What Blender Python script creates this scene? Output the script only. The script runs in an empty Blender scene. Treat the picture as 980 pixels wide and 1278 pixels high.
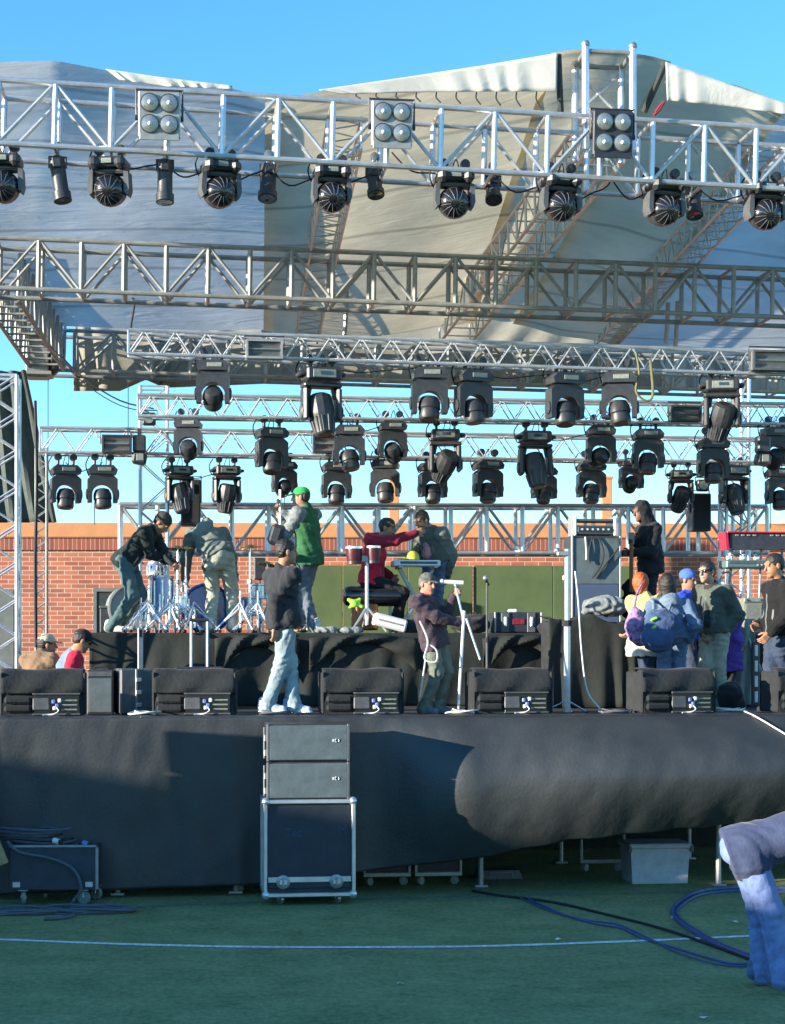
import bpy, math, random
import numpy as np
from mathutils import Vector, Matrix, noise
random.seed(7)
SC = bpy.context.scene
COL = SC.collection
R = math.radians
# ---------------------------------------------------------------- camera geometry
F = 2200.0; HC = 2.4; HY = 811.0; CX = 490.0
TH = R(7.0); D0 = 17.4
CT, ST = math.cos(TH), math.sin(TH)
DECK = 1.73; RISER = 2.60

def dep(px, v):
    k = (px - CX) / F
    return (D0 + v * ST * ST / CT + v * CT) / (1 - k * ST / CT)
def P(px, py, d):
    return Vector(((px - CX) * d / F, d, HC + (HY - py) * d / F))
def PS(px, py, v):
    return P(px, py, dep(px, v))
def PZ(px, z, v):
    d = dep(px, v)
    return Vector(((px - CX) * d / F, d, z))
def GR(px, py, z=0.0):
    d = (HC - z) * F / (py - HY)
    return Vector(((px - CX) * d / F, d, z))
def U(u, v, z):
    return Vector((u * CT - v * ST, D0 + u * ST + v * CT, z))

# ---------------------------------------------------------------- materials
def newmat(name):
    m = bpy.data.materials.new(name); m.use_nodes = True
    nt = m.node_tree; nt.nodes.clear()
    return m, nt
def N(nt, t, **kw):
    n = nt.nodes.new(t)
    for k, v in kw.items():
        if k in n.inputs: n.inputs[k].default_value = v
        else: setattr(n, k, v)
    return n
def c4(c): return (c[0], c[1], c[2], 1)
def mat(name, col, rough=0.6, metal=0.0, var=0.18, scale=18.0, bump=0.0, bscale=60.0, coat=0.0, sheen=0.0, col2=None, stretch=None, detail=5, spec=0.5):
    m, nt = newmat(name); L = nt.links.new
    out = N(nt, 'ShaderNodeOutputMaterial'); b = N(nt, 'ShaderNodeBsdfPrincipled')
    b.inputs['Roughness'].default_value = rough; b.inputs['Metallic'].default_value = metal
    b.inputs['Specular IOR Level'].default_value = spec
    if coat: b.inputs['Coat Weight'].default_value = coat
    if sheen:
        b.inputs['Sheen Weight'].default_value = sheen; b.inputs['Sheen Roughness'].default_value = 0.4
    tc = N(nt, 'ShaderNodeTexCoord'); src = tc.outputs['Object']
    if stretch:
        mp = N(nt, 'ShaderNodeMapping'); mp.inputs['Scale'].default_value = stretch
        L(src, mp.inputs['Vector']); src = mp.outputs['Vector']
    nz = N(nt, 'ShaderNodeTexNoise'); nz.inputs['Scale'].default_value = scale; nz.inputs['Detail'].default_value = detail
    nz.inputs['Roughness'].default_value = 0.65
    L(src, nz.inputs['Vector'])
    cr = N(nt, 'ShaderNodeValToRGB')
    lo = tuple(max(0, x * (1 - var)) for x in col); hi = tuple(min(1, x * (1 + var)) for x in (col2 or col))
    cr.color_ramp.elements[0].position = 0.3; cr.color_ramp.elements[1].position = 0.7
    cr.color_ramp.elements[0].color = c4(lo); cr.color_ramp.elements[1].color = c4(hi)
    L(nz.outputs['Fac'], cr.inputs['Fac']); L(cr.outputs['Color'], b.inputs['Base Color'])
    mr = N(nt, 'ShaderNodeMapRange'); mr.inputs['To Min'].default_value = max(0.05, rough - 0.1); mr.inputs['To Max'].default_value = min(1, rough + 0.12)
    L(nz.outputs['Fac'], mr.inputs['Value']); L(mr.outputs['Result'], b.inputs['Roughness'])
    if bump:
        n2 = N(nt, 'ShaderNodeTexNoise'); n2.inputs['Scale'].default_value = bscale; n2.inputs['Detail'].default_value = 4
        L(src, n2.inputs['Vector'])
        bp = N(nt, 'ShaderNodeBump'); bp.inputs['Strength'].default_value = bump; bp.inputs['Distance'].default_value = 0.02
        L(n2.outputs['Fac'], bp.inputs['Height']); L(bp.outputs['Normal'], b.inputs['Normal'])
    L(b.outputs[0], out.inputs[0])
    return m
M = {}
def cloth(name, col, var=0.2, col2=None, bump=0.6, bscale=28, sheen=0.15, rough=0.85, scale=9):
    M[name] = mat(name, col, rough=rough, var=var, scale=scale, bump=bump, bscale=bscale, sheen=sheen, col2=col2, spec=0.25)
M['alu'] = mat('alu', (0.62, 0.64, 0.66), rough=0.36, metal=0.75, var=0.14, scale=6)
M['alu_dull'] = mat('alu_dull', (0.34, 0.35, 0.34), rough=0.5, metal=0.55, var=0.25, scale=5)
M['chrome'] = mat('chrome', (0.82, 0.83, 0.84), rough=0.24, metal=0.72, var=0.06)
M['steel'] = mat('steel', (0.33, 0.34, 0.35), rough=0.45, metal=0.7, var=0.25, scale=7)
M['black_plastic'] = mat('black_plastic', (0.034, 0.036, 0.04), rough=0.42, var=0.3, scale=14, bump=0.08)
M['black_gloss'] = mat('black_gloss', (0.012, 0.012, 0.015), rough=0.18, var=0.3, coat=0.4)
M['grey_plastic'] = mat('grey_plastic', (0.085, 0.09, 0.095), rough=0.5, var=0.25, scale=10, bump=0.08)
M['label_grey'] = mat('label_grey', (0.22, 0.24, 0.21), rough=0.5, var=0.3, scale=40)
M['lens'] = mat('lens', (0.03, 0.035, 0.045), rough=0.06, var=0.2, coat=1.0)
M['lamp_glass'] = mat('lamp_glass', (0.34, 0.35, 0.34), rough=0.28, metal=0.6, var=0.2, scale=25)
M['reflector'] = mat('reflector', (0.35, 0.36, 0.36), rough=0.3, metal=0.8, var=0.25, scale=8, stretch=(1, 1, 8))
M['case_black'] = mat('case_black', (0.022, 0.028, 0.042), rough=0.55, var=0.3, scale=5, bump=0.1, bscale=90)
M['crate_grey'] = mat('crate_grey', (0.035, 0.042, 0.055), rough=0.65, var=0.3, scale=6, bump=0.1)
M['white_paint'] = mat('white_paint', (0.72, 0.72, 0.7), rough=0.5, var=0.1)
M['bin_white'] = mat('bin_white', (0.42, 0.42, 0.44), rough=0.55, var=0.22, scale=7, bump=0.05)
M['deck_black'] = mat('deck_black', (0.03, 0.03, 0.032), rough=0.7, var=0.3, scale=4, bump=0.15)
M['rubber'] = mat('rubber', (0.015, 0.015, 0.017), rough=0.75, var=0.2)
M['rubber_grey'] = mat('rubber_grey', (0.09, 0.095, 0.11), rough=0.6, var=0.2)
M['cable_blue'] = mat('cable_blue', (0.05, 0.085, 0.2), rough=0.45, var=0.2)
M['cable_white'] = mat('cable_white', (0.6, 0.6, 0.58), rough=0.5, var=0.1)
M['wood'] = mat('wood', (0.36, 0.25, 0.12), rough=0.7, var=0.3, scale=6, stretch=(8, 8, 1), bump=0.1)
M['wood_orange'] = mat('wood_orange', (0.32, 0.11, 0.03), rough=0.5, var=0.35, scale=5, stretch=(6, 6, 1))
M['blue_shell'] = mat('blue_shell', (0.03, 0.08, 0.42), rough=0.2, var=0.25, scale=60, coat=0.6)
M['blue_sparkle'] = mat('blue_sparkle', (0.2, 0.28, 0.5), rough=0.18, metal=0.5, var=0.5, scale=120, coat=0.6)
M['drum_head'] = mat('drum_head', (0.33, 0.36, 0.36), rough=0.4, var=0.15, scale=4)
M['brass'] = mat('brass', (0.55, 0.42, 0.18), rough=0.25, metal=1.0, var=0.2)
M['red_drum'] = mat('red_drum', (0.08, 0.008, 0.018), rough=0.4, var=0.25, coat=0.2)
M['red_paint'] = mat('red_paint', (0.4, 0.015, 0.04), rough=0.35, var=0.15)
M['teal_key'] = mat('teal_key', (0.08, 0.16, 0.17), rough=0.4, var=0.2, scale=40)
M['key_white'] = mat('key_white', (0.7, 0.72, 0.72), rough=0.35, var=0.08)
M['yellow'] = mat('yellow', (0.62, 0.52, 0.05), rough=0.45, var=0.12)
M['lime'] = mat('lime', (0.25, 0.6, 0.05), rough=0.6, var=0.2)
M['amp_teal'] = mat('amp_teal', (0.09, 0.12, 0.13), rough=0.7, var=0.25, scale=8, bump=0.2, bscale=140)
M['amp_blue'] = mat('amp_blue', (0.06, 0.09, 0.15), rough=0.85, var=0.3, scale=80, bump=0.3, bscale=160, stretch=(1, 1, 4))
M['amp_khaki'] = mat('amp_khaki', (0.17, 0.18, 0.15), rough=0.75, var=0.25, scale=30)
M['green_board'] = mat('green_board', (0.10, 0.145, 0.055), rough=0.75, var=0.16, scale=2.2, bump=0.06, bscale=20)
M['stucco'] = mat('stucco', (0.52, 0.24, 0.11), rough=0.9, var=0.12, scale=3, bump=0.25, bscale=120)
M['door_dark'] = mat('door_dark', (0.03, 0.035, 0.035), rough=0.4, var=0.3)
M['grey_metal'] = mat('grey_metal', (0.12, 0.135, 0.13), rough=0.6, var=0.25, scale=3)
M['concrete'] = mat('concrete', (0.3, 0.29, 0.27), rough=0.9, var=0.2, scale=2)
M['blue_led'] = mat('blue_led', (0.14, 0.2, 0.5), rough=0.3, var=0.4, scale=50)
M['red_tie'] = mat('red_tie', (0.3, 0.02, 0.04), rough=0.7)
M['strap'] = mat('strap', (0.16, 0.15, 0.07), rough=0.8)

cloth('c_tarp_dark', (0.05, 0.055, 0.052), bump=0.3, bscale=6)
M['c_skirt'] = mat('c_skirt', (0.03, 0.034, 0.036), rough=0.5, var=0.25, scale=1.6, bump=0.16, bscale=30, spec=0.6)
cloth('c_drape', (0.024, 0.028, 0.025), var=0.25, bump=0.4, bscale=9, sheen=0.0, scale=3)
cloth('c_wedge', (0.024, 0.027, 0.028), var=0.25, bump=0.25, bscale=30, sheen=0.05)
cloth('c_sidecloth', (0.085, 0.1, 0.09), var=0.2, bump=0.3, bscale=5)

def tarp_mat(name, col, trans=0.35):
    m, nt = newmat(name); L = nt.links.new
    out = N(nt, 'ShaderNodeOutputMaterial')
    tc = N(nt, 'ShaderNodeTexCoord')
    mp = N(nt, 'ShaderNodeMapping'); mp.inputs['Scale'].default_value = (1, 1, 1)
    L(tc.outputs['Object'], mp.inputs['Vector'])
    nz = N(nt, 'ShaderNodeTexNoise'); nz.inputs['Scale'].default_value = 0.9; nz.inputs['Detail'].default_value = 7; nz.inputs['Roughness'].default_value = 0.6
    L(mp.outputs['Vector'], nz.inputs['Vector'])
    cr = N(nt, 'ShaderNodeValToRGB')
    cr.color_ramp.elements[0].position = 0.25; cr.color_ramp.elements[1].position = 0.72
    cr.color_ramp.elements[0].color = c4([x * 0.72 for x in col]); cr.color_ramp.elements[1].color = c4([min(1, x * 1.12) for x in col])
    L(nz.outputs['Fac'], cr.inputs['Fac'])
    # seams of welded strips: thin dark lines every 1.5 m
    wv = N(nt, 'ShaderNodeTexWave'); wv.wave_type = 'BANDS'; wv.bands_direction = 'Y'; wv.inputs['Scale'].default_value = 0.21
    wv.inputs['Distortion'].default_value = 0.25; wv.inputs['Detail'].default_value = 1.0; wv.inputs['Detail Scale'].default_value = 0.4
    L(tc.outputs['Object'], wv.inputs['Vector'])
    sr = N(nt, 'ShaderNodeValToRGB'); sr.color_ramp.elements[0].position = 0.0; sr.color_ramp.elements[1].position = 0.02
    sr.color_ramp.elements[0].color = (0.66, 0.66, 0.66, 1); sr.color_ramp.elements[1].color = (1, 1, 1, 1)
    L(wv.outputs['Fac'], sr.inputs['Fac'])
    mx = N(nt, 'ShaderNodeMix'); mx.data_type = 'RGBA'; mx.blend_type = 'MULTIPLY'; mx.inputs['Factor'].default_value = 1.0
    L(cr.outputs['Color'], mx.inputs[6]); L(sr.outputs['Color'], mx.inputs[7])
    n2 = N(nt, 'ShaderNodeTexNoise'); n2.inputs['Scale'].default_value = 2.6; n2.inputs['Detail'].default_value = 6; n2.inputs['Distortion'].default_value = 1.2
    mp2 = N(nt, 'ShaderNodeMapping'); mp2.inputs['Scale'].default_value = (0.5, 1.6, 1)
    L(tc.outputs['Object'], mp2.inputs['Vector']); L(mp2.outputs['Vector'], n2.inputs['Vector'])
    bp = N(nt, 'ShaderNodeBump'); bp.inputs['Strength'].default_value = 0.3; bp.inputs['Distance'].default_value = 0.07
    L(n2.outputs['Fac'], bp.inputs['Height'])
    d = N(nt, 'ShaderNodeBsdfDiffuse'); t = N(nt, 'ShaderNodeBsdfTranslucent'); mix = N(nt, 'ShaderNodeMixShader')
    mix.inputs[0].default_value = trans
    L(mx.outputs[2], d.inputs['Color']); L(mx.outputs[2], t.inputs['Color'])
    L(bp.outputs['Normal'], d.inputs['Normal']); L(bp.outputs['Normal'], t.inputs['Normal'])
    L(d.outputs[0], mix.inputs[1]); L(t.outputs[0], mix.inputs[2]); L(mix.outputs[0], out.inputs[0])
    return m
M['tarp'] = tarp_mat('tarp', (0.76, 0.66, 0.46), 0.45)
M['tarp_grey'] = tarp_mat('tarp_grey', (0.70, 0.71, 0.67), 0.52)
M['tarp_white'] = tarp_mat('tarp_white', (0.72, 0.7, 0.64), 0.2)
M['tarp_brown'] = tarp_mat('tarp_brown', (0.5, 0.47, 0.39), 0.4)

# ---------------------------------------------------------------- mesh builder
class MB:
    def __init__(s): s.v = []; s.f = []; s.m = []; s.mats = []
    def mi(s, m):
        if m not in s.mats: s.mats.append(m)
        return s.mats.index(m)
    def add(s, vs, fs, m, mtx=None):
        b = len(s.v); i = s.mi(m)
        for v in vs:
            v = Vector(v); s.v.append(mtx @ v if mtx is not None else v)
        for f in fs: s.f.append([b + k for k in f]); s.m.append(i)
        return s
    def box(s, c, size, m, rot=None, bev=0.0):
        hx, hy, hz = size[0] / 2, size[1] / 2, size[2] / 2
        mt = Matrix.Translation(c) @ (rot.to_4x4() if rot is not None else Matrix.Identity(4))
        if bev <= 0:
            vs = [(x, y, z) for z in (-hz, hz) for y in (-hy, hy) for x in (-hx, hx)]
            fs = [(0, 2, 3, 1), (4, 5, 7, 6), (0, 1, 5, 4), (2, 6, 7, 3), (0, 4, 6, 2), (1, 3, 7, 5)]
            return s.add(vs, fs, m, mt)
        b = min(bev, hx * .9, hy * .9, hz * .9)
        vs = []; idx = {}
        for sx in (-1, 1):
            for sy in (-1, 1):
                for sz in (-1, 1):
                    for a in range(3):
                        p = [sx * (hx - b), sy * (hy - b), sz * (hz - b)]
                        p[a] = (sx * hx, sy * hy, sz * hz)[a]
                        idx[(sx, sy, sz, a)] = len(vs); vs.append(p)
        fs = []
        for a in range(3):
            o = [k for k in range(3) if k != a]
            for sa in (-1, 1):
                q = []
                for (p1, p2) in ((-1, -1), (1, -1), (1, 1), (-1, 1)):
                    k = [0, 0, 0]; k[a] = sa; k[o[0]] = p1; k[o[1]] = p2
                    q.append(idx[(k[0], k[1], k[2], a)])
                if (sa < 0) == (a != 1): q.reverse()
                fs.append(q)
            for p1 in (-1, 1):          # edges parallel to axis a
                for p2 in (-1, 1):
                    k0 = [0, 0, 0]; k1 = [0, 0, 0]
                    k0[a] = -1; k1[a] = 1
                    for k in (k0, k1): k[o[0]] = p1; k[o[1]] = p2
                    q = [idx[(*k0, o[0])], idx[(*k1, o[0])], idx[(*k1, o[1])], idx[(*k0, o[1])]]
                    fs.append(q)
        for sx in (-1, 1):
            for sy in (-1, 1):
                for sz in (-1, 1):
                    fs.append([idx[(sx, sy, sz, a)] for a in range(3)])
        return s.add(vs, fs, m, mt)
    def cyl(s, p0, p1, r0, m, r1=None, n=10, caps=True):
        p0, p1 = Vector(p0), Vector(p1); r1 = r0 if r1 is None else r1
        ax = p1 - p0
        if ax.length < 1e-6: return s
        q = ax.to_track_quat('Z', 'Y'); vs = []; fs = []
        for p, r in ((p0, r0), (p1, r1)):
            for k in range(n):
                a = 2 * math.pi * k / n
                vs.append(p + q @ Vector((r * math.cos(a), r * math.sin(a), 0)))
        for k in range(n): fs.append((k, (k + 1) % n, n + (k + 1) % n, n + k))
        if caps: fs.append(tuple(range(n - 1, -1, -1))); fs.append(tuple(range(n, 2 * n)))
        return s.add(vs, fs, m)
    def tube(s, pts, r, m, n=8, smooth=0):
        pts = [Vector(p) for p in pts]
        if smooth: pts = catmull(pts, smooth)
        rs = r if isinstance(r, (list, tuple)) else [r] * len(pts)
        vs = []; fs = []; up = None
        for i, p in enumerate(pts):
            t = (pts[min(i + 1, len(pts) - 1)] - pts[max(i - 1, 0)]).normalized()
            if up is None:
                up = Vector((0, 0, 1)) if abs(t.z) < 0.9 else Vector((1, 0, 0))
            a = t.cross(up).normalized(); up = a.cross(t).normalized()
            for k in range(n):
                an = 2 * math.pi * k / n
                vs.append(p + (a * math.cos(an) + up * math.sin(an)) * rs[i])
        for i in range(len(pts) - 1):
            for k in range(n):
                fs.append((i * n + k, i * n + (k + 1) % n, (i + 1) * n + (k + 1) % n, (i + 1) * n + k))
        fs.append(tuple(range(n - 1, -1, -1))); e = (len(pts) - 1) * n; fs.append(tuple(range(e, e + n)))
        return s.add(vs, fs, m)
    def lathe(s, prof, o, axis, m, n=20, caps=True):
        o = Vector(o); q = Vector(axis).to_track_quat('Z', 'Y'); vs = []; fs = []
        for r, z in prof:
            for k in range(n):
                a = 2 * math.pi * k / n
                vs.append(o + q @ Vector((r * math.cos(a), r * math.sin(a), z)))
        for i in range(len(prof) - 1):
            for k in range(n): fs.append((i * n + k, i * n + (k + 1) % n, (i + 1) * n + (k + 1) % n, (i + 1) * n + k))
        if caps:
            fs.append(tuple(range(n - 1, -1, -1))); e = (len(prof) - 1) * n; fs.append(tuple(range(e, e + n)))
        return s.add(vs, fs, m)
    def prism(s, out, y0, y1, m, mtx=None):
        n = len(out); vs = [(x, y0, z) for x, z in out] + [(x, y1, z) for x, z in out]
        fs = [tuple(range(n)), tuple(range(2 * n - 1, n - 1, -1))] + [(i, n + i, n + (i + 1) % n, (i + 1) % n) for i in range(n)]
        return s.add(vs, fs, m, mtx)
    def sphere(s, c, r, m, n=14, k=10, sc=(1, 1, 1)):
        vs = []; fs = []; c = Vector(c)
        for i in range(1, k):
            t = math.pi * i / k
            for j in range(n):
                a = 2 * math.pi * j / n
                vs.append(c + Vector((r * sc[0] * math.sin(t) * math.cos(a), r * sc[1] * math.sin(t) * math.sin(a), r * sc[2] * math.cos(t))))
        t0 = len(vs); vs.append(c + Vector((0, 0, r * sc[2]))); vs.append(c - Vector((0, 0, r * sc[2])))
        for i in range(k - 2):
            for j in range(n): fs.append((i * n + j, (i + 1) * n + j, (i + 1) * n + (j + 1) % n, i * n + (j + 1) % n))
        for j in range(n):
            fs.append((t0, j, (j + 1) % n)); fs.append((t0 + 1, (k - 2) * n + (j + 1) % n, (k - 2) * n + j))
        return s.add(vs, fs, m)
    def grid(s, rows, m):
        nr, nc = len(rows), len(rows[0]); vs = [p for r in rows for p in r]
        fs = [(i * nc + j, i * nc + j + 1, (i + 1) * nc + j + 1, (i + 1) * nc + j) for i in range(nr - 1) for j in range(nc - 1)]
        return s.add(vs, fs, m)
    def build(s, name, parent=None, loc=None, rot=None, smooth=35, solid=0.0):
        me = bpy.data.meshes.new(name); me.from_pydata([tuple(v) for v in s.v], [], s.f)
        for m in s.mats: me.materials.append(M[m])
        if s.m: me.polygons.foreach_set('material_index', s.m)
        import bmesh
        bm = bmesh.new(); bm.from_mesh(me)
        if not solid: bmesh.ops.recalc_face_normals(bm, faces=bm.faces[:])
        bm.to_mesh(me); bm.free()
        if smooth:
            me.shade_smooth(); me.set_sharp_from_angle(angle=R(smooth))
        me.update()
        o = bpy.data.objects.new(name, me); COL.objects.link(o)
        if parent is not None: o.parent = parent
        if loc is not None: o.location = loc
        if rot is not None: o.rotation_euler = rot
        if solid:
            md = o.modifiers.new('thick', 'SOLIDIFY'); md.thickness = solid; md.offset = 0
        return o
def catmull(p, k):
    out = []
    for i in range(len(p) - 1):
        a, b, c, d = p[max(i - 1, 0)], p[i], p[i + 1], p[min(i + 2, len(p) - 1)]
        for j in range(k):
            t = j / k
            out.append(0.5 * ((2 * b) + (c - a) * t + (2 * a - 5 * b + 4 * c - d) * t * t + (3 * b - a - 3 * c + d) * t ** 3))
    out.append(p[-1]); return out
def interp(x, xs, ys):
    return float(np.interp(x, xs, ys))
def sm(x, xs, ys):
    """smooth interpolation through the given points"""
    if x <= xs[0]: return ys[0]
    for i in range(len(xs) - 1):
        if x <= xs[i + 1]:
            t = (x - xs[i]) / (xs[i + 1] - xs[i]); t = t * t * (3 - 2 * t)
            return ys[i] + (ys[i + 1] - ys[i]) * t
    return ys[-1]

def tag(o, label=None, cat=None, group=None, kind=None):
    if label: o['label'] = label
    if cat: o['category'] = cat
    if group: o['group'] = group
    if kind: o['kind'] = kind
    return o
def thing(name, label, cat, loc=(0, 0, 0), rz=0.0, group=None):
    o = bpy.data.objects.new(name, None); COL.objects.link(o); o.empty_display_size = 0.1
    o.location = loc; o.rotation_euler = (0, 0, rz)
    return tag(o, label, cat, group)
def copy_tree(o, parent=None):
    c = o.copy(); COL.objects.link(c); c.parent = parent
    for ch in list(o.children): copy_tree(ch, c)
    return c
def kid(o, name):
    for c in o.children:
        if c.name.split('.')[0] == name: return c
# ---------------------------------------------------------------- people: distance fields turned into surfaces
def surfnets(d, org, h):
    s = d < 0
    nx, ny, nz = d.shape
    c = np.zeros((nx - 1, ny - 1, nz - 1), np.int8)
    for a in (0, 1):
        for b in (0, 1):
            for e in (0, 1):
                c += s[a:nx - 1 + a, b:ny - 1 + b, e:nz - 1 + e]
    act = (c > 0) & (c < 8)
    ii = np.argwhere(act)
    if len(ii) == 0: return np.zeros((0, 3)), []
    idx = -np.ones(act.shape, np.int32); idx[act] = np.arange(len(ii))
    acc = np.zeros((len(ii), 3)); cnt = np.zeros(len(ii))
    cor = [(a, b, e) for a in (0, 1) for b in (0, 1) for e in (0, 1)]
    I, J, K = ii.T
    vals = {q: d[I + q[0], J + q[1], K + q[2]] for q in cor}
    for q in cor:
        for ax in range(3):
            if q[ax]: continue
            r = list(q); r[ax] = 1; r = tuple(r)
            va, vb = vals[q], vals[r]
            mk = (va < 0) != (vb < 0)
            t = np.where(mk, va / np.where(mk, va - vb, 1), 0)
            pt = np.repeat(np.array([q], float), len(ii), 0); pt[:, ax] += t
            acc[mk] += pt[mk]; cnt[mk] += 1
    vs = (ii + acc / cnt[:, None]) * h + org
    fs = []
    def edge(ax):
        sl0 = [slice(1, -1)] * 3; sl1 = [slice(1, -1)] * 3
        sl0[ax] = slice(0, -1); sl1[ax] = slice(1, None)
        a, b = s[tuple(sl0)], s[tuple(sl1)]
        off = np.array([1, 1, 1]); off[ax] = 0
        e = np.argwhere(a != b) + off
        if len(e) == 0: return
        o1, o2 = [(1, 2), (2, 0), (0, 1)][ax]
        def cell(d1, d2):
            q = e.copy(); q[:, o1] -= d1; q[:, o2] -= d2
            return idx[q[:, 0], q[:, 1], q[:, 2]]
        quad = np.stack([cell(1, 1), cell(0, 1), cell(0, 0), cell(1, 0)], 1)
        pos = a[tuple((e - off).T)]
        quad[~pos] = quad[~pos][:, ::-1]
        fs.append(quad)
    for ax in range(3): edge(ax)
    return vs, np.concatenate(fs)

class Field:
    """one garment or the skin: a list of shapes blended into one closed surface"""
    def __init__(s, h=0.011, k=0.03, wr=0.0, wf=1.0, seed=0):
        s.p = []; s.h = h; s.k = k; s.wr = wr; s.wf = wf; s.seed = seed; s.clip = []
    def cap(s, a, b, ra, rb=None, k=None, flat=None, cut=False, col=0):
        """tapered rod; flat = (direction, factor) squeezes it along a direction"""
        s.p.append(('c', np.array(a, float), np.array(b, float), ra, ra if rb is None else rb, s.k if k is None else k, flat, cut, col)); return s
    def ell(s, c, axes, r, k=None, cut=False, col=0):
        """ellipsoid: axes = three unit vectors, r = three radii"""
        s.p.append(('e', np.array(c, float), np.array(axes, float), np.array(r, float), None, s.k if k is None else k, None, cut, col)); return s
    def plane(s, p, n):
        """keep only what lies on the n side of p (acts on the shapes added so far)"""
        s.p.append(('p', np.array(p, float), nrm(n), 0, 0, 0, None, True, 0)); return s
    def bounds(s):
        lo = np.full(3, 9.); hi = np.full(3, -9.)
        for q in s.p:
            if q[7]: continue
            if q[0] == 'p': continue
            if q[0] == 'c':
                r = max(q[3], q[4]) * (1.0 if not q[6] else max(1.0, q[6][1]))
                lo = np.minimum(lo, np.minimum(q[1], q[2]) - r); hi = np.maximum(hi, np.maximum(q[1], q[2]) + r)
            else:
                r = max(q[3]); lo = np.minimum(lo, q[1] - r); hi = np.maximum(hi, q[1] + r)
        return lo - 0.05, hi + 0.05
    def ev(s, q, X):
        if q[0] == 'c':
            a, b, ra, rb, fl = q[1], q[2], q[3], q[4], q[6]
            ab = b - a; L = max(ab @ ab, 1e-9)
            pa = X - a
            t = np.clip((pa @ ab) / L, 0, 1)
            w = pa - t[..., None] * ab
            if fl is not None:
                n = np.array(fl[0], float); n /= np.linalg.norm(n)
                w = w + (w @ n)[..., None] * n * (1 / fl[1] - 1)
            return np.sqrt((w * w).sum(-1)) - (ra + (rb - ra) * t)
        w = (X - q[1]) @ q[2].T
        g = np.sqrt(((w / q[3]) ** 2).sum(-1))
        return (g - 1) * q[3].min() * 1.0
    def mesh(s):
        h = s.h; lo, hi = s.bounds()
        n = np.ceil((hi - lo) / h).astype(int) + 1
        d = np.full(n, 0.5, np.float32); colr = np.zeros(n, np.int8); best = np.full(n, 9., np.float32)
        for q in s.p:
            if q[0] == 'p':
                g = [lo[i] + np.arange(n[i]) * h for i in range(3)]
                dd = ((g[0] - q[1][0]) * q[2][0])[:, None, None] + ((g[1] - q[1][1]) * q[2][1])[None, :, None] + ((g[2] - q[1][2]) * q[2][2])[None, None, :]
                d = np.maximum(d, -dd).astype(np.float32); continue
            if q[0] == 'c':
                r = max(q[3], q[4]) * (1 if not q[6] else max(1.0, q[6][1]))
                a = np.minimum(q[1], q[2]) - r; b = np.maximum(q[1], q[2]) + r
            else: a = q[1] - max(q[3]); b = q[1] + max(q[3])
            a = np.clip(((a - 0.05 - lo) / h).astype(int), 0, n - 1); b = np.clip(((b + 0.05 - lo) / h).astype(int) + 2, 1, n)
            g = [lo[i] + np.arange(a[i], b[i]) * h for i in range(3)]
            X = np.stack(np.meshgrid(*g, indexing='ij'), -1)
            e = s.ev(q, X)
            sl = tuple(slice(a[i], b[i]) for i in range(3))
            o = d[sl]; k = q[5]
            if q[7]:
                d[sl] = np.maximum(o, -e); continue
            bb = best[sl]; m = e < bb
            colr[sl] = np.where(m, q[8], colr[sl]); best[sl] = np.where(m, e, bb)
            if k > 1e-6:
                hh = np.clip(0.5 + 0.5 * (o - e) / k, 0, 1)
                d[sl] = o * (1 - hh) + e * hh - k * hh * (1 - hh)
            else: d[sl] = np.minimum(o, e)
        g = [lo[i] + np.arange(n[i]) * h for i in range(3)]
        if s.wr:
            X, Y, Z = np.meshgrid(*g, indexing='ij'); f = s.wf; q = s.seed
            w1 = np.sin(f * (26 * Z + 9 * np.sin(7 * X + q) + 8 * np.sin(9 * Y + 2 * q)) + q)
            w2 = np.sin(f * (17 * X + 15 * Y + 11 * np.sin(8 * Z + 1.3 * q)) + 2.1 * q) * np.sin(f * (13 * Z - 12 * X) + q)
            d = d + s.wr * (0.6 * w1 * np.abs(w1) + 0.7 * w2).astype(np.float32)
        for ax, sgn, val in s.clip:     # keep sgn*(coordinate - val) > 0
            sh = [1, 1, 1]; sh[ax] = n[ax]
            d = np.maximum(d, -(sgn * (g[ax] - val)).reshape(sh))
        d[0] = d[-1] = 0.4; d[:, 0] = d[:, -1] = 0.4; d[:, :, 0] = d[:, :, -1] = 0.4
        v, f = surfnets(d, lo, h)
        if len(v) == 0: return v, f, []
        fc = v[f].mean(1); gi = np.clip(np.round((fc - lo) / h).astype(int), 0, n - 1)
        return v, f, colr[gi[:, 0], gi[:, 1], gi[:, 2]]
    def build(s, name, mats, parent=None):
        v, f, c = s.mesh()
        me = bpy.data.meshes.new(name); me.from_pydata(v.tolist(), [], f.tolist() if len(f) else [])
        for m in mats: me.materials.append(M[m])
        if len(mats) > 1: me.polygons.foreach_set('material_index', np.clip(c, 0, len(mats) - 1).astype(np.int32))
        me.shade_smooth(); me.update()
        o = bpy.data.objects.new(name, me); COL.objects.link(o)
        if parent is not None: o.parent = parent
        return o

def nrm(v):
    v = np.array(v, float); return v / max(np.linalg.norm(v), 1e-9)
def ik(a, b, l1, l2, hint):
    """middle joint and end of a two-bone limb from a towards b, bending to the side of hint"""
    a, b = np.array(a, float), np.array(b, float); v = b - a; L = np.linalg.norm(v)
    if L > (l1 + l2) * 0.995:
        b = a + v / L * (l1 + l2) * 0.995; v = b - a; L = np.linalg.norm(v)
    u = v / L; x = (l1 * l1 - l2 * l2 + L * L) / (2 * L); y = math.sqrt(max(l1 * l1 - x * x, 0))
    h = np.array(hint, float); h = h - (h @ u) * u
    return a + u * x + nrm(h) * y, b

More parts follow.
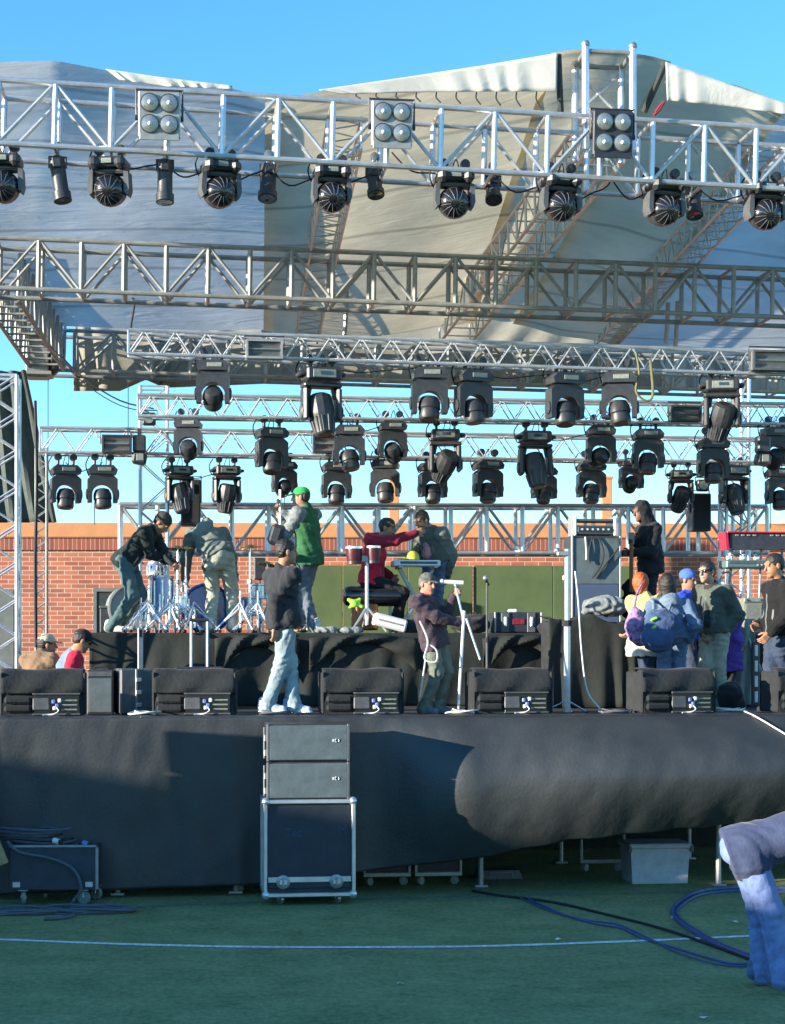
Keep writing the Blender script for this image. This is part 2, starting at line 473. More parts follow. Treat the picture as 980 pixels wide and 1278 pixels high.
def hand(f, w, dr, pn, side, curl=0.5, s=1.0, spread=0.012):
    """palm, four unequal fingers and a thumb; w wrist, dr along the hand, pn palm normal, side = direction of the thumb"""
    dr = nrm(dr); pn = np.array(pn, float); pn = nrm(pn - (pn @ dr) * dr); sd = nrm(np.cross(dr, pn))
    if sd @ np.array(side, float) < 0: sd = -sd
    kn = w + dr * 0.088 * s
    for i in range(4):
        o = (1.5 - i)
        f.cap(w + dr * 0.012 * s + sd * o * 0.012 * s, kn + sd * o * 0.0195 * s, 0.016 * s, 0.0135 * s, k=0.012)
    ln = [0.072, 0.082, 0.076, 0.058]
    for i in range(4):
        o = (1.5 - i); p = kn + sd * o * 0.0195 * s; a = 0.25 + curl * 0.55; L = ln[i] * s
        for j, fr in enumerate((0.45, 0.32, 0.25)):
            d2 = dr * math.cos(a) + pn * math.sin(a) + sd * o * spread
            q = p + d2 * L * fr
            f.cap(p, q, (0.0098 - j * 0.0008) * s, (0.0092 - j * 0.001) * s, k=0.004); p = q; a += curl * 0.95
    p = w + dr * 0.03 * s + sd * 0.026 * s
    q = p + (sd * 0.7 + dr * 0.65 + pn * 0.35) * 0.042 * s; f.cap(p, q, 0.014 * s, 0.011 * s, k=0.008)
    q2 = q + nrm(dr * 0.8 + pn * (0.3 + curl * 0.6) + sd * (0.25 - curl * 0.3)) * 0.042 * s; f.cap(q, q2, 0.0108 * s, 0.009 * s, k=0.004)

def person(label, base, a, pel, neck, head, lh, rh, lf, rf, *, H=1.75, top='c_black', pants='c_jeans', shoe='c_shoe', sole=None, skin='skin',
           le=None, re=None, lk=None, rk=None, hair=None, hairlen=0.0, cap=None, capback=False, beanie=None, hood=None, hoodup=False, glasses=False,
           hem=0.17, bulk=1.0, pbulk=1.0, lcurl=0.5, rcurl=0.5, hl=None, hr=None, sleeves=None, shirt=None, vest=False, collar=True, hpitch=0.0, hyaw=0.0, htilt=0.0,
           hemcol=None, coat=0.0, footdir=None, sitting=False, group=None, wrk=1.0, zipc=None, beard=None, pl=None, pr=None, stripe=None):
    """joints in metres relative to base (x picture-right, y away, z up); a = facing: 0 camera, 90 right, 180 away"""
    s = H / 1.75
    A = lambda q: np.array(q, float)
    fw = A((math.sin(R(a)), -math.cos(R(a)), 0)); lt = A((math.cos(R(a)), math.sin(R(a)), 0)); up = A((0, 0, 1))
    pel, neck, head = A(pel), A(neck), A(head)
    sp = nrm(neck - pel); tf = nrm(fw - (fw @ sp) * sp)     # torso up / torso forward
    chest = pel + (neck - pel) * 0.62
    sh = neck - sp * 0.055 * s
    shl, shr = sh + lt * 0.185 * s, sh - lt * 0.185 * s
    hil, hir = pel + lt * 0.09 * s, pel - lt * 0.09 * s
    lh, rh, lf, rf = A(lh), A(rh), A(lf), A(rf)
    eh = -fw * 0.7 - up * 0.4
    el_, lh = ik(shl, lh, 0.29 * s, 0.26 * s, (eh + lt * 0.5) if le is None else le)
    er_, rh = ik(shr, rh, 0.29 * s, 0.26 * s, (eh - lt * 0.5) if re is None else re)
    al, ar = lf + up * 0.085 * s, rf + up * 0.085 * s
    kl, al2 = ik(hil, al, 0.435 * s, 0.42 * s, fw if lk is None else lk)
    kr, ar2 = ik(hir, ar, 0.435 * s, 0.42 * s, fw if rk is None else rk)
    lf = lf + (al2 - al); rf = rf + (ar2 - ar); al, ar = al2, ar2
    hd = nrm(head - neck)
    ha = R(a + hyaw); hf = A((math.sin(ha), -math.cos(ha), 0)); hf = hf * math.cos(R(hpitch)) - up * math.sin(R(hpitch)); hf = nrm(hf)
    hs = nrm(np.cross(up, hf)); hu = np.cross(hf, hs)
    hs, hu = (hs * math.cos(R(htilt)) + hu * math.sin(R(htilt)), hu * math.cos(R(htilt)) - hs * math.sin(R(htilt)))
    AX = [hs, hf, hu]
    b = Field(0.0065, 0.02)                                   # the body: one continuous surface
    b.cap(pel, chest, 0.10 * s, 0.10 * s, flat=(tf, 0.75)).cap(chest, sh, 0.10 * s, 0.075 * s, flat=(tf, 0.7))
    b.cap(shl, shr, 0.045 * s).cap(sh - sp * 0.01, neck, 0.062 * s, 0.055 * s).cap(neck, head - hf * 0.02 - hu * 0.05, 0.056 * s, 0.052 * s, k=0.025)
    for h1, k1, a1, f1 in ((hil, kl, al, lf), (hir, kr, ar, rf)):
        b.cap(h1, k1, 0.068 * s, 0.048 * s).cap(k1, a1, 0.045 * s, 0.033 * s)
    for s1, e1, w1 in ((shl, el_, lh), (shr, er_, rh)):
        b.cap(s1, e1, 0.042 * s, 0.034 * s).cap(e1, w1, 0.034 * s, 0.026 * s)
    hdir_l = nrm(lh - el_) if hl is None else nrm(hl); hdir_r = nrm(rh - er_) if hr is None else nrm(hr)
    pnl = (-lt if pl is None else A(pl)); pnr = (lt if pr is None else A(pr))
    hand(b, lh, hdir_l, pnl, fw + up * .3, lcurl, s * 1.05); hand(b, rh, hdir_r, pnr, fw + up * .3, rcurl, s * 1.05)
    q = lambda x, y, z: head + (hs * x + hf * y + hu * z) * s
    b.ell(q(0, -0.012, 0.03), AX, np.array((0.074, 0.094, 0.088)) * s, k=0.02)
    b.ell(q(0, 0.022, -0.045), AX, np.array((0.058, 0.07, 0.07)) * s, k=0.03)
    b.cap(q(0, 0.066, -0.098), q(0, 0.05, -0.09), 0.022 * s, 0.026 * s, k=0.02)          # chin
    b.cap(q(0, 0.092, 0.012), q(0, 0.108, -0.028), 0.009 * s, 0.0145 * s, k=0.01)        # nose
    b.cap(q(-0.04, 0.079, 0.03), q(0.04, 0.079, 0.03), 0.011 * s, k=0.015)               # brow
    b.cap(q(-0.018, 0.083, -0.062), q(0.018, 0.083, -0.062), 0.0085 * s, k=0.006, col=1) # lips
    for sg in (-1, 1):
        b.ell(q(sg * 0.032, 0.094, 0.009), AX, np.array((0.013, 0.012, 0.008)) * s, cut=True)
        b.ell(q(sg * 0.031, 0.076, 0.009), AX, np.array((0.0105, 0.0105, 0.009)) * s, k=0.0, col=2)
        b.ell(q(sg * 0.079, -0.01, -0.008), AX, np.array((0.011, 0.022, 0.034)) * s, k=0.008)
    body = b.build('person', [skin, 'lip', 'eye'])
    body.location = base; tag(body, label, 'person', group)
    sd = (abs(hash_(label)) % 97) / 9.0
    # trousers
    t = Field(0.0105, 0.035, wr=0.007 * wrk, wf=1.15, seed=sd)
    wb = pel + sp * 0.13 * s
    t.cap(pel, wb, 0.135 * s * pbulk, 0.125 * s * pbulk, flat=(tf, 0.78))
    t.ell(pel - tf * 0.045 * s - sp * 0.03 * s, [lt, tf, sp], np.array((0.135, 0.095, 0.11)) * s * pbulk)
    for h1, k1, a1, f1 in ((hil, kl, al, lf), (hir, kr, ar, rf)):
        t.cap(h1, k1, 0.096 * s * pbulk, 0.072 * s * pbulk).cap(k1, a1 + nrm(a1 - k1) * 0.03 * s, 0.068 * s * pbulk, 0.062 * s * pbulk)
        t.cap(a1 + up * 0.02, a1 + nrm(a1 - k1) * 0.035 * s, 0.062 * s * pbulk, 0.072 * s * pbulk)
    tro = t.build('trousers', [pants], body)
    # shoes
    fdl = nrm(fw + lt * 0.18) if footdir is None else nrm(footdir[0]); fdr = nrm(fw - lt * 0.18) if footdir is None else nrm(footdir[1])
    for f1, fd in ((lf, fdl), (rf, fdr)):
        g = Field(0.0085, 0.03)
        e = f1 - fd * 0.06 * s
        g.cap(e + up * 0.045 * s, f1 + fd * 0.06 * s + up * 0.042 * s, 0.047 * s, 0.045 * s).cap(f1 + fd * 0.05 * s + up * 0.035 * s, f1 + fd * 0.15 * s + up * 0.03 * s, 0.044 * s, 0.036 * s)
        g.cap(e + up * 0.05 * s, e + up * 0.11 * s, 0.045 * s, 0.043 * s)
        if sole:
            g.cap(e + up * 0.008, f1 + fd * 0.15 * s + up * 0.008, 0.054 * s, 0.045 * s, k=0.004, flat=(up, 0.5), col=1)
        g.clip.append((2, 1, f1[2] + 0.003))
        g.build('shoe', [shoe, sole or shoe], body)
    # jacket or shirt
    j = Field(0.0105, 0.035, wr=0.0085 * wrk, wf=1.0, seed=sd + 3)
    hemp = pel - sp * (hem - 0.1) * s if not coat else pel - up * coat
    B = bulk * s
    j.cap(pel + sp * 0.02, chest, 0.158 * B, 0.162 * B, flat=(tf, 0.78))
    j.cap(chest, sh - sp * 0.03, 0.165 * B, 0.115 * B, flat=(tf, 0.74)).cap(shl, shr, 0.07 * B, k=0.05)
    j.cap(pel, pel + sp * 0.13 * s, 0.152 * s * pbulk, 0.142 * s * pbulk, flat=(tf, 0.80)).ell(pel - tf * 0.045 * s - sp * 0.03 * s, [lt, tf, sp], np.array((0.152, 0.112, 0.125)) * s * pbulk)
    if sp[2] > .88 and not sitting:
        for h1, k1 in ((hil, kl), (hir, kr)): j.cap(h1, h1 + (k1 - h1) * .5, 0.112 * s * pbulk, 0.098 * s * pbulk)
    if sp[2] < .6:
        for h1, k1 in ((hil, kl), (hir, kr)): j.cap(h1, h1 + (k1 - h1) * .16, 0.118 * s * pbulk)
    hl_ = max(np.linalg.norm(hemp - pel), .02); hn = nrm(pel - hemp) if np.linalg.norm(hemp - pel) > .02 and coat else sp
    j.cap(pel + sp * 0.04, hemp - hn * 0.05, 0.160 * B, (0.172 + (0.05 if coat else 0)) * B, flat=(tf, 0.86))
    if hemcol: j.cap(hemp - hn * 0.05, hemp + hn * (0.10 if coat else 0.035), (0.224 if coat else 0.176) * B, flat=(tf, 0.87), col=4, k=0.006)
    j.plane(hemp, hn)
    sl = sleeves or top; c2 = 1 if sleeves else 0
    for s1, e1, w1 in ((shl, el_, lh), (shr, er_, rh)):
        j.cap(s1, e1, 0.078 * B, 0.06 * B, col=c2).cap(e1, w1 - nrm(w1 - e1) * 0.015, 0.06 * B, 0.046 * B, col=c2)
        if not vest: j.cap(w1 - nrm(w1 - e1) * 0.03, w1 - nrm(w1 - e1) * 0.005, 0.05 * B, 0.044 * B, k=0.005, col=c2)
    if collar: j.cap(neck - sp * 0.03, neck + sp * 0.015, 0.082 * s, 0.075 * s, k=0.02, col=3 if shirt else 0)
    if hood:
        j.ell(neck - tf * 0.085 * s - sp * 0.015 * s, [lt, tf, sp], np.array((0.125, 0.085, 0.10)) * s, k=0.02, col=2)
        j.cap(neck + lt * .08 * s - sp * .03, neck + tf * 0.07 * s - sp * 0.10 * s, 0.034 * s, 0.026 * s, col=2).cap(neck - lt * .08 * s - sp * .03, neck + tf * 0.07 * s - sp * 0.10 * s, 0.034 * s, 0.026 * s, col=2)
    if shirt:
        j.cap(neck + tf * 0.075 * s - sp * 0.08 * s, pel + tf * 0.155 * B + sp * 0.05, 0.035 * s, 0.05 * s, col=3, k=0.01)
    jk = j.build('vest' if vest else 'jacket', [top, sl, hood or top, shirt or top, hemcol or top], body)
    tt_ = bvh_of(tro); jt_ = bvh_of(jk)
    bd = nrm(tf - sp * .35) if sp[2] < .6 else tf
    for sg in (-1, 1):
        patch('back_pocket', tro, tt_, pel - sp * .035 * s + lt * sg * .078 * s, lt, -sp, bd, .115 * s, .125 * s, pants, lift=.008, taper=.85)
    if zipc:
        a_, b_ = neck - sp * .10 * s, hemp + sp * .02
        patch('zip', jk, jt_, (a_ + b_) / 2, lt, b_ - a_, -tf, .022, np.linalg.norm(b_ - a_), zipc, nu=2, nv=22, lift=.006)
        for sg in (-1, 1): patch('side_pocket', jk, jt_, pel + sp * .10 * s + lt * sg * .09 * s, lt + sp * .3 * sg, -sp, -tf, .03, .13, zipc, nu=2, nv=4, lift=.004)
    # head wear
    if hoodup:
        g = Field(0.0085, 0.03, wr=0.006, seed=sd)
        g.ell(q(0, -0.03, 0.03), AX, np.array((0.105, 0.12, 0.125)) * s).cap(q(0, -0.045, -0.04), neck - tf * 0.03, 0.10 * s, 0.105 * s)
        g.ell(q(0, 0.11, -0.02), AX, np.array((0.07, 0.085, 0.11)) * s, cut=True)
        g.build('hood', [top], body)
    if hair:
        g = Field(0.0075, 0.02, wr=0.0035, wf=2.6, seed=sd)
        g.ell(q(0, -0.02, 0.042), AX, np.array((0.084, 0.1, 0.09)) * s)
        if hairlen:
            g.ell(q(0, -0.045, 0.0), AX, np.array((0.092, 0.08, 0.10)) * s)
            g.cap(q(0, -0.06, 0.0), q(0, -0.065, -hairlen), 0.082 * s, 0.05 * s, flat=(hf, 0.6))
            for sg in (-1, 1): g.cap(q(sg * 0.075, -0.01, 0.03), q(sg * 0.075, -0.02, -hairlen * 0.75), 0.03 * s, 0.02 * s)
        else:
            g.ell(q(0, -0.055, 0.0), AX, np.array((0.076, 0.052, 0.068)) * s)
        g.ell(q(0, 0.10, -0.02), AX, np.array((0.066, 0.075, 0.075)) * s, cut=True)
        g.build('hair', [hair], body)
    if beard:
        g = Field(0.0075, 0.015)
        g.cap(q(-0.03, 0.062, -0.08), q(0.03, 0.062, -0.08), 0.03 * s).cap(q(0, 0.07, -0.1), q(0, 0.06, -0.11), 0.026 * s)
        g.build('beard', [beard], body)
    if cap:
        g = Field(0.008, 0.012)
        g.ell(q(0, -0.012, 0.055), AX, np.array((0.086, 0.104, 0.078)) * s)
        g.p.append(('c', q(0, 0, -0.03), q(0, 0, -0.031), 0.001, 0.001, 0, None, True, 0))
        g.ell(q(0, 0, -0.03), AX, np.array((0.15, 0.15, 0.068)) * s, cut=True)
        fd = -1 if capback else 1
        g.cap(q(0, fd * 0.075, 0.042), q(0, fd * 0.135, 0.03), 0.072 * s, 0.055 * s, flat=(hu + hf * 0.15, 0.13), k=0.008)
        g.build('cap', [cap], body)
    if beanie:
        g = Field(0.008, 0.02, wr=0.002)
        g.ell(q(0, -0.015, 0.052), AX, np.array((0.092, 0.108, 0.09)) * s)
        g.cap(q(0, -0.012, 0.028), q(0, -0.011, 0.034), 0.1 * s, 0.1 * s, flat=(hu, 0.22), k=0.006)
        g.ell(q(0, 0, -0.07), AX, np.array((0.16, 0.16, 0.085)) * s, cut=True)
        g.build('beanie', [beanie], body)
    if glasses:
        g = Field(0.006, 0.004)
        for sg in (-1, 1):
            g.ell(q(sg * 0.034, 0.091, 0.01), AX, np.array((0.03, 0.012, 0.021)) * s)
            g.cap(q(sg * 0.064, 0.08, 0.015), q(sg * 0.084, -0.01, 0.012), 0.0055)
        g.cap(q(-0.02, 0.097, 0.014), q(0.02, 0.097, 0.014), 0.006)
        g.build('sunglasses', ['black_gloss'], body)
    return dict(o=body, lh=lh, rh=rh, sh=sh, neck=neck, pel=pel, fw=fw, lt=lt, sp=sp, tf=tf, hdl=hdir_l, hdr=hdir_r)
from mathutils.bvhtree import BVHTree
def bvh_of(o): return BVHTree.FromPolygons([v.co for v in o.data.vertices], [p.vertices[:] for p in o.data.polygons])
def patch(name, o, tree, c, u, v, dr, w, h, m, nu=5, nv=5, lift=0.006, taper=1.0):
    """a sewn-on piece following the garment's surface: cast from outside along dr"""
    c, u, v, dr = Vector(c), Vector(nrm(u)), Vector(nrm(v)), Vector(nrm(dr)); rows = []
    for i in range(nv + 1):
        r = []
        for j in range(nu + 1):
            a, b_ = j / nu - .5, i / nv - .5
            p = c + u * (a * w * (1 - (1 - taper) * (i / nv))) + v * (b_ * h)
            hit = tree.ray_cast(p - dr * .6, dr, 1.0)
            if hit[0] is None: return None
            ed = 0 if (i in (0, nv) or j in (0, nu)) else 1
            r.append(tuple(hit[0] - dr * (lift * ed - .004 * (1 - ed) + .002)))
        rows.append(r)
    b = MB(); b.grid(rows, m); return b.build(name, o, smooth=60)
def hash_(t):
    h = 7
    for ch in t: h = (h * 31 + ord(ch)) % 1000003
    return h
def skinmat(name, col):
    M[name] = mat(name, col, rough=0.5, var=0.12, scale=30, bump=0.05, spec=0.35)
skinmat('skin', (0.46, 0.25, 0.17)); skinmat('skin_tan', (0.38, 0.19, 0.11)); skinmat('skin_red', (0.48, 0.2, 0.14)); skinmat('skin_dark', (0.2, 0.1, 0.065))
M['lip'] = mat('lip', (0.33, 0.12, 0.1), rough=0.45); M['eye'] = mat('eye', (0.16, 0.1, 0.08), rough=0.2)
M['hair_dark'] = mat('hair_dark', (0.02, 0.016, 0.014), rough=0.5, var=0.4, scale=60, stretch=(3, 3, 0.6), bump=0.4)
M['hair_brown'] = mat('hair_brown', (0.05, 0.03, 0.02), rough=0.5, var=0.4, scale=60, stretch=(3, 3, 0.6), bump=0.4)
M['hair_orange'] = mat('hair_orange', (0.5, 0.1, 0.025), rough=0.5, var=0.35, scale=50, stretch=(3, 3, 0.6), bump=0.4)
M['hair_grey'] = mat('hair_grey', (0.13, 0.12, 0.11), rough=0.55, var=0.4, scale=60, bump=0.4)
cloth('c_black', (0.02, 0.02, 0.022)); cloth('c_charcoal', (0.028, 0.03, 0.033)); cloth('c_darkgreen', (0.016, 0.024, 0.022))
cloth('c_jeans', (0.07, 0.11, 0.19), var=0.3, scale=5, col2=(0.12, 0.17, 0.26)); cloth('c_jeans_teal', (0.075, 0.125, 0.125), var=0.3, scale=5)
cloth('c_jeans_light', (0.22, 0.3, 0.34), var=0.3, scale=4, col2=(0.3, 0.37, 0.38)); cloth('c_jeans_dark', (0.035, 0.05, 0.085), var=0.3)
cloth('c_jeans_pale', (0.17, 0.235, 0.45), var=0.3, scale=14, bump=0.25, bscale=70)
cloth('c_slate', (0.12, 0.14, 0.17)); cloth('c_khaki', (0.36, 0.35, 0.27)); cloth('c_greygreen', (0.2, 0.225, 0.19)); cloth('c_moss', (0.14, 0.155, 0.13))
cloth('c_green', (0.03, 0.115, 0.045)); cloth('c_greencap', (0.04, 0.42, 0.09)); cloth('c_camo', (0.1, 0.105, 0.09), var=0.6, scale=28)
cloth('c_greyknit', (0.2, 0.22, 0.22), var=0.4, scale=30); cloth('c_red', (0.6, 0.02, 0.05)); cloth('c_burgundy', (0.24, 0.016, 0.035))
cloth('c_pink', (0.45, 0.2, 0.22)); cloth('c_plum', (0.058, 0.04, 0.052)); cloth('c_yellow', (0.55, 0.43, 0.17)); cloth('c_denimblue', (0.1, 0.15, 0.24))
cloth('c_backpack', (0.055, 0.09, 0.18)); cloth('c_brightblue', (0.02, 0.06, 0.5)); cloth('c_beanie', (0.07, 0.15, 0.42)); cloth('c_olivegrey', (0.085, 0.10, 0.08))
cloth('c_cream', (0.6, 0.57, 0.48)); cloth('c_drabgrey', (0.13, 0.15, 0.12)); cloth('c_black_shaded', (0.009, 0.009, 0.01)); cloth('c_purple', (0.1, 0.05, 0.3)); cloth('c_tan', (0.2, 0.125, 0.075)); cloth('c_capcream', (0.5, 0.45, 0.33))  # darkest black carries the shade on the right-edge jacket in its colour
cloth('c_bluegrey', (0.16, 0.22, 0.28)); cloth('c_tee', (0.05, 0.065, 0.125), bump=0.25, bscale=45); cloth('c_shoe', (0.03, 0.03, 0.032)); cloth('c_bluewhite', (0.4, 0.45, 0.62)); cloth('c_white', (0.7, 0.7, 0.68))
cloth('c_patterned', (0.10, 0.06, 0.16), var=0.7, scale=16, col2=(0.34, 0.2, 0.36)); cloth('c_browncap', (0.05, 0.045, 0.04))
# ---------------------------------------------------------------- ground, painted lines, stage
def turf_mat():
    m, nt = newmat('turf'); L = nt.links.new
    out = N(nt, 'ShaderNodeOutputMaterial'); b = N(nt, 'ShaderNodeBsdfPrincipled'); b.inputs['Roughness'].default_value = 0.85
    b.inputs['Specular IOR Level'].default_value = 0.2
    tc = N(nt, 'ShaderNodeTexCoord')
    n1 = N(nt, 'ShaderNodeTexNoise'); n1.inputs['Scale'].default_value = 1.7; n1.inputs['Detail'].default_value = 8; n1.inputs['Roughness'].default_value = 0.72
    n2 = N(nt, 'ShaderNodeTexNoise'); n2.inputs['Scale'].default_value = 42; n2.inputs['Detail'].default_value = 5; n2.inputs['Roughness'].default_value = 0.75
    mp = N(nt, 'ShaderNodeMapping'); mp.inputs['Scale'].default_value = (0.5, 0.3, 1)
    L(tc.outputs['Object'], n1.inputs['Vector']); L(tc.outputs['Object'], mp.inputs['Vector']); L(mp.outputs['Vector'], n2.inputs['Vector'])
    a = N(nt, 'ShaderNodeMath'); a.operation = 'MULTIPLY_ADD'; a.inputs[1].default_value = 0.55
    L(n2.outputs['Fac'], a.inputs[0]); 
    s = N(nt, 'ShaderNodeMath'); s.operation = 'MULTIPLY'; s.inputs[1].default_value = 0.45
    L(n1.outputs['Fac'], s.inputs[0]); L(s.outputs[0], a.inputs[2])
    cr = N(nt, 'ShaderNodeValToRGB'); e = cr.color_ramp.elements
    e[0].position = 0.36; e[1].position = 0.66; e[0].color = (0.10, 0.15, 0.055, 1); e[1].color = (0.36, 0.36, 0.17, 1)
    L(a.outputs[0], cr.inputs['Fac']); L(cr.outputs['Color'], b.inputs['Base Color'])
    bp = N(nt, 'ShaderNodeBump'); bp.inputs['Strength'].default_value = 0.8; bp.inputs['Distance'].default_value = 0.03
    L(n2.outputs['Fac'], bp.inputs['Height']); L(bp.outputs['Normal'], b.inputs['Normal'])
    L(b.outputs[0], out.inputs[0]); return m
M['turf'] = turf_mat()
M['line_paint'] = mat('line_paint', (0.66, 0.68, 0.66), rough=0.85, var=0.35, scale=25, stretch=(1, 0.3, 1))
M['line_faint'] = mat('line_faint', (0.13, 0.19, 0.14), rough=0.9, var=0.5, scale=12)
g = MB(); S = 500
g.add([(-S, -S, 0), (S, -S, 0), (S, S, 0), (-S, S, 0)], [(0, 1, 2, 3)], 'turf')
tag(g.build('ground', smooth=0), kind='structure')

def strip(name, pts, w, m, z=0.004):
    rows = [[], []]
    pts = catmull([Vector(p) for p in pts], 8)
    for i, p in enumerate(pts):
        t = (pts[min(i + 1, len(pts) - 1)] - pts[max(i - 1, 0)]).normalized(); n = Vector((-t.y, t.x, 0))
        ww = w * (0.82 + 0.36 * random.random())
        rows[0].append((p.x - n.x * ww / 2, p.y - n.y * ww / 2, z)); rows[1].append((p.x + n.x * ww / 2, p.y + n.y * ww / 2, z))
    b = MB(); b.grid(rows, m); o = b.build(name, smooth=0); tag(o, kind='structure')
strip('field_marking_line', [GR(-120, 1169), GR(0, 1173), GR(160, 1179), GR(330, 1182.5), GR(500, 1182.5), GR(620, 1181), GR(780, 1175.5), GR(930, 1169), GR(1080, 1163)], 0.085, 'line_paint')
strip('field_marking_line', [GR(-100, 1141), GR(150, 1133), GR(300, 1127), GR(600, 1119), GR(800, 1115), GR(1060, 1107)], 0.07, 'line_faint')

# the stage: a black deck on steel legs
o = thing('stage_platform', 'wide black stage platform on steel legs standing on the turf, front hung with black cloth', 'stage', U(0, 0, 0), TH)
b = MB(); b.box((0.5, 3.95, DECK - 0.06), (15, 7.9, 0.12), 'deck_black'); b.build('deck', o)
b = MB(); b.box((0.5, 0.03, DECK - 0.06), (15.02, 0.07, 0.10), 'grey_metal'); b.build('edge_beam', o)
lx = []
def ux(px, v): 
    p = PZ(px, 0, v); return (p.x * CT + (p.y - D0) * ST)
for px, v in ((-60, .25), (147, .2), (294, .2), (600, .35), (897, .15), (1040, .3), (700, 2.2), (860, 2.4), (560, 2.6), (340, 2.2), (100, 2.4), (480, 4.6), (780, 4.4)):
    b = MB(); x = ux(px, v); b.cyl((x, v, 0.02), (x, v, DECK - 0.13), 0.028, 'alu_dull', n=10); b.box((x, v, 0.012), (0.13, 0.13, 0.02), 'steel'); b.build('leg', o)
b = MB(); b.box((0.5, 7.6, 0.85), (15, 0.06, 1.6), 'c_drape'); b.build('back_skirt', o)
b = MB(); b.box((0.5, 3.2, 0.83), (14.6, 0.05, 1.55), 'c_drape'); b.build('under_stage_shade', o)  # black sheet added to stand for the deep shade under the deck

# drum and keyboard risers behind (one raised rear platform hung with black drape)
rx0, rx1 = ux(112, 3.55), ux(1090, 3.55)
o = thing('rear_riser', 'raised rear platform across the stage, hung with black draped cloth', 'riser', U(0, 3.55, 0), TH)
b = MB(); b.box(((rx0 + rx1) / 2, 1.9, RISER - 0.05), (rx1 - rx0, 3.8, 0.1), 'deck_black', bev=0.01); b.build('platform_top', o)
def drape(x0, x1, z0, z1, f, m, nx=160, nz=26):
    rows = []
    for i in range(nz + 1):
        t = i / nz; rows.append([(x0 + (x1 - x0) * j / nx, *f(x0 + (x1 - x0) * j / nx, t, z0, z1)) for j in range(nx + 1)])
    b = MB(); b.grid(rows, m); return b
def swag(x, t, z0, z1):
    ph = math.sin(x * 1.9 + 0.6) ; 
    y = -0.06 - 0.05 * t * (1 + math.sin(x * 5.1 + 2 * math.sin(x * 1.3))) - 0.03 * t * math.sin(x * 17 + 3 * math.sin(x * 2.1) + t * 2) - 0.05 * math.sin(math.pi * t) * abs(math.sin(x * 1.25 + t * 1.2))
    return (y, z1 + (z0 - z1) * t)
d = drape(rx0, rx1, DECK + 0.01, RISER - 0.005, swag, 'c_drape', 260, 26); d.build('drape', o, solid=0.012)
# draped loops of loose cloth on the riser front
for (a, c, dp) in ((ux(268, 3.5), ux(372, 3.5), .55), (ux(385, 3.5), ux(520, 3.5), .42), (ux(600, 3.5), ux(700, 3.5), .5)):
    rows = []
    for i in range(10):
        t = i / 9; r = []
        for j in range(25):
            q = j / 24; arch = 4 * q * (1 - q)
            r.append((a + (c - a) * q, -0.16 - 0.05 * math.sin(t * math.pi) - 0.03 * math.sin(q * 20 + t * 5), RISER - 0.02 - (0.12 + 0.35 * (1 - arch)) * t * dp * 2 - 0.05 * (1 - arch)))
        rows.append(r)
    b = MB(); b.grid(rows, 'c_drape'); b.build('swag', o, solid=0.01)

# black cloth skirt along the stage front; its right half is blown out by the wind
def skirt_f(px, t):
    zb = interp(px, [-120, 380, 440, 600, 700, 800, 880, 1000, 1100], [.035, .12, .215, .365, .52, .60, .66, .67, .66])
    zt = DECK + 0.012
    bil = sm(px, [455, 590, 760, 900, 1100], [0.0, .42, .62, .66, .6])
    lo = sm(px, [330, 440, 560], [0.0, 0.05, 0.0])
    prof = math.sin(math.pi * min(1, t * 0.86) ** 0.8) * 0.92 + 0.10 * t
    y = -(0.02 + bil * prof + lo * t)
    y -= 0.012 * math.sin(px * 0.09 + 2 * math.sin(px * 0.021)) * t * (1 - min(1, bil * 2)) + 0.02 * math.sin(px * .016 + 1.0) * t
    # small wrinkles near the lifted hem
    nv = noise.noise(Vector((px * .045, t * 5 + px * .012, 3.1))); n2 = noise.noise(Vector((px * .13, t * 15 + px * .05, 7.7))); n3 = noise.noise(Vector((px * .012, t * 1.6, 1.3)))
    y -= bil * (.012 * nv + .007 * n2 * (.3 + max(0, t - .5) * 2)) + .035 * n3 * t + (1 - min(1, bil * 2)) * .008 * nv
    z = zt + (zb - zt) * t + 0.015 * bil * math.sin(px * .1) * t
    return y, z
rows = []
NX, NT = 300, 64
for i in range(NT + 1):
    t = i / NT; r = []
    for j in range(NX + 1):
        px = -120 + 1220 * j / NX; y, z = skirt_f(px, t); u = ux(px, -0.02)
        p = U(u, y - 0.03, z); r.append(tuple(p))
    rows.append(r)
b = MB(); b.grid(rows, 'c_skirt')
# lap of cloth over the deck edge
rows = [[tuple(U(ux(-120 + 1220 * j / NX, 0), -0.05 + 0.22 * k / 3, DECK + 0.012 + 0.004 * k + 0.003 * math.sin(j * .7))) for j in range(NX + 1)] for k in range(4)]
b.grid(rows, 'c_skirt')
o = b.build('stage_skirt', solid=0.006); tag(o, 'black cloth skirt along the stage front, blown out and lifted at the right', 'stage skirt')

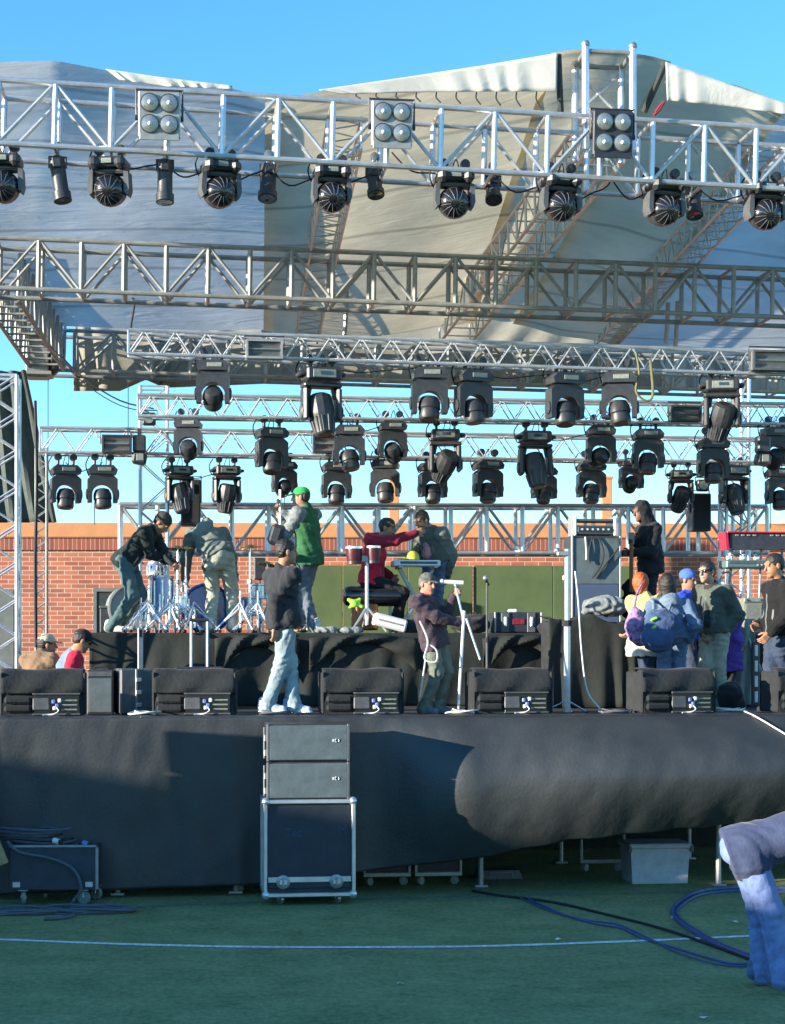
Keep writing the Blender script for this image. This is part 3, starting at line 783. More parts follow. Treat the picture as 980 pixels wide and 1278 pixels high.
# ---------------------------------------------------------------- brick building behind
def brick_mat():
    m, nt = newmat('brick'); L = nt.links.new
    out = N(nt, 'ShaderNodeOutputMaterial'); bs = N(nt, 'ShaderNodeBsdfPrincipled'); bs.inputs['Roughness'].default_value = 0.9
    tc = N(nt, 'ShaderNodeTexCoord'); mp = N(nt, 'ShaderNodeMapping'); mp.inputs['Rotation'].default_value = (R(90), 0, 0)
    L(tc.outputs['Object'], mp.inputs['Vector'])
    br = N(nt, 'ShaderNodeTexBrick'); br.offset = 0.5
    for k, v in (('Scale', 1.0), ('Mortar Size', 0.0062), ('Brick Width', 0.245), ('Row Height', 0.079), ('Bias', -0.1), ('Mortar Smooth', 0.2)): br.inputs[k].default_value = v
    br.inputs['Color1'].default_value = (0.40, 0.135, 0.075, 1); br.inputs['Color2'].default_value = (0.25, 0.08, 0.05, 1); br.inputs['Mortar'].default_value = (0.46, 0.37, 0.31, 1)
    L(mp.outputs['Vector'], br.inputs['Vector'])
    nz = N(nt, 'ShaderNodeTexNoise'); nz.inputs['Scale'].default_value = 1.6; nz.inputs['Detail'].default_value = 9; nz.inputs['Roughness'].default_value = 0.7
    L(tc.outputs['Object'], nz.inputs['Vector'])
    hv = N(nt, 'ShaderNodeHueSaturation'); mr = N(nt, 'ShaderNodeMapRange'); mr.inputs['To Min'].default_value = 0.62; mr.inputs['To Max'].default_value = 1.5
    L(nz.outputs['Fac'], mr.inputs['Value']); L(mr.outputs['Result'], hv.inputs['Value']); L(br.outputs['Color'], hv.inputs['Color']); L(hv.outputs['Color'], bs.inputs['Base Color'])
    bp = N(nt, 'ShaderNodeBump'); bp.inputs['Strength'].default_value = 0.6; bp.inputs['Distance'].default_value = 0.01; bp.invert = True
    L(br.outputs['Fac'], bp.inputs['Height']); L(bp.outputs['Normal'], bs.inputs['Normal']); L(bs.outputs[0], out.inputs[0]); return m
M['brick'] = brick_mat()
def soldier_mat():
    m, nt = newmat('soldier'); L = nt.links.new
    out = N(nt, 'ShaderNodeOutputMaterial'); bs = N(nt, 'ShaderNodeBsdfPrincipled'); bs.inputs['Roughness'].default_value = 0.9
    tc = N(nt, 'ShaderNodeTexCoord'); mp = N(nt, 'ShaderNodeMapping'); mp.inputs['Rotation'].default_value = (R(90), 0, 0)
    L(tc.outputs['Object'], mp.inputs['Vector'])
    br = N(nt, 'ShaderNodeTexBrick'); br.offset = 0.0
    for k, v in (('Scale', 1.0), ('Mortar Size', 0.006), ('Brick Width', 0.079), ('Row Height', 0.4)): br.inputs[k].default_value = v
    br.inputs['Color1'].default_value = (0.3, 0.085, 0.055, 1); br.inputs['Color2'].default_value = (0.2, 0.06, 0.045, 1); br.inputs['Mortar'].default_value = (0.4, 0.28, 0.22, 1)
    L(mp.outputs['Vector'], br.inputs['Vector']); L(br.outputs['Color'], bs.inputs['Base Color']); L(bs.outputs[0], out.inputs[0]); return m
M['soldier'] = soldier_mat()
DW = 31.0; sw = F / DW
zof = lambda py: HC + (HY - py) / sw
o = thing('brick_building', 'low red brick building with a pale orange parapet band behind the stage', 'building', (0, DW, 0), R(1.0))
b = MB(); zt = zof(687); b.box((0, 4, zt / 2), (44, 8, zt), 'brick'); b.build('wall', o, smooth=0)
b = MB(); b.box((0, 3.99, (zof(687) + zof(672)) / 2), (44.02, 8.05, zof(672) - zof(687)), 'soldier'); b.build('soldier_course', o, smooth=0)
b = MB(); b.box((0, 3.98, (zof(672) + zof(653)) / 2), (44.06, 8.12, zof(653) - zof(672)), 'stucco', bev=0.02); b.build('parapet', o, smooth=0)
b = MB(); x = (72 - CX) / sw; b.box((x, -0.02, 1.6), (44 - 0, 0.03, 0.28), 'stucco'); b.build('base_band', o, smooth=0)
b = MB(); x = (134 - CX) / sw
b.box((x, -0.02, 1.95), (0.34, 0.05, 2.9), 'door_dark'); b.build('door', o)
b = MB(); b.box((x - .19, -0.035, 1.95), (0.05, 0.06, 2.95), 'grey_metal'); b.box((x, -0.035, 3.45), (0.43, 0.06, 0.06), 'grey_metal'); b.build('door_frame', o)
b = MB(); x = (10 - CX) / sw; b.box((x, -0.02, 2.4), (0.28, 0.05, 2.1), 'grey_metal', bev=.01); b.build('window', o)
for px in (492, 757, 1040):
    po = thing('rooftop_post', {492: 'square orange post rising behind the brick wall, over the red hooded man', 757: 'square orange post rising behind the brick wall, over the big amplifier', 1040: 'square orange post at the far right edge'}[px], 'post', P(px, 811, 33.5) * 1.0, 0, 'orange posts behind the wall')
    po.location.z = 0; top = HC + (HY - 598) * 33.5 / F
    b = MB(); b.box((0, 0, top / 2), (0.19, 0.19, top), 'stucco', bev=.01); b.build('shaft', po)
    b = MB(); b.box((0, 0, top + .02), (0.23, 0.23, 0.05), 'stucco', bev=.008); b.build('post_cap', po)

# ---------------------------------------------------------------- trusses
def truss(name, label, p0, p1, h, w, panel, rc=0.027, rb=0.018, style='ladder', m='alu', group=None, up=(0, 0, 1), wside=1, single=False):
    """box truss from p0 to p1 (bottom front edge); h high, w deep (away from the camera)"""
    p0, p1 = Vector(p0), Vector(p1); X = (p1 - p0); L = X.length; X.normalize()
    Zv = Vector(up); Y = Zv.cross(X).normalized() * wside; Z = X.cross(Y).normalized() * wside
    o = thing(name, label, 'truss', p0, 0, group)
    q = Matrix((X, Y, Z)).transposed()
    o.rotation_euler = q.to_euler() if q.determinant() > 0 else (0, 0, 0)
    for y in (0, w):
        for z in (0, h):
            b = MB(); b.cyl((0, y, z), (L, y, z), rc, m, n=10); b.build('chord', o)
    n = max(1, round(L / panel)); s = L / n
    e = rc * 0.6
    if style == 'ladder':
        me = {}
        def rod(nm, a, c, r):
            a, c = Vector(a), Vector(c); key = (nm, round((c - a).length, 3), round(r, 3))
            if key not in me:
                bb = MB(); bb.cyl((0, 0, 0), (0, 0, (c - a).length), r, m, n=8); oo = bb.build(nm, o); me[key] = oo.data
            else:
                oo = bpy.data.objects.new(nm, me[key]); COL.objects.link(oo); oo.parent = o
            oo.location = a; oo.rotation_euler = (c - a).to_track_quat('Z', 'Y').to_euler()
        for i in range(n + 1):
            for y in (0, w): rod('post', (i * s, y, e), (i * s, y, h - e), rb * 1.45)
        for i in range(n):
            for y in (0, w):
                if i % 2 == 0: rod('brace', (i * s + e, y, h - e), ((i + 1) * s - e, y, e), rb)
                else: rod('brace', (i * s + e, y, e), ((i + 1) * s - e, y, h - e), rb)
        for i in range(0, n + 1):
            for z in (0, h):
                rod('crossbar', (i * s, e, z), (i * s, w - e, z), rb)
    else:
        b = MB(); s2 = s
        for i in range(n):
            for y in (0, w):
                b.cyl((i * s2, y, 0), ((i + .5) * s2, y, h), rb, m, n=6, caps=False); b.cyl(((i + .5) * s2, y, h), ((i + 1) * s2, y, 0), rb, m, n=6, caps=False)
            for z in (0, h):
                b.cyl((i * s2, 0, z), ((i + .5) * s2, w, z), rb, m, n=6, caps=False); b.cyl(((i + .5) * s2, w, z), ((i + 1) * s2, 0, z), rb, m, n=6, caps=False)
        for x in (0, L):
            for y in (0, w): b.cyl((x, y, 0), (x, y, h), rb * 1.4, m, n=6)
        b.build('lattice', o)
    return o
G_ROOF = 'roof grid trusses'
truss('roof_truss', 'bright front roof truss carrying the four-lamp blinders and round-faced moving heads', PS(-75, 174, 1.3), PS(1070, 241, 1.3), .655, .62, .585, rc=.031, rb=.021, group=G_ROOF)
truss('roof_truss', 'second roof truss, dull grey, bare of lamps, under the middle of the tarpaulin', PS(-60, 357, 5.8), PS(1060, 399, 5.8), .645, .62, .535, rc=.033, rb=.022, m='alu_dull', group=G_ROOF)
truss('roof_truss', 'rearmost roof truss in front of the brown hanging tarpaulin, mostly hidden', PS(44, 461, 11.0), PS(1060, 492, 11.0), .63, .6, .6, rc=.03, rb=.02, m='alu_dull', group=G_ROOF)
truss('back_truss', 'low ladder truss with thick bright posts standing across the back of the stage', PS(150, 690, 6.9), PS(958, 690, 6.9), .66, .5, .5, rc=.03, rb=.022)
G_LX = 'lighting trusses over the stage'
truss('lighting_truss', 'highest of the slim zigzag lighting trusses, below the second roof truss', PS(160, 441, 3.2), PS(1060, 470, 3.2), .27, .27, .36, rc=.022, rb=.010, style='zigzag', group=G_LX)
truss('lighting_truss', 'slim zigzag lighting truss just below the hem of the brown tarpaulin', PS(172, 519, 4.6), PS(1060, 530, 4.6), .26, .26, .34, rc=.021, rb=.009, style='zigzag', group=G_LX)
truss('lighting_truss', 'lowest zigzag lighting truss, its left end beside the grey side curtain', PS(50, 564, 6.0), PS(1050, 578, 6.0), .32, .32, .46, rc=.02, rb=.010, style='zigzag', group=G_LX)
G_RAF = 'sloping rafters under the roof'
truss('roof_rafter', 'broad bright ridge rafter running back under the tarpaulin from the roof peak', PS(549, 428, 11.0), PS(735, 186, 1.9), .45, .5, .5, rc=.024, rb=.012, m='alu', group=G_RAF)
truss('roof_rafter', 'narrow lattice rafter under the beige tarpaulin, left of the ridge rafter', PS(368, 428, 11.0), PS(410, 185, 1.9), .35, .36, .42, rc=.018, rb=.009, m='alu', style='zigzag', group=G_RAF)
truss('roof_rafter', 'narrow lattice rafter beside the blue right-hand tarpaulin', PS(742, 432, 11.0), PS(944, 215, 1.9), .35, .36, .42, rc=.018, rb=.009, m='alu', style='zigzag', group=G_RAF)
# ridge stub above the front truss
o = thing('ridge_frame', 'aluminium frame of two thick posts standing on the front truss at the roof peak', 'frame', PS(731, 183, 1.45), TH)
sx = (PS(790, 183, 1.45) - PS(731, 183, 1.45)).length
hp = (183 - 58) / (F / dep(760, 1.45))
for x in (0, sx):
    for y in (0, 0.5):
        b = MB(); b.cyl((x, y, -.03), (x, y, hp), .042, 'alu'); b.sphere((x, y, hp + .02), .05, 'steel', 10, 6); b.build('post', o)
for z in (hp - .05,):
    for y in (0, .5):
        b = MB(); b.cyl((0, y, z), (sx, y, z), .026, 'alu_dull'); b.build('rail', o)
    for x in (0, sx):
        b = MB(); b.cyl((x, 0, z), (x, .5, z), .026, 'alu_dull'); b.build('rail', o)
b = MB(); b.cyl((0, .5, hp * .45), (sx, .5, hp * .9), .018, 'alu'); b.build('brace', o)
b = MB(); b.cyl((0, .5, hp * .9), (sx, .5, hp * .45), .018, 'alu'); b.build('brace', o)
# left side truss and sleeve block
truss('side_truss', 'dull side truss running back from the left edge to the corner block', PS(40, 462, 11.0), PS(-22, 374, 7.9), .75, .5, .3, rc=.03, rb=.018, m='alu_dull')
o = thing('corner_block', 'dark steel sleeve block at the left rear corner of the roof grid', 'sleeve block', PS(46, 470, 10.8), TH)
b = MB(); b.box((0, .2, .36), (.36, .4, .72), 'steel', bev=.02); b.build('sleeve', o)
b = MB(); b.box((.25, .15, .36), (.16, .3, .62), 'black_plastic', bev=.07); b.build('motor_housing', o)
for z in (0.06, .66):
    b = MB(); b.box((0, .2, z), (.46, .5, .06), 'alu_dull', bev=.01); b.build('flange', o)
# towers
def tower(name, label, px, v, z0, z1, w, m='alu', panel=.5, style='zigzag', rc=.028, rb=.014, group=None):
    p0 = PZ(px, z0, v); p1 = PZ(px, z1, v)
    return truss(name, label, p0, p1, w, w, panel, rc=rc, rb=rb, style=style, m=m, up=(-CT, -ST, 0), group=group)
GT = 'upright truss towers'
z = lambda px, py, v: PS(px, py, v).z
tower('truss_tower', 'sunlit white tower truss at the left edge beside the brick wall', 21, 3.0, .02, z(20, 468, 3.0), .32, group=GT, panel=.42, rc=.024, rb=.013, m='alu')
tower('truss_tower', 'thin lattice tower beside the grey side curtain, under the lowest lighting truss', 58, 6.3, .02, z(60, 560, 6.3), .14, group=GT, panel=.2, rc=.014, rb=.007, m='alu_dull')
tower('truss_tower', 'tower truss rising behind the dark-jacketed drum helper', 209, 6.4, RISER, z(209, 482, 6.4), .36, group=GT, panel=.7, rc=.026, rb=.009, style='zigzag')
tower('truss_tower', 'tower truss behind the red keyboard, under the right ends of the lighting trusses', 935, 6.4, RISER, z(935, 470, 6.4), .32, group=GT, panel=.5, rc=.026, rb=.011, style='zigzag')
# grey side curtain hanging left
rows = []
for i in range(25):
    t = i / 24; r = []
    pr = 28 + (67 - 28) * t
    for j in range(23):
        q = j / 22; px = -30 + (pr + 30) * q
        pt = PS(px, 463 + (652 - 463) * t, 9.2); pt += Vector((0, 0.06 * math.sin(q * 22 + math.sin(t * 3)), 0)); r.append(tuple(pt))
    rows.append(r)
b = MB(); b.grid(rows, 'c_sidecloth'); o = b.build('side_curtain', solid=.02); tag(o, 'grey-green curtain with a slanting edge hanging at the left of the stage', 'curtain')
b = MB(); b.tube([PS(29, 462, 9.15), PS(50, 560, 9.15), PS(68, 652, 9.15)], .035, 'c_tarp_dark'); b.build('hem', o)

# ---------------------------------------------------------------- roof tarpaulins
def loft(cf, cr, v0, v1, sag, m, name, label, nx=60, ny=40, group='roof tarpaulins', wob=0.03, seed=0.0, parent=None):
    """cloth between a front line and a rear line, both lists of (px, py)"""
    rows = []
    fx = [i / (len(cf) - 1) for i in range(len(cf))]
    for j in range(ny + 1):
        t = j / ny; r = []
        for i in range(nx + 1):
            q = i / nx
            a = PS(np.interp(q, fx, [c[0] for c in cf]), np.interp(q, fx, [c[1] for c in cf]), v0)
            c = PS(np.interp(q, fx, [c[0] for c in cr]), np.interp(q, fx, [c[1] for c in cr]), v1)
            p = a.lerp(c, t)
            p.z += -sag * math.sin(math.pi * t) + wob * math.sin(7 * q + 5 * t + seed) * math.sin(math.pi * q) + 0.6 * wob * math.sin(19 * t + 3 * q + seed) * math.sin(math.pi * min(1, t * 3))
            r.append(tuple(p))
        rows.append(r)
    b = MB(); b.grid(rows, m); o = b.build(name, parent)
    if not parent: tag(o, label, 'tarpaulin', group)
    return o
t1 = loft([(-160, 74), (0, 79), (70, 78), (140, 88), (210, 98), (280, 107), (343, 126)], [(-160, 402), (-60, 405), (30, 408), (110, 410), (190, 411), (265, 411), (342, 411)], 1.75, 10.9, -.16, 'tarp_grey', 'roof_tarpaulin', 'blue-grey sagging roof tarpaulin over the left side of the stage')
t2 = loft([(331, 128), (400, 113), (500, 99), (600, 84), (697, 68)], [(329, 413), (385, 424), (440, 420), (510, 414), (592, 404)], 1.6, 10.95, -.05, 'tarp', 'roof_tarpaulin', 'warm beige roof tarpaulin left of the ridge rafter', seed=2)
t3 = loft([(688, 66), (760, 58), (838, 77)], [(580, 402), (612, 398), (655, 402)], 1.64, 10.97, .02, 'tarp', 'roof_tarpaulin', 'narrow strip of tarpaulin over the ridge rafter at the roof peak', nx=14, seed=1)
t4 = loft([(829, 77), (905, 104), (985, 131)], [(640, 404), (705, 418), (770, 432)], 1.6, 10.95, .05, 'tarp', 'roof_tarpaulin', 'olive-grey roof tarpaulin between the ridge rafter and the right rafter', nx=30, seed=3)
t5 = loft([(975, 127), (1100, 160), (1240, 196)], [(758, 429), (900, 436), (1150, 440)], 1.6, 10.95, .10, 'tarp_grey', 'roof_tarpaulin', 'blue shaded roof tarpaulin at the right side', nx=40, seed=5)
def vert(top, bot, v, m, name, parent=None, label=None, nx=60, ny=8, rip=.008, v2=None, group=None):
    rows = []; n = len(top); xs = [i / (n - 1) for i in range(n)]; nb = len(bot); xb = [i / (nb - 1) for i in range(nb)]
    for j in range(ny + 1):
        t = j / ny; r = []
        for i in range(nx + 1):
            q = i / nx
            a = (np.interp(q, xs, [c[0] for c in top]), np.interp(q, xs, [c[1] for c in top])); c = (np.interp(q, xb, [c[0] for c in bot]), np.interp(q, xb, [c[1] for c in bot]))
            vv = v if v2 is None else v + (v2 - v) * t
            p = PS(a[0] * (1 - t) + c[0] * t, a[1] * (1 - t) + c[1] * t, vv + rip * math.sin(q * 40 + 4 * math.sin(q * 9)) * (0.3 + t))
            r.append(tuple(p))
        rows.append(r)
    b = MB(); b.grid(rows, m); o = b.build(name, parent, solid=.01)
    if label: tag(o, label, 'tarpaulin', group)
    return o
VAL = vert([(398, 112), (500, 97), (600, 82), (696, 66)], [(430, 117), (520, 115), (610, 114), (695, 114)], 1.45, 'tarp_white', 'roof_valance', None, 'white sunlit valance hanging at the roof front, left of the peak', group='roof valances', nx=120)
lace = [(445 + 25 * k, 116.6 - .25 * k, 450 + 25 * k, 123 + 1.2 * k) for k in range(10)]
for k, (a_, b_, c_, d_) in enumerate(lace):
    b = MB(); b.tube([PS(a_, b_, 1.45), PS((a_ + c_) / 2 - 3, (b_ + d_) / 2, 1.4), PS(c_, d_, 1.36)], .009, 'rubber', 5, 3); b.build('tie_cord', VAL)
vert([(831, 77), (905, 103), (985, 130), (1100, 160)], [(833, 125), (905, 132), (985, 143), (1100, 168)], 1.45, 'tarp_white', 'roof_valance', None, 'white sunlit valance hanging at the roof front, right of the peak', group='roof valances', nx=120)
vert([(132, 86), (200, 96), (290, 107)], [(150, 100), (210, 108), (290, 111)], 1.62, 'tarp_white', 'roof_valance', None, 'short white flap folded over the left tarpaulin edge', group='roof valances', nx=30, rip=.015)
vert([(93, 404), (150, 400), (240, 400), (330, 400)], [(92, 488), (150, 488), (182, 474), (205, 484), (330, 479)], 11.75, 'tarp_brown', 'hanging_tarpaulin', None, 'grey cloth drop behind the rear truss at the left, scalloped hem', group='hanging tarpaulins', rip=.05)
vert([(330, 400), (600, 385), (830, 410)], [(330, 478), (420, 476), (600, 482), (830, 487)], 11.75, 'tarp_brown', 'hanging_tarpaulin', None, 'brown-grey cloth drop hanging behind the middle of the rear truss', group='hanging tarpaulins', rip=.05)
vert([(830, 410), (1100, 416)], [(830, 487), (1100, 496)], 11.75, 'tarp_grey', 'hanging_tarpaulin', None, 'pale grey cloth drop behind the rear truss at the right', group='hanging tarpaulins', rip=.05)
# dark edge poles of the roof peak opening
for (a, c, l) in (((697, 68), (700, 140), 'dark pole at the left edge of the roof peak opening'), ((831, 79), (804, 140), 'dark pole at the right edge of the roof peak opening')):
    b = MB(); b.tube([PS(a[0], a[1], 1.5), PS((a[0] + c[0]) / 2, (a[1] + c[1]) / 2, 1.5), PS(c[0], c[1], 1.6)], .035, 'c_tarp_dark'); tag(b.build('edge_pole'), l, 'pole', 'roof peak edge poles')

# unseen stepped stand added off-frame at the left to shade the turf
SUN_AZ, SUN_EL = R(65.0), R(10.5)
LX, LY = math.sin(SUN_AZ), math.cos(SUN_AZ)
o = thing('shade_stand', 'unseen stepped concrete stand added at the left to shade the turf', 'shade_stand', (-26 * LX, D0 - 26 * LY, 0), math.atan2(LY, LX))
H = 26 * math.tan(SUN_EL) + 0.7
prof = [(-3, 0), (-3, H), (0, H)]
x, zz = 0, H
for i in range(11):
    zz -= .5; prof.append((x, zz)); x += .8; prof.append((x, zz))
prof.append((x, 0))
b = MB(); b.prism([(p, q) for p, q in prof], -27, 26, 'concrete'); b.build('shade_steps', o, smooth=0)

# unseen boxes added left of frame to throw shadow on the skirt
for (x, y, w_, d_, nb, lb) in ((-5.55, 15.15, .7, .5, 4, 'unseen black box of the front stack, added left of frame to shade the skirt'), (-5.85, 16.3, .7, .4, 3, 'unseen black box of the rear stack, added left of frame to shade the skirt')):
    z_ = 0
    for k in range(nb):
        hh_ = (.72, .64, .58, .42)[k]
        o = thing('shade_stack_box', lb, 'speaker', (x + .03 * k, y, z_), R(3 - 2 * k), 'unseen shade boxes left of the frame')
        b = MB(); b.box((0, 0, hh_ / 2), (w_, d_, hh_ - .01), 'black_plastic', bev=.02); b.build('cabinet', o)
        b = MB(); b.box((0, -d_ / 2 - .004, hh_ / 2), (w_ * .92, .02, hh_ * .88), 'amp_teal', bev=.006); b.build('grille', o)
        z_ += hh_
# ---------------------------------------------------------------- stage lamps
def arch_outline(w, h, wi, hi, n=12):
    """yoke seen from the front: plate hanging down from z=0 with a round-topped opening"""
    o = [(-w / 2, -h), (-w / 2, -0.06), (-w / 2 + .05, 0), (w / 2 - .05, 0), (w / 2, -0.06), (w / 2, -h), (wi / 2, -h)]
    r = wi / 2
    for i in range(n + 1):
        a = math.pi * i / n
        o.append((r * math.cos(a), -(h - hi) - r + r * math.sin(a)))
    o.append((-wi / 2, -h)); return o
def yoke_mesh(b, w, h, wi, hi, dy, m):
    # plate built as strips so that the concave outline stays clean
    n = 14; r = wi / 2; top = []; bot = []
    for i in range(n + 1):
        a = math.pi - math.pi * i / n; x = r * math.cos(a)
        bot.append((x, -(h - hi) - r + r * math.sin(a)))
        tx = x * w / wi; c = .06
        tz = 0 if abs(tx) < w / 2 - c else -(abs(tx) - (w / 2 - c)) * .9
        top.append((tx, tz))
    prof = [(-w / 2, -h)] + top + [(w / 2, -h)]
    inn = [(-r, -h)] + bot + [(r, -h)]
    vs = []; fs = []
    for y in (-dy / 2, dy / 2):
        for p in prof: vs.append((p[0], y, p[1]))
        for p in inn: vs.append((p[0], y, p[1]))
    k = len(prof)
    for i in range(k - 1):
        fs += [(i, i + 1, k + i + 1, k + i), (2 * k + i, 3 * k + i, 3 * k + i + 1, 2 * k + i + 1), (i, 2 * k + i, 2 * k + i + 1, i + 1), (k + i, k + i + 1, 3 * k + i + 1, 3 * k + i)]
    fs += [(0, k, 3 * k, 2 * k), (k - 1, 2 * k + k - 1, 3 * k + k - 1, 2 * k - 1)]
    b.add(vs, fs, m)
def clamps(o, dx, h):
    b = MB(); b.tube([(dx * .4, .05, -h - .02), (dx * .55, .08, .02), (dx * .2, .03, .09), (-dx * .1, .06, .0), (-dx * .25, .09, -h - .02)], .006, 'rubber', 5, 4); b.build('safety_wire', o)
    b = MB(); b.tube([(-dx * .8, .1, -h - .05), (-dx * 1.6, .12, -h - .13), (-dx * 2.1, .1, -.06), (-dx * 1.7, .05, .05)], .008, 'rubber', 5, 5); b.build('power_plug_lead', o)
    for s in (-1, 1):
        b = MB(); b.box((s * dx, 0, -h / 2 + .01), (.035, .05, h), 'black_plastic', bev=.008); b.cyl((s * dx, -.03, .035), (s * dx, .03, .035), .048, 'black_plastic', n=10); b.cyl((s * dx - .035, 0, .02), (s * dx + .05, 0, .02), .012, 'steel', n=6)
        b.build('clamp', o)
def proto_round():
    """rounded spot: lozenge base, arch-shaped yoke, short barrel"""
    o = thing('moving_head_light', 'x', 'stage light'); clamps(o, .10, .075)
    b = MB(); z = -.075
    b.prism([(-.135, z), (.135, z), (.19, z - .06), (.175, z - .115), (-.175, z - .115), (-.19, z - .06)], -.13, .13, 'black_plastic'); bs = b.build('base', o)
    b = MB(); b.box((.02, -.134, z - .055), (.17, .008, .05), 'label_grey', bev=.003); b.build('display_panel', bs)
    b = MB(); yoke_mesh(b, .385, .36, .275, .235, .17, 'black_plastic'); yk = b.build('yoke', o, loc=(0, 0, z - .125))
    for s in (-1, 1):
        b = MB(); b.lathe([(.055, 0), (.07, .01), (.07, .025), (.03, .035)], (s * .183, 0, z - .125 - .25), (s, 0, 0), 'black_plastic', 12); b.build('tilt_hub', o)
    b = MB(); b.lathe([(.05, .10), (.09, .085), (.116, .03), (.12, -.04), (.108, -.055), (.113, -.13), (.1, -.16)], (0, 0, 0), (0, 0, 1), 'black_plastic', 20)
    for k in range(10):
        a = 2 * math.pi * k / 10; b.box((.108 * math.cos(a), .108 * math.sin(a), -.01), (.012, .012, .06), 'grey_plastic', Matrix.Rotation(a, 3, 'Z'))
    hd = b.build('head', o, loc=(0, 0, z - .125 - .275), rot=(R(-14), 0, 0))
    b = MB(); b.lathe([(.0, -.148), (.05, -.154), (.092, -.163)], (0, 0, 0), (0, 0, 1), 'lens', 18, caps=False); b.build('lens', hd)
    return o
def proto_wide():
    """big spot: wide flat base with end handles, square yoke, long faceted barrel"""
    o = thing('moving_head_light', 'x', 'stage light'); clamps(o, .12, .06)
    z = -.06; b = MB(); b.box((0, 0, z - .07), (.38, .3, .14), 'black_plastic', bev=.02); bs = b.build('base', o)
    b = MB(); b.box((0, -.153, z - .07), (.25, .008, .085), 'label_grey', bev=.003); b.build('display_panel', bs)
    b = MB(); b.box((.01, -.159, z - .065), (.11, .006, .035), 'lens'); b.build('screen', bs)
    for s in (-1, 1):
        b = MB(); b.tube([(s * .18, -.08, z - .07), (s * .235, -.08, z - .07), (s * .245, 0, z - .07), (s * .235, .08, z - .07), (s * .18, .08, z - .07)], .022, 'black_plastic', 8, 3); b.build('handle', bs)
    b = MB(); zz = z - .16
    b.box((0, 0, zz - .025), (.42, .2, .05), 'black_plastic', bev=.015)
    for s in (-1, 1): b.box((s * .18, 0, zz - .22), (.062, .19, .36), 'black_plastic', bev=.025)
    for s in (-1, 1): b.cyl((s * .13, 0, zz - .05), (s * .155, 0, zz - .16), .03, 'black_plastic', n=6)
    b.build('yoke', o)
    for s in (-1, 1):
        b = MB(); b.lathe([(.06, 0), (.075, .008), (.06, .02)], (s * .211, 0, zz - .3), (s, 0, 0), 'grey_plastic', 14); b.build('tilt_hub', o)
    b = MB(); b.lathe([(.09, .19), (.13, .165), (.142, .10), (.142, -.02), (.135, -.06), (.128, -.08), (.108, -.24), (.094, -.26)], (0, 0, 0), (0, 0, 1), 'black_plastic', 12)
    hd = b.build('head', o, loc=(0, 0, zz - .30), rot=(R(-18), 0, 0), smooth=25)
    b = MB()
    for k in range(12):
        a = 2 * math.pi * (k + .5) / 12; b.cyl((.134 * math.cos(a), .134 * math.sin(a), -.07), (.107 * math.cos(a), .107 * math.sin(a), -.235), .008, 'grey_plastic', n=5)
    b.build('cooling_rib', hd)
    b = MB(); b.lathe([(0, -.244), (.05, -.252), (.088, -.263)], (0, 0, 0), (0, 0, 1), 'lens', 18, caps=False); b.build('lens', hd)
    return o
def proto_globe():
    """wash light whose round glass front, with radial blades, looks at the camera"""
    o = thing('moving_head_light', 'x', 'stage light')
    clamps(o, .11, .05); z = -.05
    b = MB(); b.box((0, 0, z - .05), (.34, .27, .1), 'black_plastic', bev=.03)
    for s in (-1, 1): b.box((s * .13, -.02, z - .06), (.11, .3, .13), 'black_plastic', bev=.04)
    bs = b.build('base', o)
    b = MB(); b.box((0, -.142, z - .05), (.10, .01, .05), 'label_grey', bev=.003); b.build('display_panel', bs)
    b = MB()
    b.box((0, .02, z - .125), (.36, .16, .05), 'grey_plastic', bev=.02)
    for s in (-1, 1): b.prism([(s * .15, z - .11), (s * .195, z - .13), (s * .205, z - .30), (s * .185, z - .36), (s * .155, z - .34)][::s], -.07, .10, 'grey_plastic')
    b.build('yoke', o)
    b = MB(); b.lathe([(.09, -.19), (.14, -.15), (.158, -.06), (.158, .02), (.15, .05)], (0, 0, 0), (0, -1, 0), 'black_plastic', 22)
    hd = b.build('head', o, loc=(0, .02, z - .30), rot=(R(14), 0, 0))
    b = MB(); b.lathe([(.152, .03), (.150, .075), (.128, .115), (.085, .147), (.035, .162), (.0, .165)], (0, 0, 0), (0, -1, 0), 'black_gloss', 26, caps=False); ln = b.build('lens', hd)
    b = MB()
    for k in range(14):
        a = 2 * math.pi * k / 14; p = []
        for rr, zz in ((.045, .163), (.088, .150), (.128, .118), (.150, .075)):
            p.append((rr * math.cos(a + rr * 2), -zz, rr * math.sin(a + rr * 2)))
        b.tube(p, .004, 'grey_plastic', 5)
    b.build('radial_blades', hd)
    return o
PROTO = {'r': proto_round(), 'w': proto_wide(), 'g': proto_globe()}
used_p = set()
def put_head(t, px, py, v, label, group, tilt=None, pan=0.0, sc=1.0, roll=0.0, yaw=None):
    o = PROTO[t]
    if t in used_p: o = copy_tree(o)
    used_p.add(t)
    o.location = PS(px, py, v); o.rotation_euler = (0, roll, (TH if yaw is None else yaw) + pan); o.scale = (sc, sc, sc)
    tag(o, label, 'stage light', group)
    h = kid(o, 'head')
    if tilt is not None: h.rotation_euler = (tilt[0], tilt[1], 0)
    return o
rnd = random.Random(3)
GF = 'round-faced moving heads on the front truss'
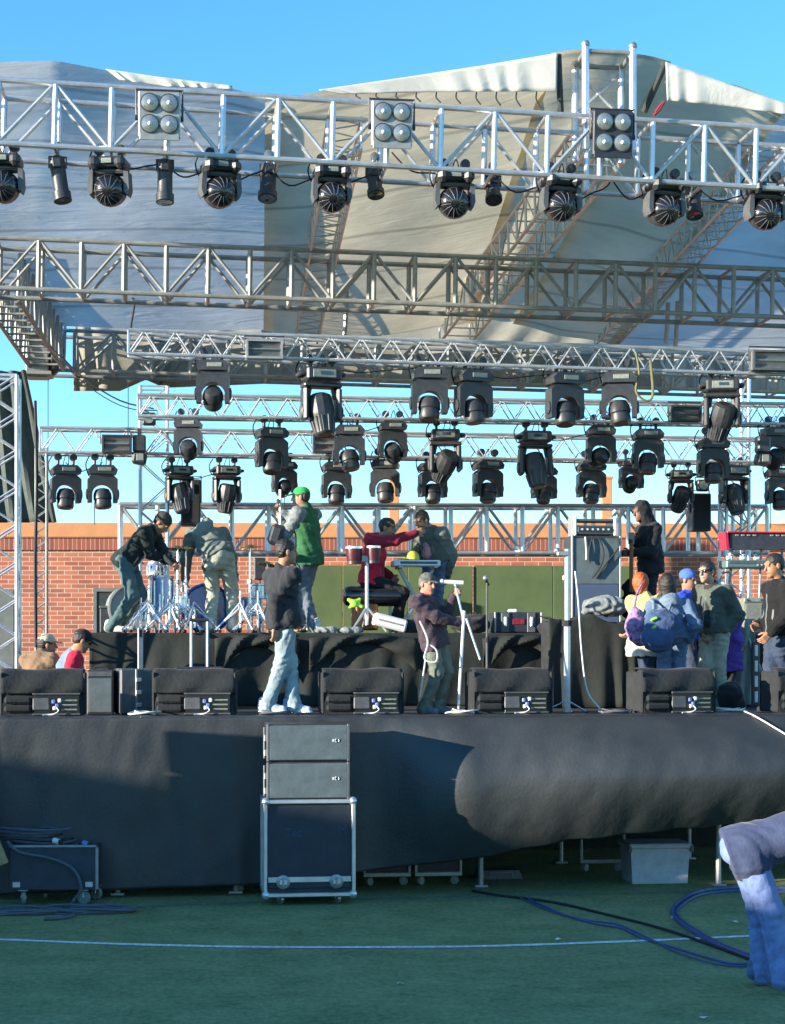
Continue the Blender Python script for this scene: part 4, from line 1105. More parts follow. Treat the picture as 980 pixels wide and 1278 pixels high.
for px, py, lb in ((4, 188, 'round-faced moving head cut by the left picture edge'), (137, 192, 'round-faced moving head between the tilted black tube and the first white blinder'),
                   (275, 196, 'round-faced moving head just right of the first white blinder'), (414, 203, 'round-faced moving head left of the middle white blinder'),
                   (567, 209, 'round-faced moving head right of the middle white blinder'), (700, 214, 'round-faced moving head left of the dark blinder'),
                   (830, 220, 'round-faced moving head right of the dark blinder'), (956, 224, 'round-faced moving head at the right end of the front truss')):
    put_head('g', px, py, 1.45, lb, GF, tilt=(R(14 + rnd.uniform(-7, 10)), R(rnd.uniform(-10, 10))), pan=R(rnd.uniform(-12, 12)), sc=1.06 + rnd.uniform(-.03, .03))
GH = 'moving heads over the stage'
TR = lambda a, b=0: (R(a), R(b))
HEADS = [
 # type, px, py(clamp), v, scale, tilt, label
 ('r', 266, 443, 3.3, 1.0, TR(52, 4), 'small tipped moving head, leftmost on the highest slim truss'),
 ('w', 401, 453, 3.3, 1.1, TR(-12, -6), 'large moving head with long barrel, above the green-capped man, on the highest slim truss'),
 ('r', 536, 451, 3.3, 1.1, TR(-12, 3), 'moving head on the highest slim truss, left one of the middle pair'),
 ('r', 591, 455, 3.3, 1.1, TR(-8, -4), 'moving head on the highest slim truss, right one of the middle pair'),
 ('r', 705, 458, 3.3, 1.1, TR(-14, 4), 'moving head on the highest slim truss, beneath the right rafter, left of the twisted strap'),
 ('r', 773, 457, 3.3, 1.1, TR(-10, -8), 'moving head on the highest slim truss, touching the hanging yellow strap'),
 ('w', 901, 468, 3.3, 1.02, TR(24, 14), 'large moving head turned askew near the right end of the highest slim truss'),
 ('r', 235, 517, 4.7, .88, TR(55, 0), 'small tipped moving head at the left end of the middle slim truss'),
 ('r', 339, 527, 4.7, 1.0, TR(-16, 6), 'moving head above a small tipped one, left of the long-barrelled big lamp'),
 ('r', 436, 524, 4.7, 1.0, TR(-10, -10), 'moving head just right of the grey flood panel in the middle'),
 ('r', 490, 520, 4.7, .9, TR(42, -28), 'small moving head twisted sideways under the middle slim truss'),
 ('w', 556, 531, 4.7, .95, TR(40, 25), 'square-yoked moving head aimed sideways, over the man at the keyboard'),
 ('w', 668, 533, 4.7, 1.0, TR(-12, -8), 'square-yoked moving head with long ribbed barrel, partly hiding a smaller lamp'),
 ('r', 750, 525, 4.7, .95, TR(50, 62), 'moving head lying nearly level, its barrel turned to the right'),
 ('r', 809, 529, 4.7, 1.0, TR(-12, 6), 'moving head left of the orange post gap, above the hooded musician'),
 ('r', 890, 541, 4.7, 1.0, TR(-4, 2), 'dark moving head below the askew large lamp at the right'),
 ('r', 968, 527, 4.7, .95, TR(50, 0), 'moving head tipped forward at the right picture edge, upper one'),
 ('r', 82, 574, 6.1, 1.0, TR(-8, 4), 'leftmost moving head, hanging near the grey side curtain'),
 ('r', 128, 574, 6.1, 1.0, TR(-6, -3), 'second moving head from the grey side curtain, left of the black scanner'),
 ('w', 224, 577, 6.1, .86, TR(-14, -8), 'square-yoked moving head with a pale base over the bent man in khaki trousers'),
 ('w', 283, 577, 6.1, .86, TR(10, 6), 'square-yoked moving head with open yoke, left of the green-capped man'),
 ('r', 355, 571, 6.1, .82, TR(55, 3), 'small tipped moving head directly above the raised pole of the green-capped man'),
 ('r', 420, 570, 6.1, .98, TR(-10, 3), 'moving head on the lowest truss, first to the right of the green cap'),
 ('r', 481, 567, 6.1, 1.0, TR(-10, -3), 'moving head on the lowest truss, above the red hooded man, before an orange post'),
 ('r', 540, 571, 6.1, .95, TR(-14, 4), 'moving head on the lowest truss, partly behind the sideways square-yoked lamp'),
 ('r', 609, 568, 6.1, 1.0, TR(-10, 5), 'moving head on the lowest truss, left of the long ribbed barrel'),
 ('r', 679, 578, 6.1, .85, TR(-16, 14), 'small moving head mostly hidden behind the ribbed square-yoked lamp'),
 ('r', 738, 570, 6.1, .98, TR(-10, 5), 'moving head on the lowest truss, above the big amplifier, before an orange post'),
 ('r', 788, 567, 6.1, .82, TR(55, 0), 'small tipped moving head over the black hood of the musician'),
 ('w', 850, 583, 6.1, .80, TR(28, 16), 'square-yoked moving head with barrel turned right, left of the small square floodlight'),
 ('w', 916, 577, 6.1, .92, TR(-16, -8), 'square-yoked moving head with pale base over the red keyboard, ribbed barrel'),
 ('r', 974, 578, 6.1, 1.0, TR(-8, 0), 'moving head cut by the right picture edge, lower one'),
]
for t, px, py, v, sc, tl, lb in HEADS:
    put_head(t, px, py, v, lb, GH, tilt=tl, sc=sc, pan=R(rnd.uniform(-17, 17)))
# power leads looping between lamps on each truss (each lead belongs to the truss dressing)
def lead(px0, py0, px1, py1, v, sag, label, r=.009, m='rubber'):
    a, b_ = PS(px0, py0, v), PS(px1, py1, v); pts = []
    for i in range(13):
        t = i / 12; p = a.lerp(b_, t); p.z -= sag * 4 * t * (1 - t) * (1 + .25 * math.sin(7 * t)); pts.append(p)
    b = MB(); b.tube(pts, r, m, 6); o = b.build('power_lead'); tag(o, label, 'cable', 'power leads between the lamps'); return o
# tubes (black cylindrical lamps) on the front truss
def tube_lamp(px, py, v, L, r, lab, rx, ry, sc=1.0, lensm='lens'):
    o = thing('tube_lamp', lab, 'stage light', PS(px, py, v), TH, 'black tube lamps on the front truss'); o.scale = (sc,) * 3
    b = MB(); b.cyl((0, -.03, .03), (0, .03, .03), .045, 'steel', n=10); b.box((0, 0, -.03), (.04, .04, .1), 'steel', bev=.006); b.build('clamp', o)
    b = MB(); b.box((0, 0, -.085), (.17, .035, .015), 'black_plastic')
    for s in (-1, 1): b.box((s * .09, 0, -.14), (.012, .035, .12), 'black_plastic')
    b.build('bracket', o)
    b = MB(); b.lathe([(.06, .11), (r, .09), (r, -.02), (r * .93, -.03), (r * .93, -L * .75), (r * 1.12, -L * .76), (r * 1.12, -L)], (0, 0, 0), (0, 0, 1), 'black_plastic', 16)
    h = b.build('barrel', o, loc=(0, 0, -.19), rot=(R(rx), R(ry), 0))
    b = MB(); b.lathe([(0, -L - .002), (r * .95, -L - .004)], (0, 0, 0), (0, 0, 1), lensm, 16, caps=False); b.build('lens', h)
    b = MB(); b.box((0, -r * .7, 0.02), (.09, .1, .13), 'black_plastic', bev=.01); b.build('lamp_housing', h)
for a in ((72, 186, 1.5, .38, .085, 'tilted black tube lamp, leftmost on the front truss', -10, -9), (206, 190, 1.5, .36, .085, 'upright black tube lamp below the first white blinder', -10, 0),
          (335, 196, 1.9, .30, .095, 'short black tube lamp where the grey and beige tarpaulins meet', -18, 3), (467, 199, 1.9, .24, .085, 'short black tube lamp below the middle white blinder', -22, -3),
          (615, 210, 1.9, .22, .085, 'short black tube lamp over the ridge rafter', -30, 2), (865, 222, 1.9, .28, .085, 'short black tube lamp right of the dark blinder', -22, 2)):
    tube_lamp(*a)
# four-lamp blinders on the front truss
def blinder(px, py, v, lab, m, rx):
    o = thing('four_lamp_blinder', lab, 'blinder light', PS(px, py, v), TH, 'four-lamp blinders on the front truss')
    w, h = .43, .47
    b = MB(); b.box((0, 0, 0), (w, .10, h), m, bev=.012); bo = b.build('housing', o, rot=(rx, 0, 0))
    for sx in (-1, 1):
        for sz in (0, 1):
            z = .115 - .215 * sz; q = MB()
            q.lathe([(.096, 0.0), (.098, .02), (.088, .022)], (sx * .098, -.05, z), (0, -1, 0), 'black_plastic', 22)
            lp = q.build('lamp', bo)
            q = MB(); q.lathe([(.086, .023), (.05, .034), (0, .038)], (sx * .098, -.05, z), (0, -1, 0), 'lamp_glass', 18, caps=False); q.sphere((sx * .098, -.086, z), .022, 'white_paint', 8, 6); q.build('lens', lp)
    b = MB(); b.box((0, -.053, .225 - .45), (w * .94, .012, .075), m, bev=.004); b.build('lower_plate', bo)
    b = MB()
    b.tube([(-.235, 0, -.05), (-.24, 0, .26), (.24, 0, .26), (.235, 0, -.05)], .014, 'black_plastic', 6); b.build('bracket', o)
    for s in (-1, 1):
        b = MB(); b.lathe([(.03, 0), (.03, .03)], (s * .218, 0, -.03), (s, 0, 0), 'black_plastic', 8); b.build('knob', o)
    b = MB(); b.cyl((0, .05, .0), (0, .12, .0), .03, 'steel', n=8); b.build('clamp', o)
blinder(199, 144, 1.12, 'white-framed four-lamp blinder on the left part of the front truss', 'alu_dull', R(4))
blinder(489, 155, 1.12, 'white-framed four-lamp blinder near the middle of the front truss, left of the ridge', 'alu_dull', R(4))
blinder(764, 167, 1.10, 'black four-lamp blinder on the front truss below the roof peak', 'case_black', R(6))
# flat flood panels
def flood(px, py, v, w, h, lab, m='black_plastic', rx=0):
    o = thing('flood_light', lab, 'flood light', PS(px, py, v), TH, 'flat flood lights on the slim trusses')
    b = MB()
    b.box((0, .07, 0), (w, .12, h), m, bev=.015)
    for s in (-1, 1): b.box((s * (w / 2 - .012), -.02, 0), (.024, .06, h), m)
    b.box((0, -.02, h / 2 - .012), (w - .05, .06, .024), m); b.box((0, -.02, -h / 2 + .012), (w - .05, .06, .024), m)
    bo = b.build('housing', o, rot=(rx, 0, 0))
    b = MB(); rows = []
    for i in range(9):
        t = i / 8; rows.append([(x, .0 - .012 * math.cos(t * math.pi * 4) - .02 * abs(t - .5), -(h / 2 - .03) + (h - .06) * t) for x in (-w / 2 + .03, w / 2 - .03)])
    b.grid(rows, 'reflector'); b.build('reflector', bo)
    b = MB(); b.cyl((-w / 2 + .04, -.025, 0), (w / 2 - .04, -.025, 0), .009, 'lamp_glass', n=6); b.build('tube', bo)
    b = MB(); b.tube([(-w / 2 - .02, .05, 0), (-w / 2 - .02, .05, h / 2 + .05), (w / 2 + .02, .05, h / 2 + .05), (w / 2 + .02, .05, 0)], .01, 'black_plastic', 6); b.build('bracket', o)
flood(330, 436, 3.05, .42, .22, 'wide flood light at the left of the highest slim truss, below the beige tarpaulin edge', 'alu_dull')
flood(964, 450, 3.05, .50, .24, 'wide flood light at the right picture edge on the highest slim truss', 'grey_plastic')
flood(856, 516, 4.5, .40, .20, 'flood light with pale reflector left of the askew large lamp')
flood(146, 554, 5.8, .38, .23, 'flood light with striped reflector at the left of the lowest truss')
flood(405, 554, 5.8, .30, .24, 'grey flood light in the middle, left of a moving head')
# small square floodlights
def small_flood(px, py, v, lab, sc=1.0, rz=0):
    o = thing('small_floodlight', lab, 'flood light', PS(px, py, v), TH + rz, 'small square floodlights'); o.scale = (sc,) * 3
    b = MB(); b.box((0, 0, 0), (.17, .10, .16), 'black_plastic', bev=.02); b.build('housing', o)
    b = MB(); b.lathe([(.06, .055), (.058, .06), (.03, .056), (0, .054)], (0, 0, 0), (0, -1, 0), 'lamp_glass', 14, caps=False); b.build('lens', o)
    b = MB(); b.tube([(-.1, 0, 0), (-.1, 0, .11), (.1, 0, .11), (.1, 0, 0)], .009, 'black_plastic', 6); b.build('bracket', o)
small_flood(186, 523, 4.9, 'small black floodlight at the left end of the middle slim truss')
small_flood(877, 606, 6.0, 'small square floodlight right of the turned square-yoked lamp')
# scanner lamps (upright boxes with a mirror)
def scanner(px, py, v, lab):
    o = thing('scanner_light', lab, 'stage light', PS(px, py, v), TH, 'black scanner lamps')
    b = MB(); b.box((0, 0, -.02), (.17, .16, .22), 'black_plastic', bev=.02); b.build('housing', o)
    b = MB(); b.box((0, 0, -.21), (.19, .18, .16), 'black_plastic', Matrix.Rotation(R(10), 3, 'Y'), bev=.03); b.build('mirror_box', o)
    b = MB(); b.box((0.01, -.092, -.2), (.09, .012, .09), 'label_grey', bev=.004); b.build('mirror', o)
    b = MB(); b.box((0, .02, .13), (.05, .05, .1), 'black_plastic'); b.build('clamp', o)
scanner(174, 552, 5.85, 'black scanner lamp right of the striped flood light')
scanner(952, 553, 4.5, 'black scanner lamp near the right picture edge, beside the tipped moving head')
# black hanging loudspeaker boxes behind the right end
for px, py, v, w, h, lb in ((873, 640, 6.5, .26, .52, 'black box speaker hanging before the back truss, left of the red keyboard'), (238, 628, 6.5, .26, .62, 'tall black box hanging behind the two drum helpers')):
    o = thing('hanging_speaker', lb, 'speaker', PS(px, py, v), TH, 'black hanging box speakers')
    b = MB(); b.box((0, 0, 0), (w, .28, h), 'black_plastic', bev=.015); b.build('cabinet', o)
    b = MB(); b.box((0, -.143, 0), (w * .86, .01, h * .9), 'rubber', bev=.004); b.build('grille', o)
    b = MB(); b.tube([(-w / 2 - .01, 0, 0), (-w / 2 - .01, 0, h / 2 + .05), (w / 2 + .01, 0, h / 2 + .05), (w / 2 + .01, 0, 0)], .012, 'steel', 6); b.build('bracket', o)
for i, a in enumerate(((137, 198, 206, 200, 1.6, .10), (206, 203, 275, 205, 1.6, .14), (275, 205, 335, 205, 1.8, .16), (335, 206, 414, 210, 1.8, .20), (414, 212, 467, 212, 1.8, .14), (489, 190, 567, 214, 1.6, .13), (615, 214, 700, 220, 1.8, .2), (700, 220, 764, 224, 1.6, .22), (764, 224, 830, 226, 1.6, .2), (865, 228, 956, 232, 1.8, .18))):
    lead(*a, 'black lead sagging below the front truss, ' + ('below the first white blinder, leftmost', 'from the first white blinder to the next lamp', 'left of the tarpaulin seam', 'under the beige tarpaulin left edge', 'below the middle white blinder', 'right of the middle white blinder', 'over the ridge rafter', 'left of the dark blinder', 'right of the dark blinder', 'at the right end')[i])
for i, a in enumerate(((82, 577, 128, 577, 6.1, .12), (224, 585, 283, 585, 6.1, .12), (401, 456, 536, 456, 3.4, .08), (591, 462, 705, 463, 3.4, .09), (705, 463, 773, 462, 3.4, .12), (436, 528, 490, 526, 4.8, .10), (668, 540, 750, 534, 4.8, .12))):
    lead(*a, 'thin black lead between lamps, ' + ('on the lowest truss near the side curtain', 'between the two square-yoked lamps at the left', 'right of the large long-barrelled lamp', 'over the bare stretch of the highest slim truss', 'left of the yellow strap', 'right of the grey flood panel', 'right of the ribbed barrel')[i], r=.007)
# straps and chains hanging from the roof
def hang(name, pts, v, r, m, label, cat, group=None):
    b = MB(); b.tube([PS(x, y, v) for x, y in pts], r, m, 6, 4); tag(b.build(name), label, cat, group)
hang('ratchet_strap', [(794, 440), (798, 465), (794, 488), (806, 500), (815, 492), (812, 450)], 3.15, .016, 'strap', 'yellowish twisted strap dangling from the highest slim truss', 'strap')
hang('red_tie', [(818, 140), (824, 132), (829, 127), (823, 137), (816, 144)], 1.2, .016, 'red_tie', 'short red band tied round the front truss right of the dark blinder', 'tie band')
hang('hanging_cable', [(165, 372), (168, 378), (163, 410), (160, 440)], 7.4, .016, 'rubber', 'thick black cable dropping from the second roof truss at the left', 'cable', 'hanging cables')
for px, y0, y1, v, lb in ((432, 362, 420, 7.2, 'dark hoist strut below the second roof truss, near the left rafter'), (845, 376, 432, 7.2, 'dark hoist strut below the second roof truss, right of the right rafter'), (833, 378, 428, 7.6, 'thin hoist strut leaning beside the thicker one at the right')):
    hang('hoist_strut', [(px + 1, y0), (px, (y0 + y1) / 2), (px - 2, y1)], v, .035, 'steel', lb, 'strut', 'hoist struts')
for px, y0, y1, v, lb in ((60, 470, 650, 8.8, 'thin hanging wire between the side curtain and the leftmost lamp'), (118, 627, 655, 6.1, 'thin wire hanging below the second lamp from the curtain'), (355, 600, 634, 6.1, 'thin wire above the raised pole of the green-capped man'), (962, 590, 660, 6.6, 'thin wire hanging at the far right'), (160, 480, 560, 6.8, 'thin wire hanging left of the middle slim truss')):
    hang('hanging_wire', [(px, y0), (px, (y0 + y1) / 2), (px, y1)], v, .006, 'rubber', lb, 'wire', 'thin hanging wires')
hang('stage_cable', [(44, 500), (46, 600), (44, 700), (45, 808)], 5.6, .02, 'rubber', 'thick dark cable hanging straight down before the brick wall at the left', 'cable', 'hanging cables')
hang('guy_wire', [(62, 432), (105, 472), (150, 500), (192, 510)], 9.0, .012, 'rubber', 'pair-like slanting cable from the corner block to the middle slim truss', 'cable', 'slanting guy cables')
hang('guy_wire', [(62, 440), (110, 482), (150, 506), (186, 514)], 8.9, .008, 'rubber', 'thinner slanting cable just below the other one at the corner block', 'cable', 'slanting guy cables')
# ---------------------------------------------------------------- equipment
def caster(o, x, y, r=.05, m='lamp_glass', name='caster', h=.11, rot=.4):
    b = MB(); b.box((x, y, h - .006), (.09, .08, .012), 'steel', bev=.003)
    q = Vector((math.cos(rot), math.sin(rot), 0))
    for s in (-1, 1): b.cyl((x, y, h - .01), (x + s * q.x * .02, y + s * q.y * .02, r), .011, 'steel', n=6)
    b.cyl(Vector((x, y, r)) - q * .016, Vector((x, y, r)) + q * .016, r, m, n=14)
    return b.build(name, o)
def text(s, size, m, parent, loc, rot=(R(90), 0, 0), name='stencil'):
    c = bpy.data.curves.new(name, 'FONT'); c.body = s; c.size = size; c.extrude = .001; c.align_x = 'CENTER'; c.align_y = 'CENTER'
    t = bpy.data.objects.new(name, c); COL.objects.link(t); bpy.context.view_layer.update()
    me = bpy.data.meshes.new_from_object(t); bpy.data.objects.remove(t); me.materials.clear(); me.materials.append(M[m])
    o = bpy.data.objects.new(name, me); COL.objects.link(o); o.parent = parent; o.location = loc; o.rotation_euler = rot; return o
M['stencil_blue'] = mat('stencil_blue', (0.045, 0.06, 0.12), rough=.7)
# road case with metal edges and two flat loudspeaker boxes on it
d = 16.55; g0 = P(386.5, 1130, d); g0.z = 0
W, HH, D = .83, .875, .62; zb = .10
o = thing('road_case', 'upright black flight case with bright metal edges on casters, before the stage skirt', 'flight case', g0, TH)
b = MB(); b.box((0, D / 2, zb + HH / 2), (W - .03, D - .03, HH - .03), 'case_black', bev=.004); b.build('panels', o)
def edge(a, c, t, m='alu'):
    a, c = Vector(a), Vector(c); ce = (a + c) / 2; s = [abs(a[i] - c[i]) + t for i in range(3)]
    b = MB(); b.box(ce, s, m, bev=.006); return b.build('edge_profile', o)
x0, x1, y0, y1, z0, z1 = -W / 2, W / 2, 0, D, zb, zb + HH
for y in (y0, y1):
    edge((x0, y, z0), (x0, y, z1), .036); edge((x1, y, z0), (x1, y, z1), .036); edge((x0 + .04, y, z0), (x1 - .04, y, z0), .038); edge((x0 + .04, y, z1), (x1 - .04, y, z1), .038)
for x in (x0, x1):
    for z in (z0, z1): edge((x, y0 + .04, z), (x, y1 - .04, z), .036)
b = MB(); b.box((0, -.012, zb + .145), (W - .05, .02, .052), 'alu', bev=.004); b.build('lid_band', o)
b = MB(); b.box((0, -.008, zb + .09), (W - .08, .012, .05), 'case_black', bev=.003); b.build('base_band', o)
for x in (-.25, .25):
    b = MB(); b.lathe([(.066, 0), (.066, .012), (.055, .016)], (x, -.024, zb + .125), (0, -1, 0), 'steel', 20); b.box((x, -.047, zb + .125), (.075, .014, .05), 'alu', bev=.005); b.box((x, -.047, zb + .125), (.02, .026, .08), 'alu_dull', bev=.004); b.build('butterfly_latch', o)
for x in (x0, x1):
    for z in (z0, z1):
        b = MB(); b.sphere((x * .985, .012, z if z > .5 else z), .042, 'alu', 10, 8); b.build('ball_corner', o)
for x in (-.27, .27):
    for y in (.1, D - .1): caster(o, x, y, .05)
text('Tec', .11, 'stencil_blue', o, (-.15, .012, zb + .58)); text('M', .12, 'stencil_blue', o, (.31, .012, zb + .6))
for k, lb in ((0, 'lower of the two flat black loudspeaker boxes stacked on the flight case'), (1, 'upper of the two flat black loudspeaker boxes stacked on the flight case')):
    q = thing('loudspeaker_box', lb, 'speaker', g0 + Vector((-.01, 0, zb + HH + .02 + k * .357)), TH, 'loudspeaker boxes on the flight case')
    b = MB(); b.prism([(-.385, 0), (.385, 0), (.385, .35), (-.385, .35)], .02, .5, 'black_plastic'); b.build('cabinet', q)
    b = MB(); b.box((0, .01, .175), (.735, .03, .325), 'amp_teal', bev=.006); gr = b.build('grille', q)
    b = MB(); b.box((.232, -.008, .245 - .05), (.014, .006, .024), 'white_paint'); b.tube([(.262, -.008, .211), (.25, -.008, .203), (.25, -.008, .187), (.262, -.008, .179)], .004, 'white_paint', 5); b.tube([(.282, -.008, .209), (.288, -.008, .195), (.282, -.008, .181)], .004, 'white_paint', 5); b.build('emblem', gr)
    for s in (-1, 1):
        b = MB(); b.box((s * .378, .02, .175), (.028, .05, .35), 'grey_plastic', bev=.006); b.build('side_rail', q)
    b = MB(); b.box((-.4, .05, .22), (.03, .05, .06), 'steel', bev=.004); b.box((-.4, .05, .08), (.03, .05, .06), 'steel', bev=.004); b.cyl((-.412, .05, .03), (-.412, .05, .32), .009, 'steel', n=6); b.build('rigging_link', q)
# open grey crate on casters with cables over it
g1 = P(66, 1129, 16.6); g1.z = 0
o = thing('cable_crate', 'worn grey crate on casters at the left, heaped with black cable', 'crate', g1, TH - .10)
b = MB(); w, dd, h, t = .80, .5, .40, .02
b.box((0, 0, .14 + h / 2), (w, t, h), 'crate_grey', bev=.004); b.box((0, dd, .14 + h / 2), (w, t, h), 'crate_grey'); b.box((0, dd / 2, .15), (w - .01, dd - .03, t), 'crate_grey')
for s in (-1, 1): b.box((s * (w / 2 - .01), dd / 2, .14 + h / 2), (t, dd - .025, h), 'crate_grey')
b.build('box', o)
b = MB(); b.box((w / 2 + .012, .02, .14 + h / 2), (.028, .05, h), 'steel', bev=.004); b.box((0, 0, .14 + h + .01), (w + .02, .04, .022), 'steel', bev=.004); b.build('metal_edge', o)
for x, y, r in ((-.28, .02, .3), (.29, .02, 1.2), (-.14, .4, .2), (.36, .34, .9)): caster(o, x, y, .062, 'label_grey', rot=r, h=.14)
for i, s in enumerate((-1, 1)):
    b = MB(); b.box((s * .34, -.016, .19), (.07, .012, .05), 'alu', bev=.004); b.build('corner_plate', o)
def coil(name, label, c, rx, ry, n, r, m, turns=5, lift=0.03, seed=1, jitter=.12, group=None):
    rr = random.Random(seed); b = MB(); pts = []
    for i in range(turns * n):
        a = 2 * math.pi * i / n; q = 1 + jitter * math.sin(i * .37 + seed) + rr.uniform(-jitter, jitter) * .25
        pts.append(Vector(c) + Vector((rx * q * math.cos(a), ry * q * math.sin(a), r + lift * (i / (turns * n)) + .012 * math.sin(i * .9))))
    b.tube(pts, r, m, 6, 2); o = b.build(name); tag(o, label, 'cable', group); return o
coil('cable_heap', 'tangled black cables heaped on top of the grey crate', g1 + Vector((-.22, .22, .50)), .30, .17, 14, .014, 'rubber_grey', 6, .20, 3, .35)
GC = 'cables lying on the turf'
coil('cable_coil', 'large loose coil of dark cable on the turf before the grey crate', GR(110, 1139), .42, .16, 18, .013, 'rubber_grey', 5, .03, 5, .15, GC)
coil('cable_coil', 'flat loose coil of dark cable at the left edge of the turf', GR(10, 1140), .50, .14, 18, .013, 'rubber_grey', 4, .03, 9, .15, GC)
def run(name, label, pts, r, m, group=GC, cat='cable', k=6):
    b = MB(); b.tube(pts, r, m, 8, k); tag(b.build(name), label, cat, group)
run('crate_cable', 'thick cable hanging from the crate down to the coil', [g1 + Vector((-.42, -.05, .60)), g1 + Vector((-.30, -.06, .50)), g1 + Vector((-.02, -.04, .44)), g1 + Vector((.2, -.05, .34)), g1 + Vector((.28, -.08, .16)), g1 + Vector((.2, -.13, .03)), GR(90, 1143, .02), GR(55, 1147, .02)], .015, 'rubber_grey')
for i, (dx, dz, mm) in enumerate(((.02, .60, 'white_paint'), (.30, .575, 'blue_led'))):
    b = MB(); b.cyl(g1 + Vector((dx - .02, .04, dz)), g1 + Vector((dx + .03, .02, dz - .01)), .028, mm, n=10); b.cyl(g1 + Vector((dx + .03, .02, dz - .01)), g1 + Vector((dx + .07, .03, dz - .02)), .02, 'rubber', n=8)
    tag(b.build('cable_plug'), ('white cable plug lying on the crate cables', 'bluish cable plug on the crate rim')[i], 'plug', 'cable plugs on the crate')
b = MB(); b.box((0, 0, .42), (.10, .04, .86), 'wood', bev=.004); o = b.build('wooden_plank', loc=P(4, 1062, 16.5), rot=(0, R(-22), TH)); tag(o, 'yellowish wooden plank leaning at the left picture edge', 'plank')
o.location.z = .40
# blue and black leads on the right side of the turf
V2 = lambda x, y: GR(x, y, .012)
run('power_cable', 'black cable running from under the stage across the white line', [V2(590, 1112), V2(625, 1118), V2(690, 1126), V2(760, 1142), V2(830, 1160), V2(900, 1184), V2(940, 1199), V2(985, 1216)], .013, 'rubber')
run('hose', 'thick blue-grey hose curving round on the turf at the right', [V2(985, 1109), V2(920, 1108), V2(872, 1113), V2(845, 1128), V2(840, 1142), V2(858, 1158), V2(890, 1177), V2(930, 1194), V2(985, 1212)], .02, 'cable_blue')
run('hose', 'second blue hose lying beside the thicker one at the right', [V2(985, 1114), V2(920, 1112), V2(874, 1117), V2(850, 1131), V2(846, 1143), V2(866, 1159), V2(900, 1178), V2(945, 1195), V2(990, 1208)], .014, 'cable_blue')
run('power_cable', 'thin blue lead wavering across the white line toward the bent person', [V2(660, 1122), V2(700, 1140), V2(740, 1152), V2(775, 1158), V2(800, 1170), V2(840, 1182), V2(880, 1194), V2(920, 1203), V2(985, 1200)], .010, 'cable_blue')
run('power_cable', 'second thin blue lead just left of the first one', [V2(650, 1121), V2(690, 1138), V2(732, 1148), V2(772, 1154), V2(812, 1172), V2(850, 1190), V2(900, 1204), V2(950, 1206)], .008, 'cable_blue')
# cases and frames under the stage
def frame_case(px, py, v, w, h, lab, body=True, m='alu_dull', dd=.5):
    p = PS(px, py, v); p.z = 0; o = thing('case_dolly', lab, 'dolly', p, TH, 'case dollies under the stage')
    zb = .09
    if body:
        b = MB(); b.box((0, dd / 2, zb + h / 2 + .02), (w - .05, dd, h), 'case_black', bev=.01); b.build('case_body', o)
    b = MB(); b.box((0, 0, zb + .02), (w, .04, .045), m, bev=.006); b.build('bottom_rail', o)
    for s in (-1, 1):
        b = MB(); b.box((s * (w / 2 - .015), 0, zb + h / 2 + .02), (.03, .04, h), m, bev=.006); b.build('upright', o)
        caster(o, s * (w / 2 - .07), .03, .042, 'label_grey', h=.1, rot=.2 + s)
frame_case(483, 1105, .55, .49, .45, 'dark wheeled case with pale bottom rail, first to the right of the flight case')
frame_case(547, 1102, .55, .49, .45, 'dark wheeled case with pale bottom rail, second to the right of the flight case')
frame_case(322, 1112, .2, .5, .35, 'wheeled case partly hidden behind the left side of the flight case')
frame_case(752, 1092, 1.4, .5, .7, 'open metal frame on wheels under the stage beside the pale bin', body=False)
p = PS(824, 1103, .35); p.z = 0; o = thing('storage_bin', 'scuffed pale grey bin with a thick lid under the stage', 'bin', p, TH)
b = MB(); s = .61; b.add([(-.29, 0, .0), (.29, 0, .0), (.29, .42, .0), (-.29, .42, .0), (-.31, -.01, .36), (.31, -.01, .36), (.31, .43, .36), (-.31, .43, .36)], [(0, 3, 2, 1), (4, 5, 6, 7), (0, 1, 5, 4), (1, 2, 6, 5), (2, 3, 7, 6), (3, 0, 4, 7)], 'bin_white'); b.build('body', o, smooth=20)
b = MB(); b.box((0, .21, .385), (.67, .5, .055), 'bin_white', bev=.015); b.build('lid', o)
for sx in (-1, 1):
    b = MB(); b.box((sx * .325, -.03, .36), (.04, .03, .07), 'grey_plastic', bev=.008); b.build('latch', o)
p = PS(625, 1106, .9); p.z = 0; o = thing('cable_ramp', 'low grey plate with handles lying in the shade under the stage', 'ramp', p, TH)
b = MB(); b.prism([(-.24, 0), (.24, 0), (.2, .09), (-.2, .09)], 0, .3, 'grey_plastic'); b.build('plate', o)
b = MB(); b.tube([(-.12, -.01, .03), (-.12, -.03, .07), (.12, -.03, .07), (.12, -.01, .03)], .01, 'alu_dull', 6); b.build('handle', o)

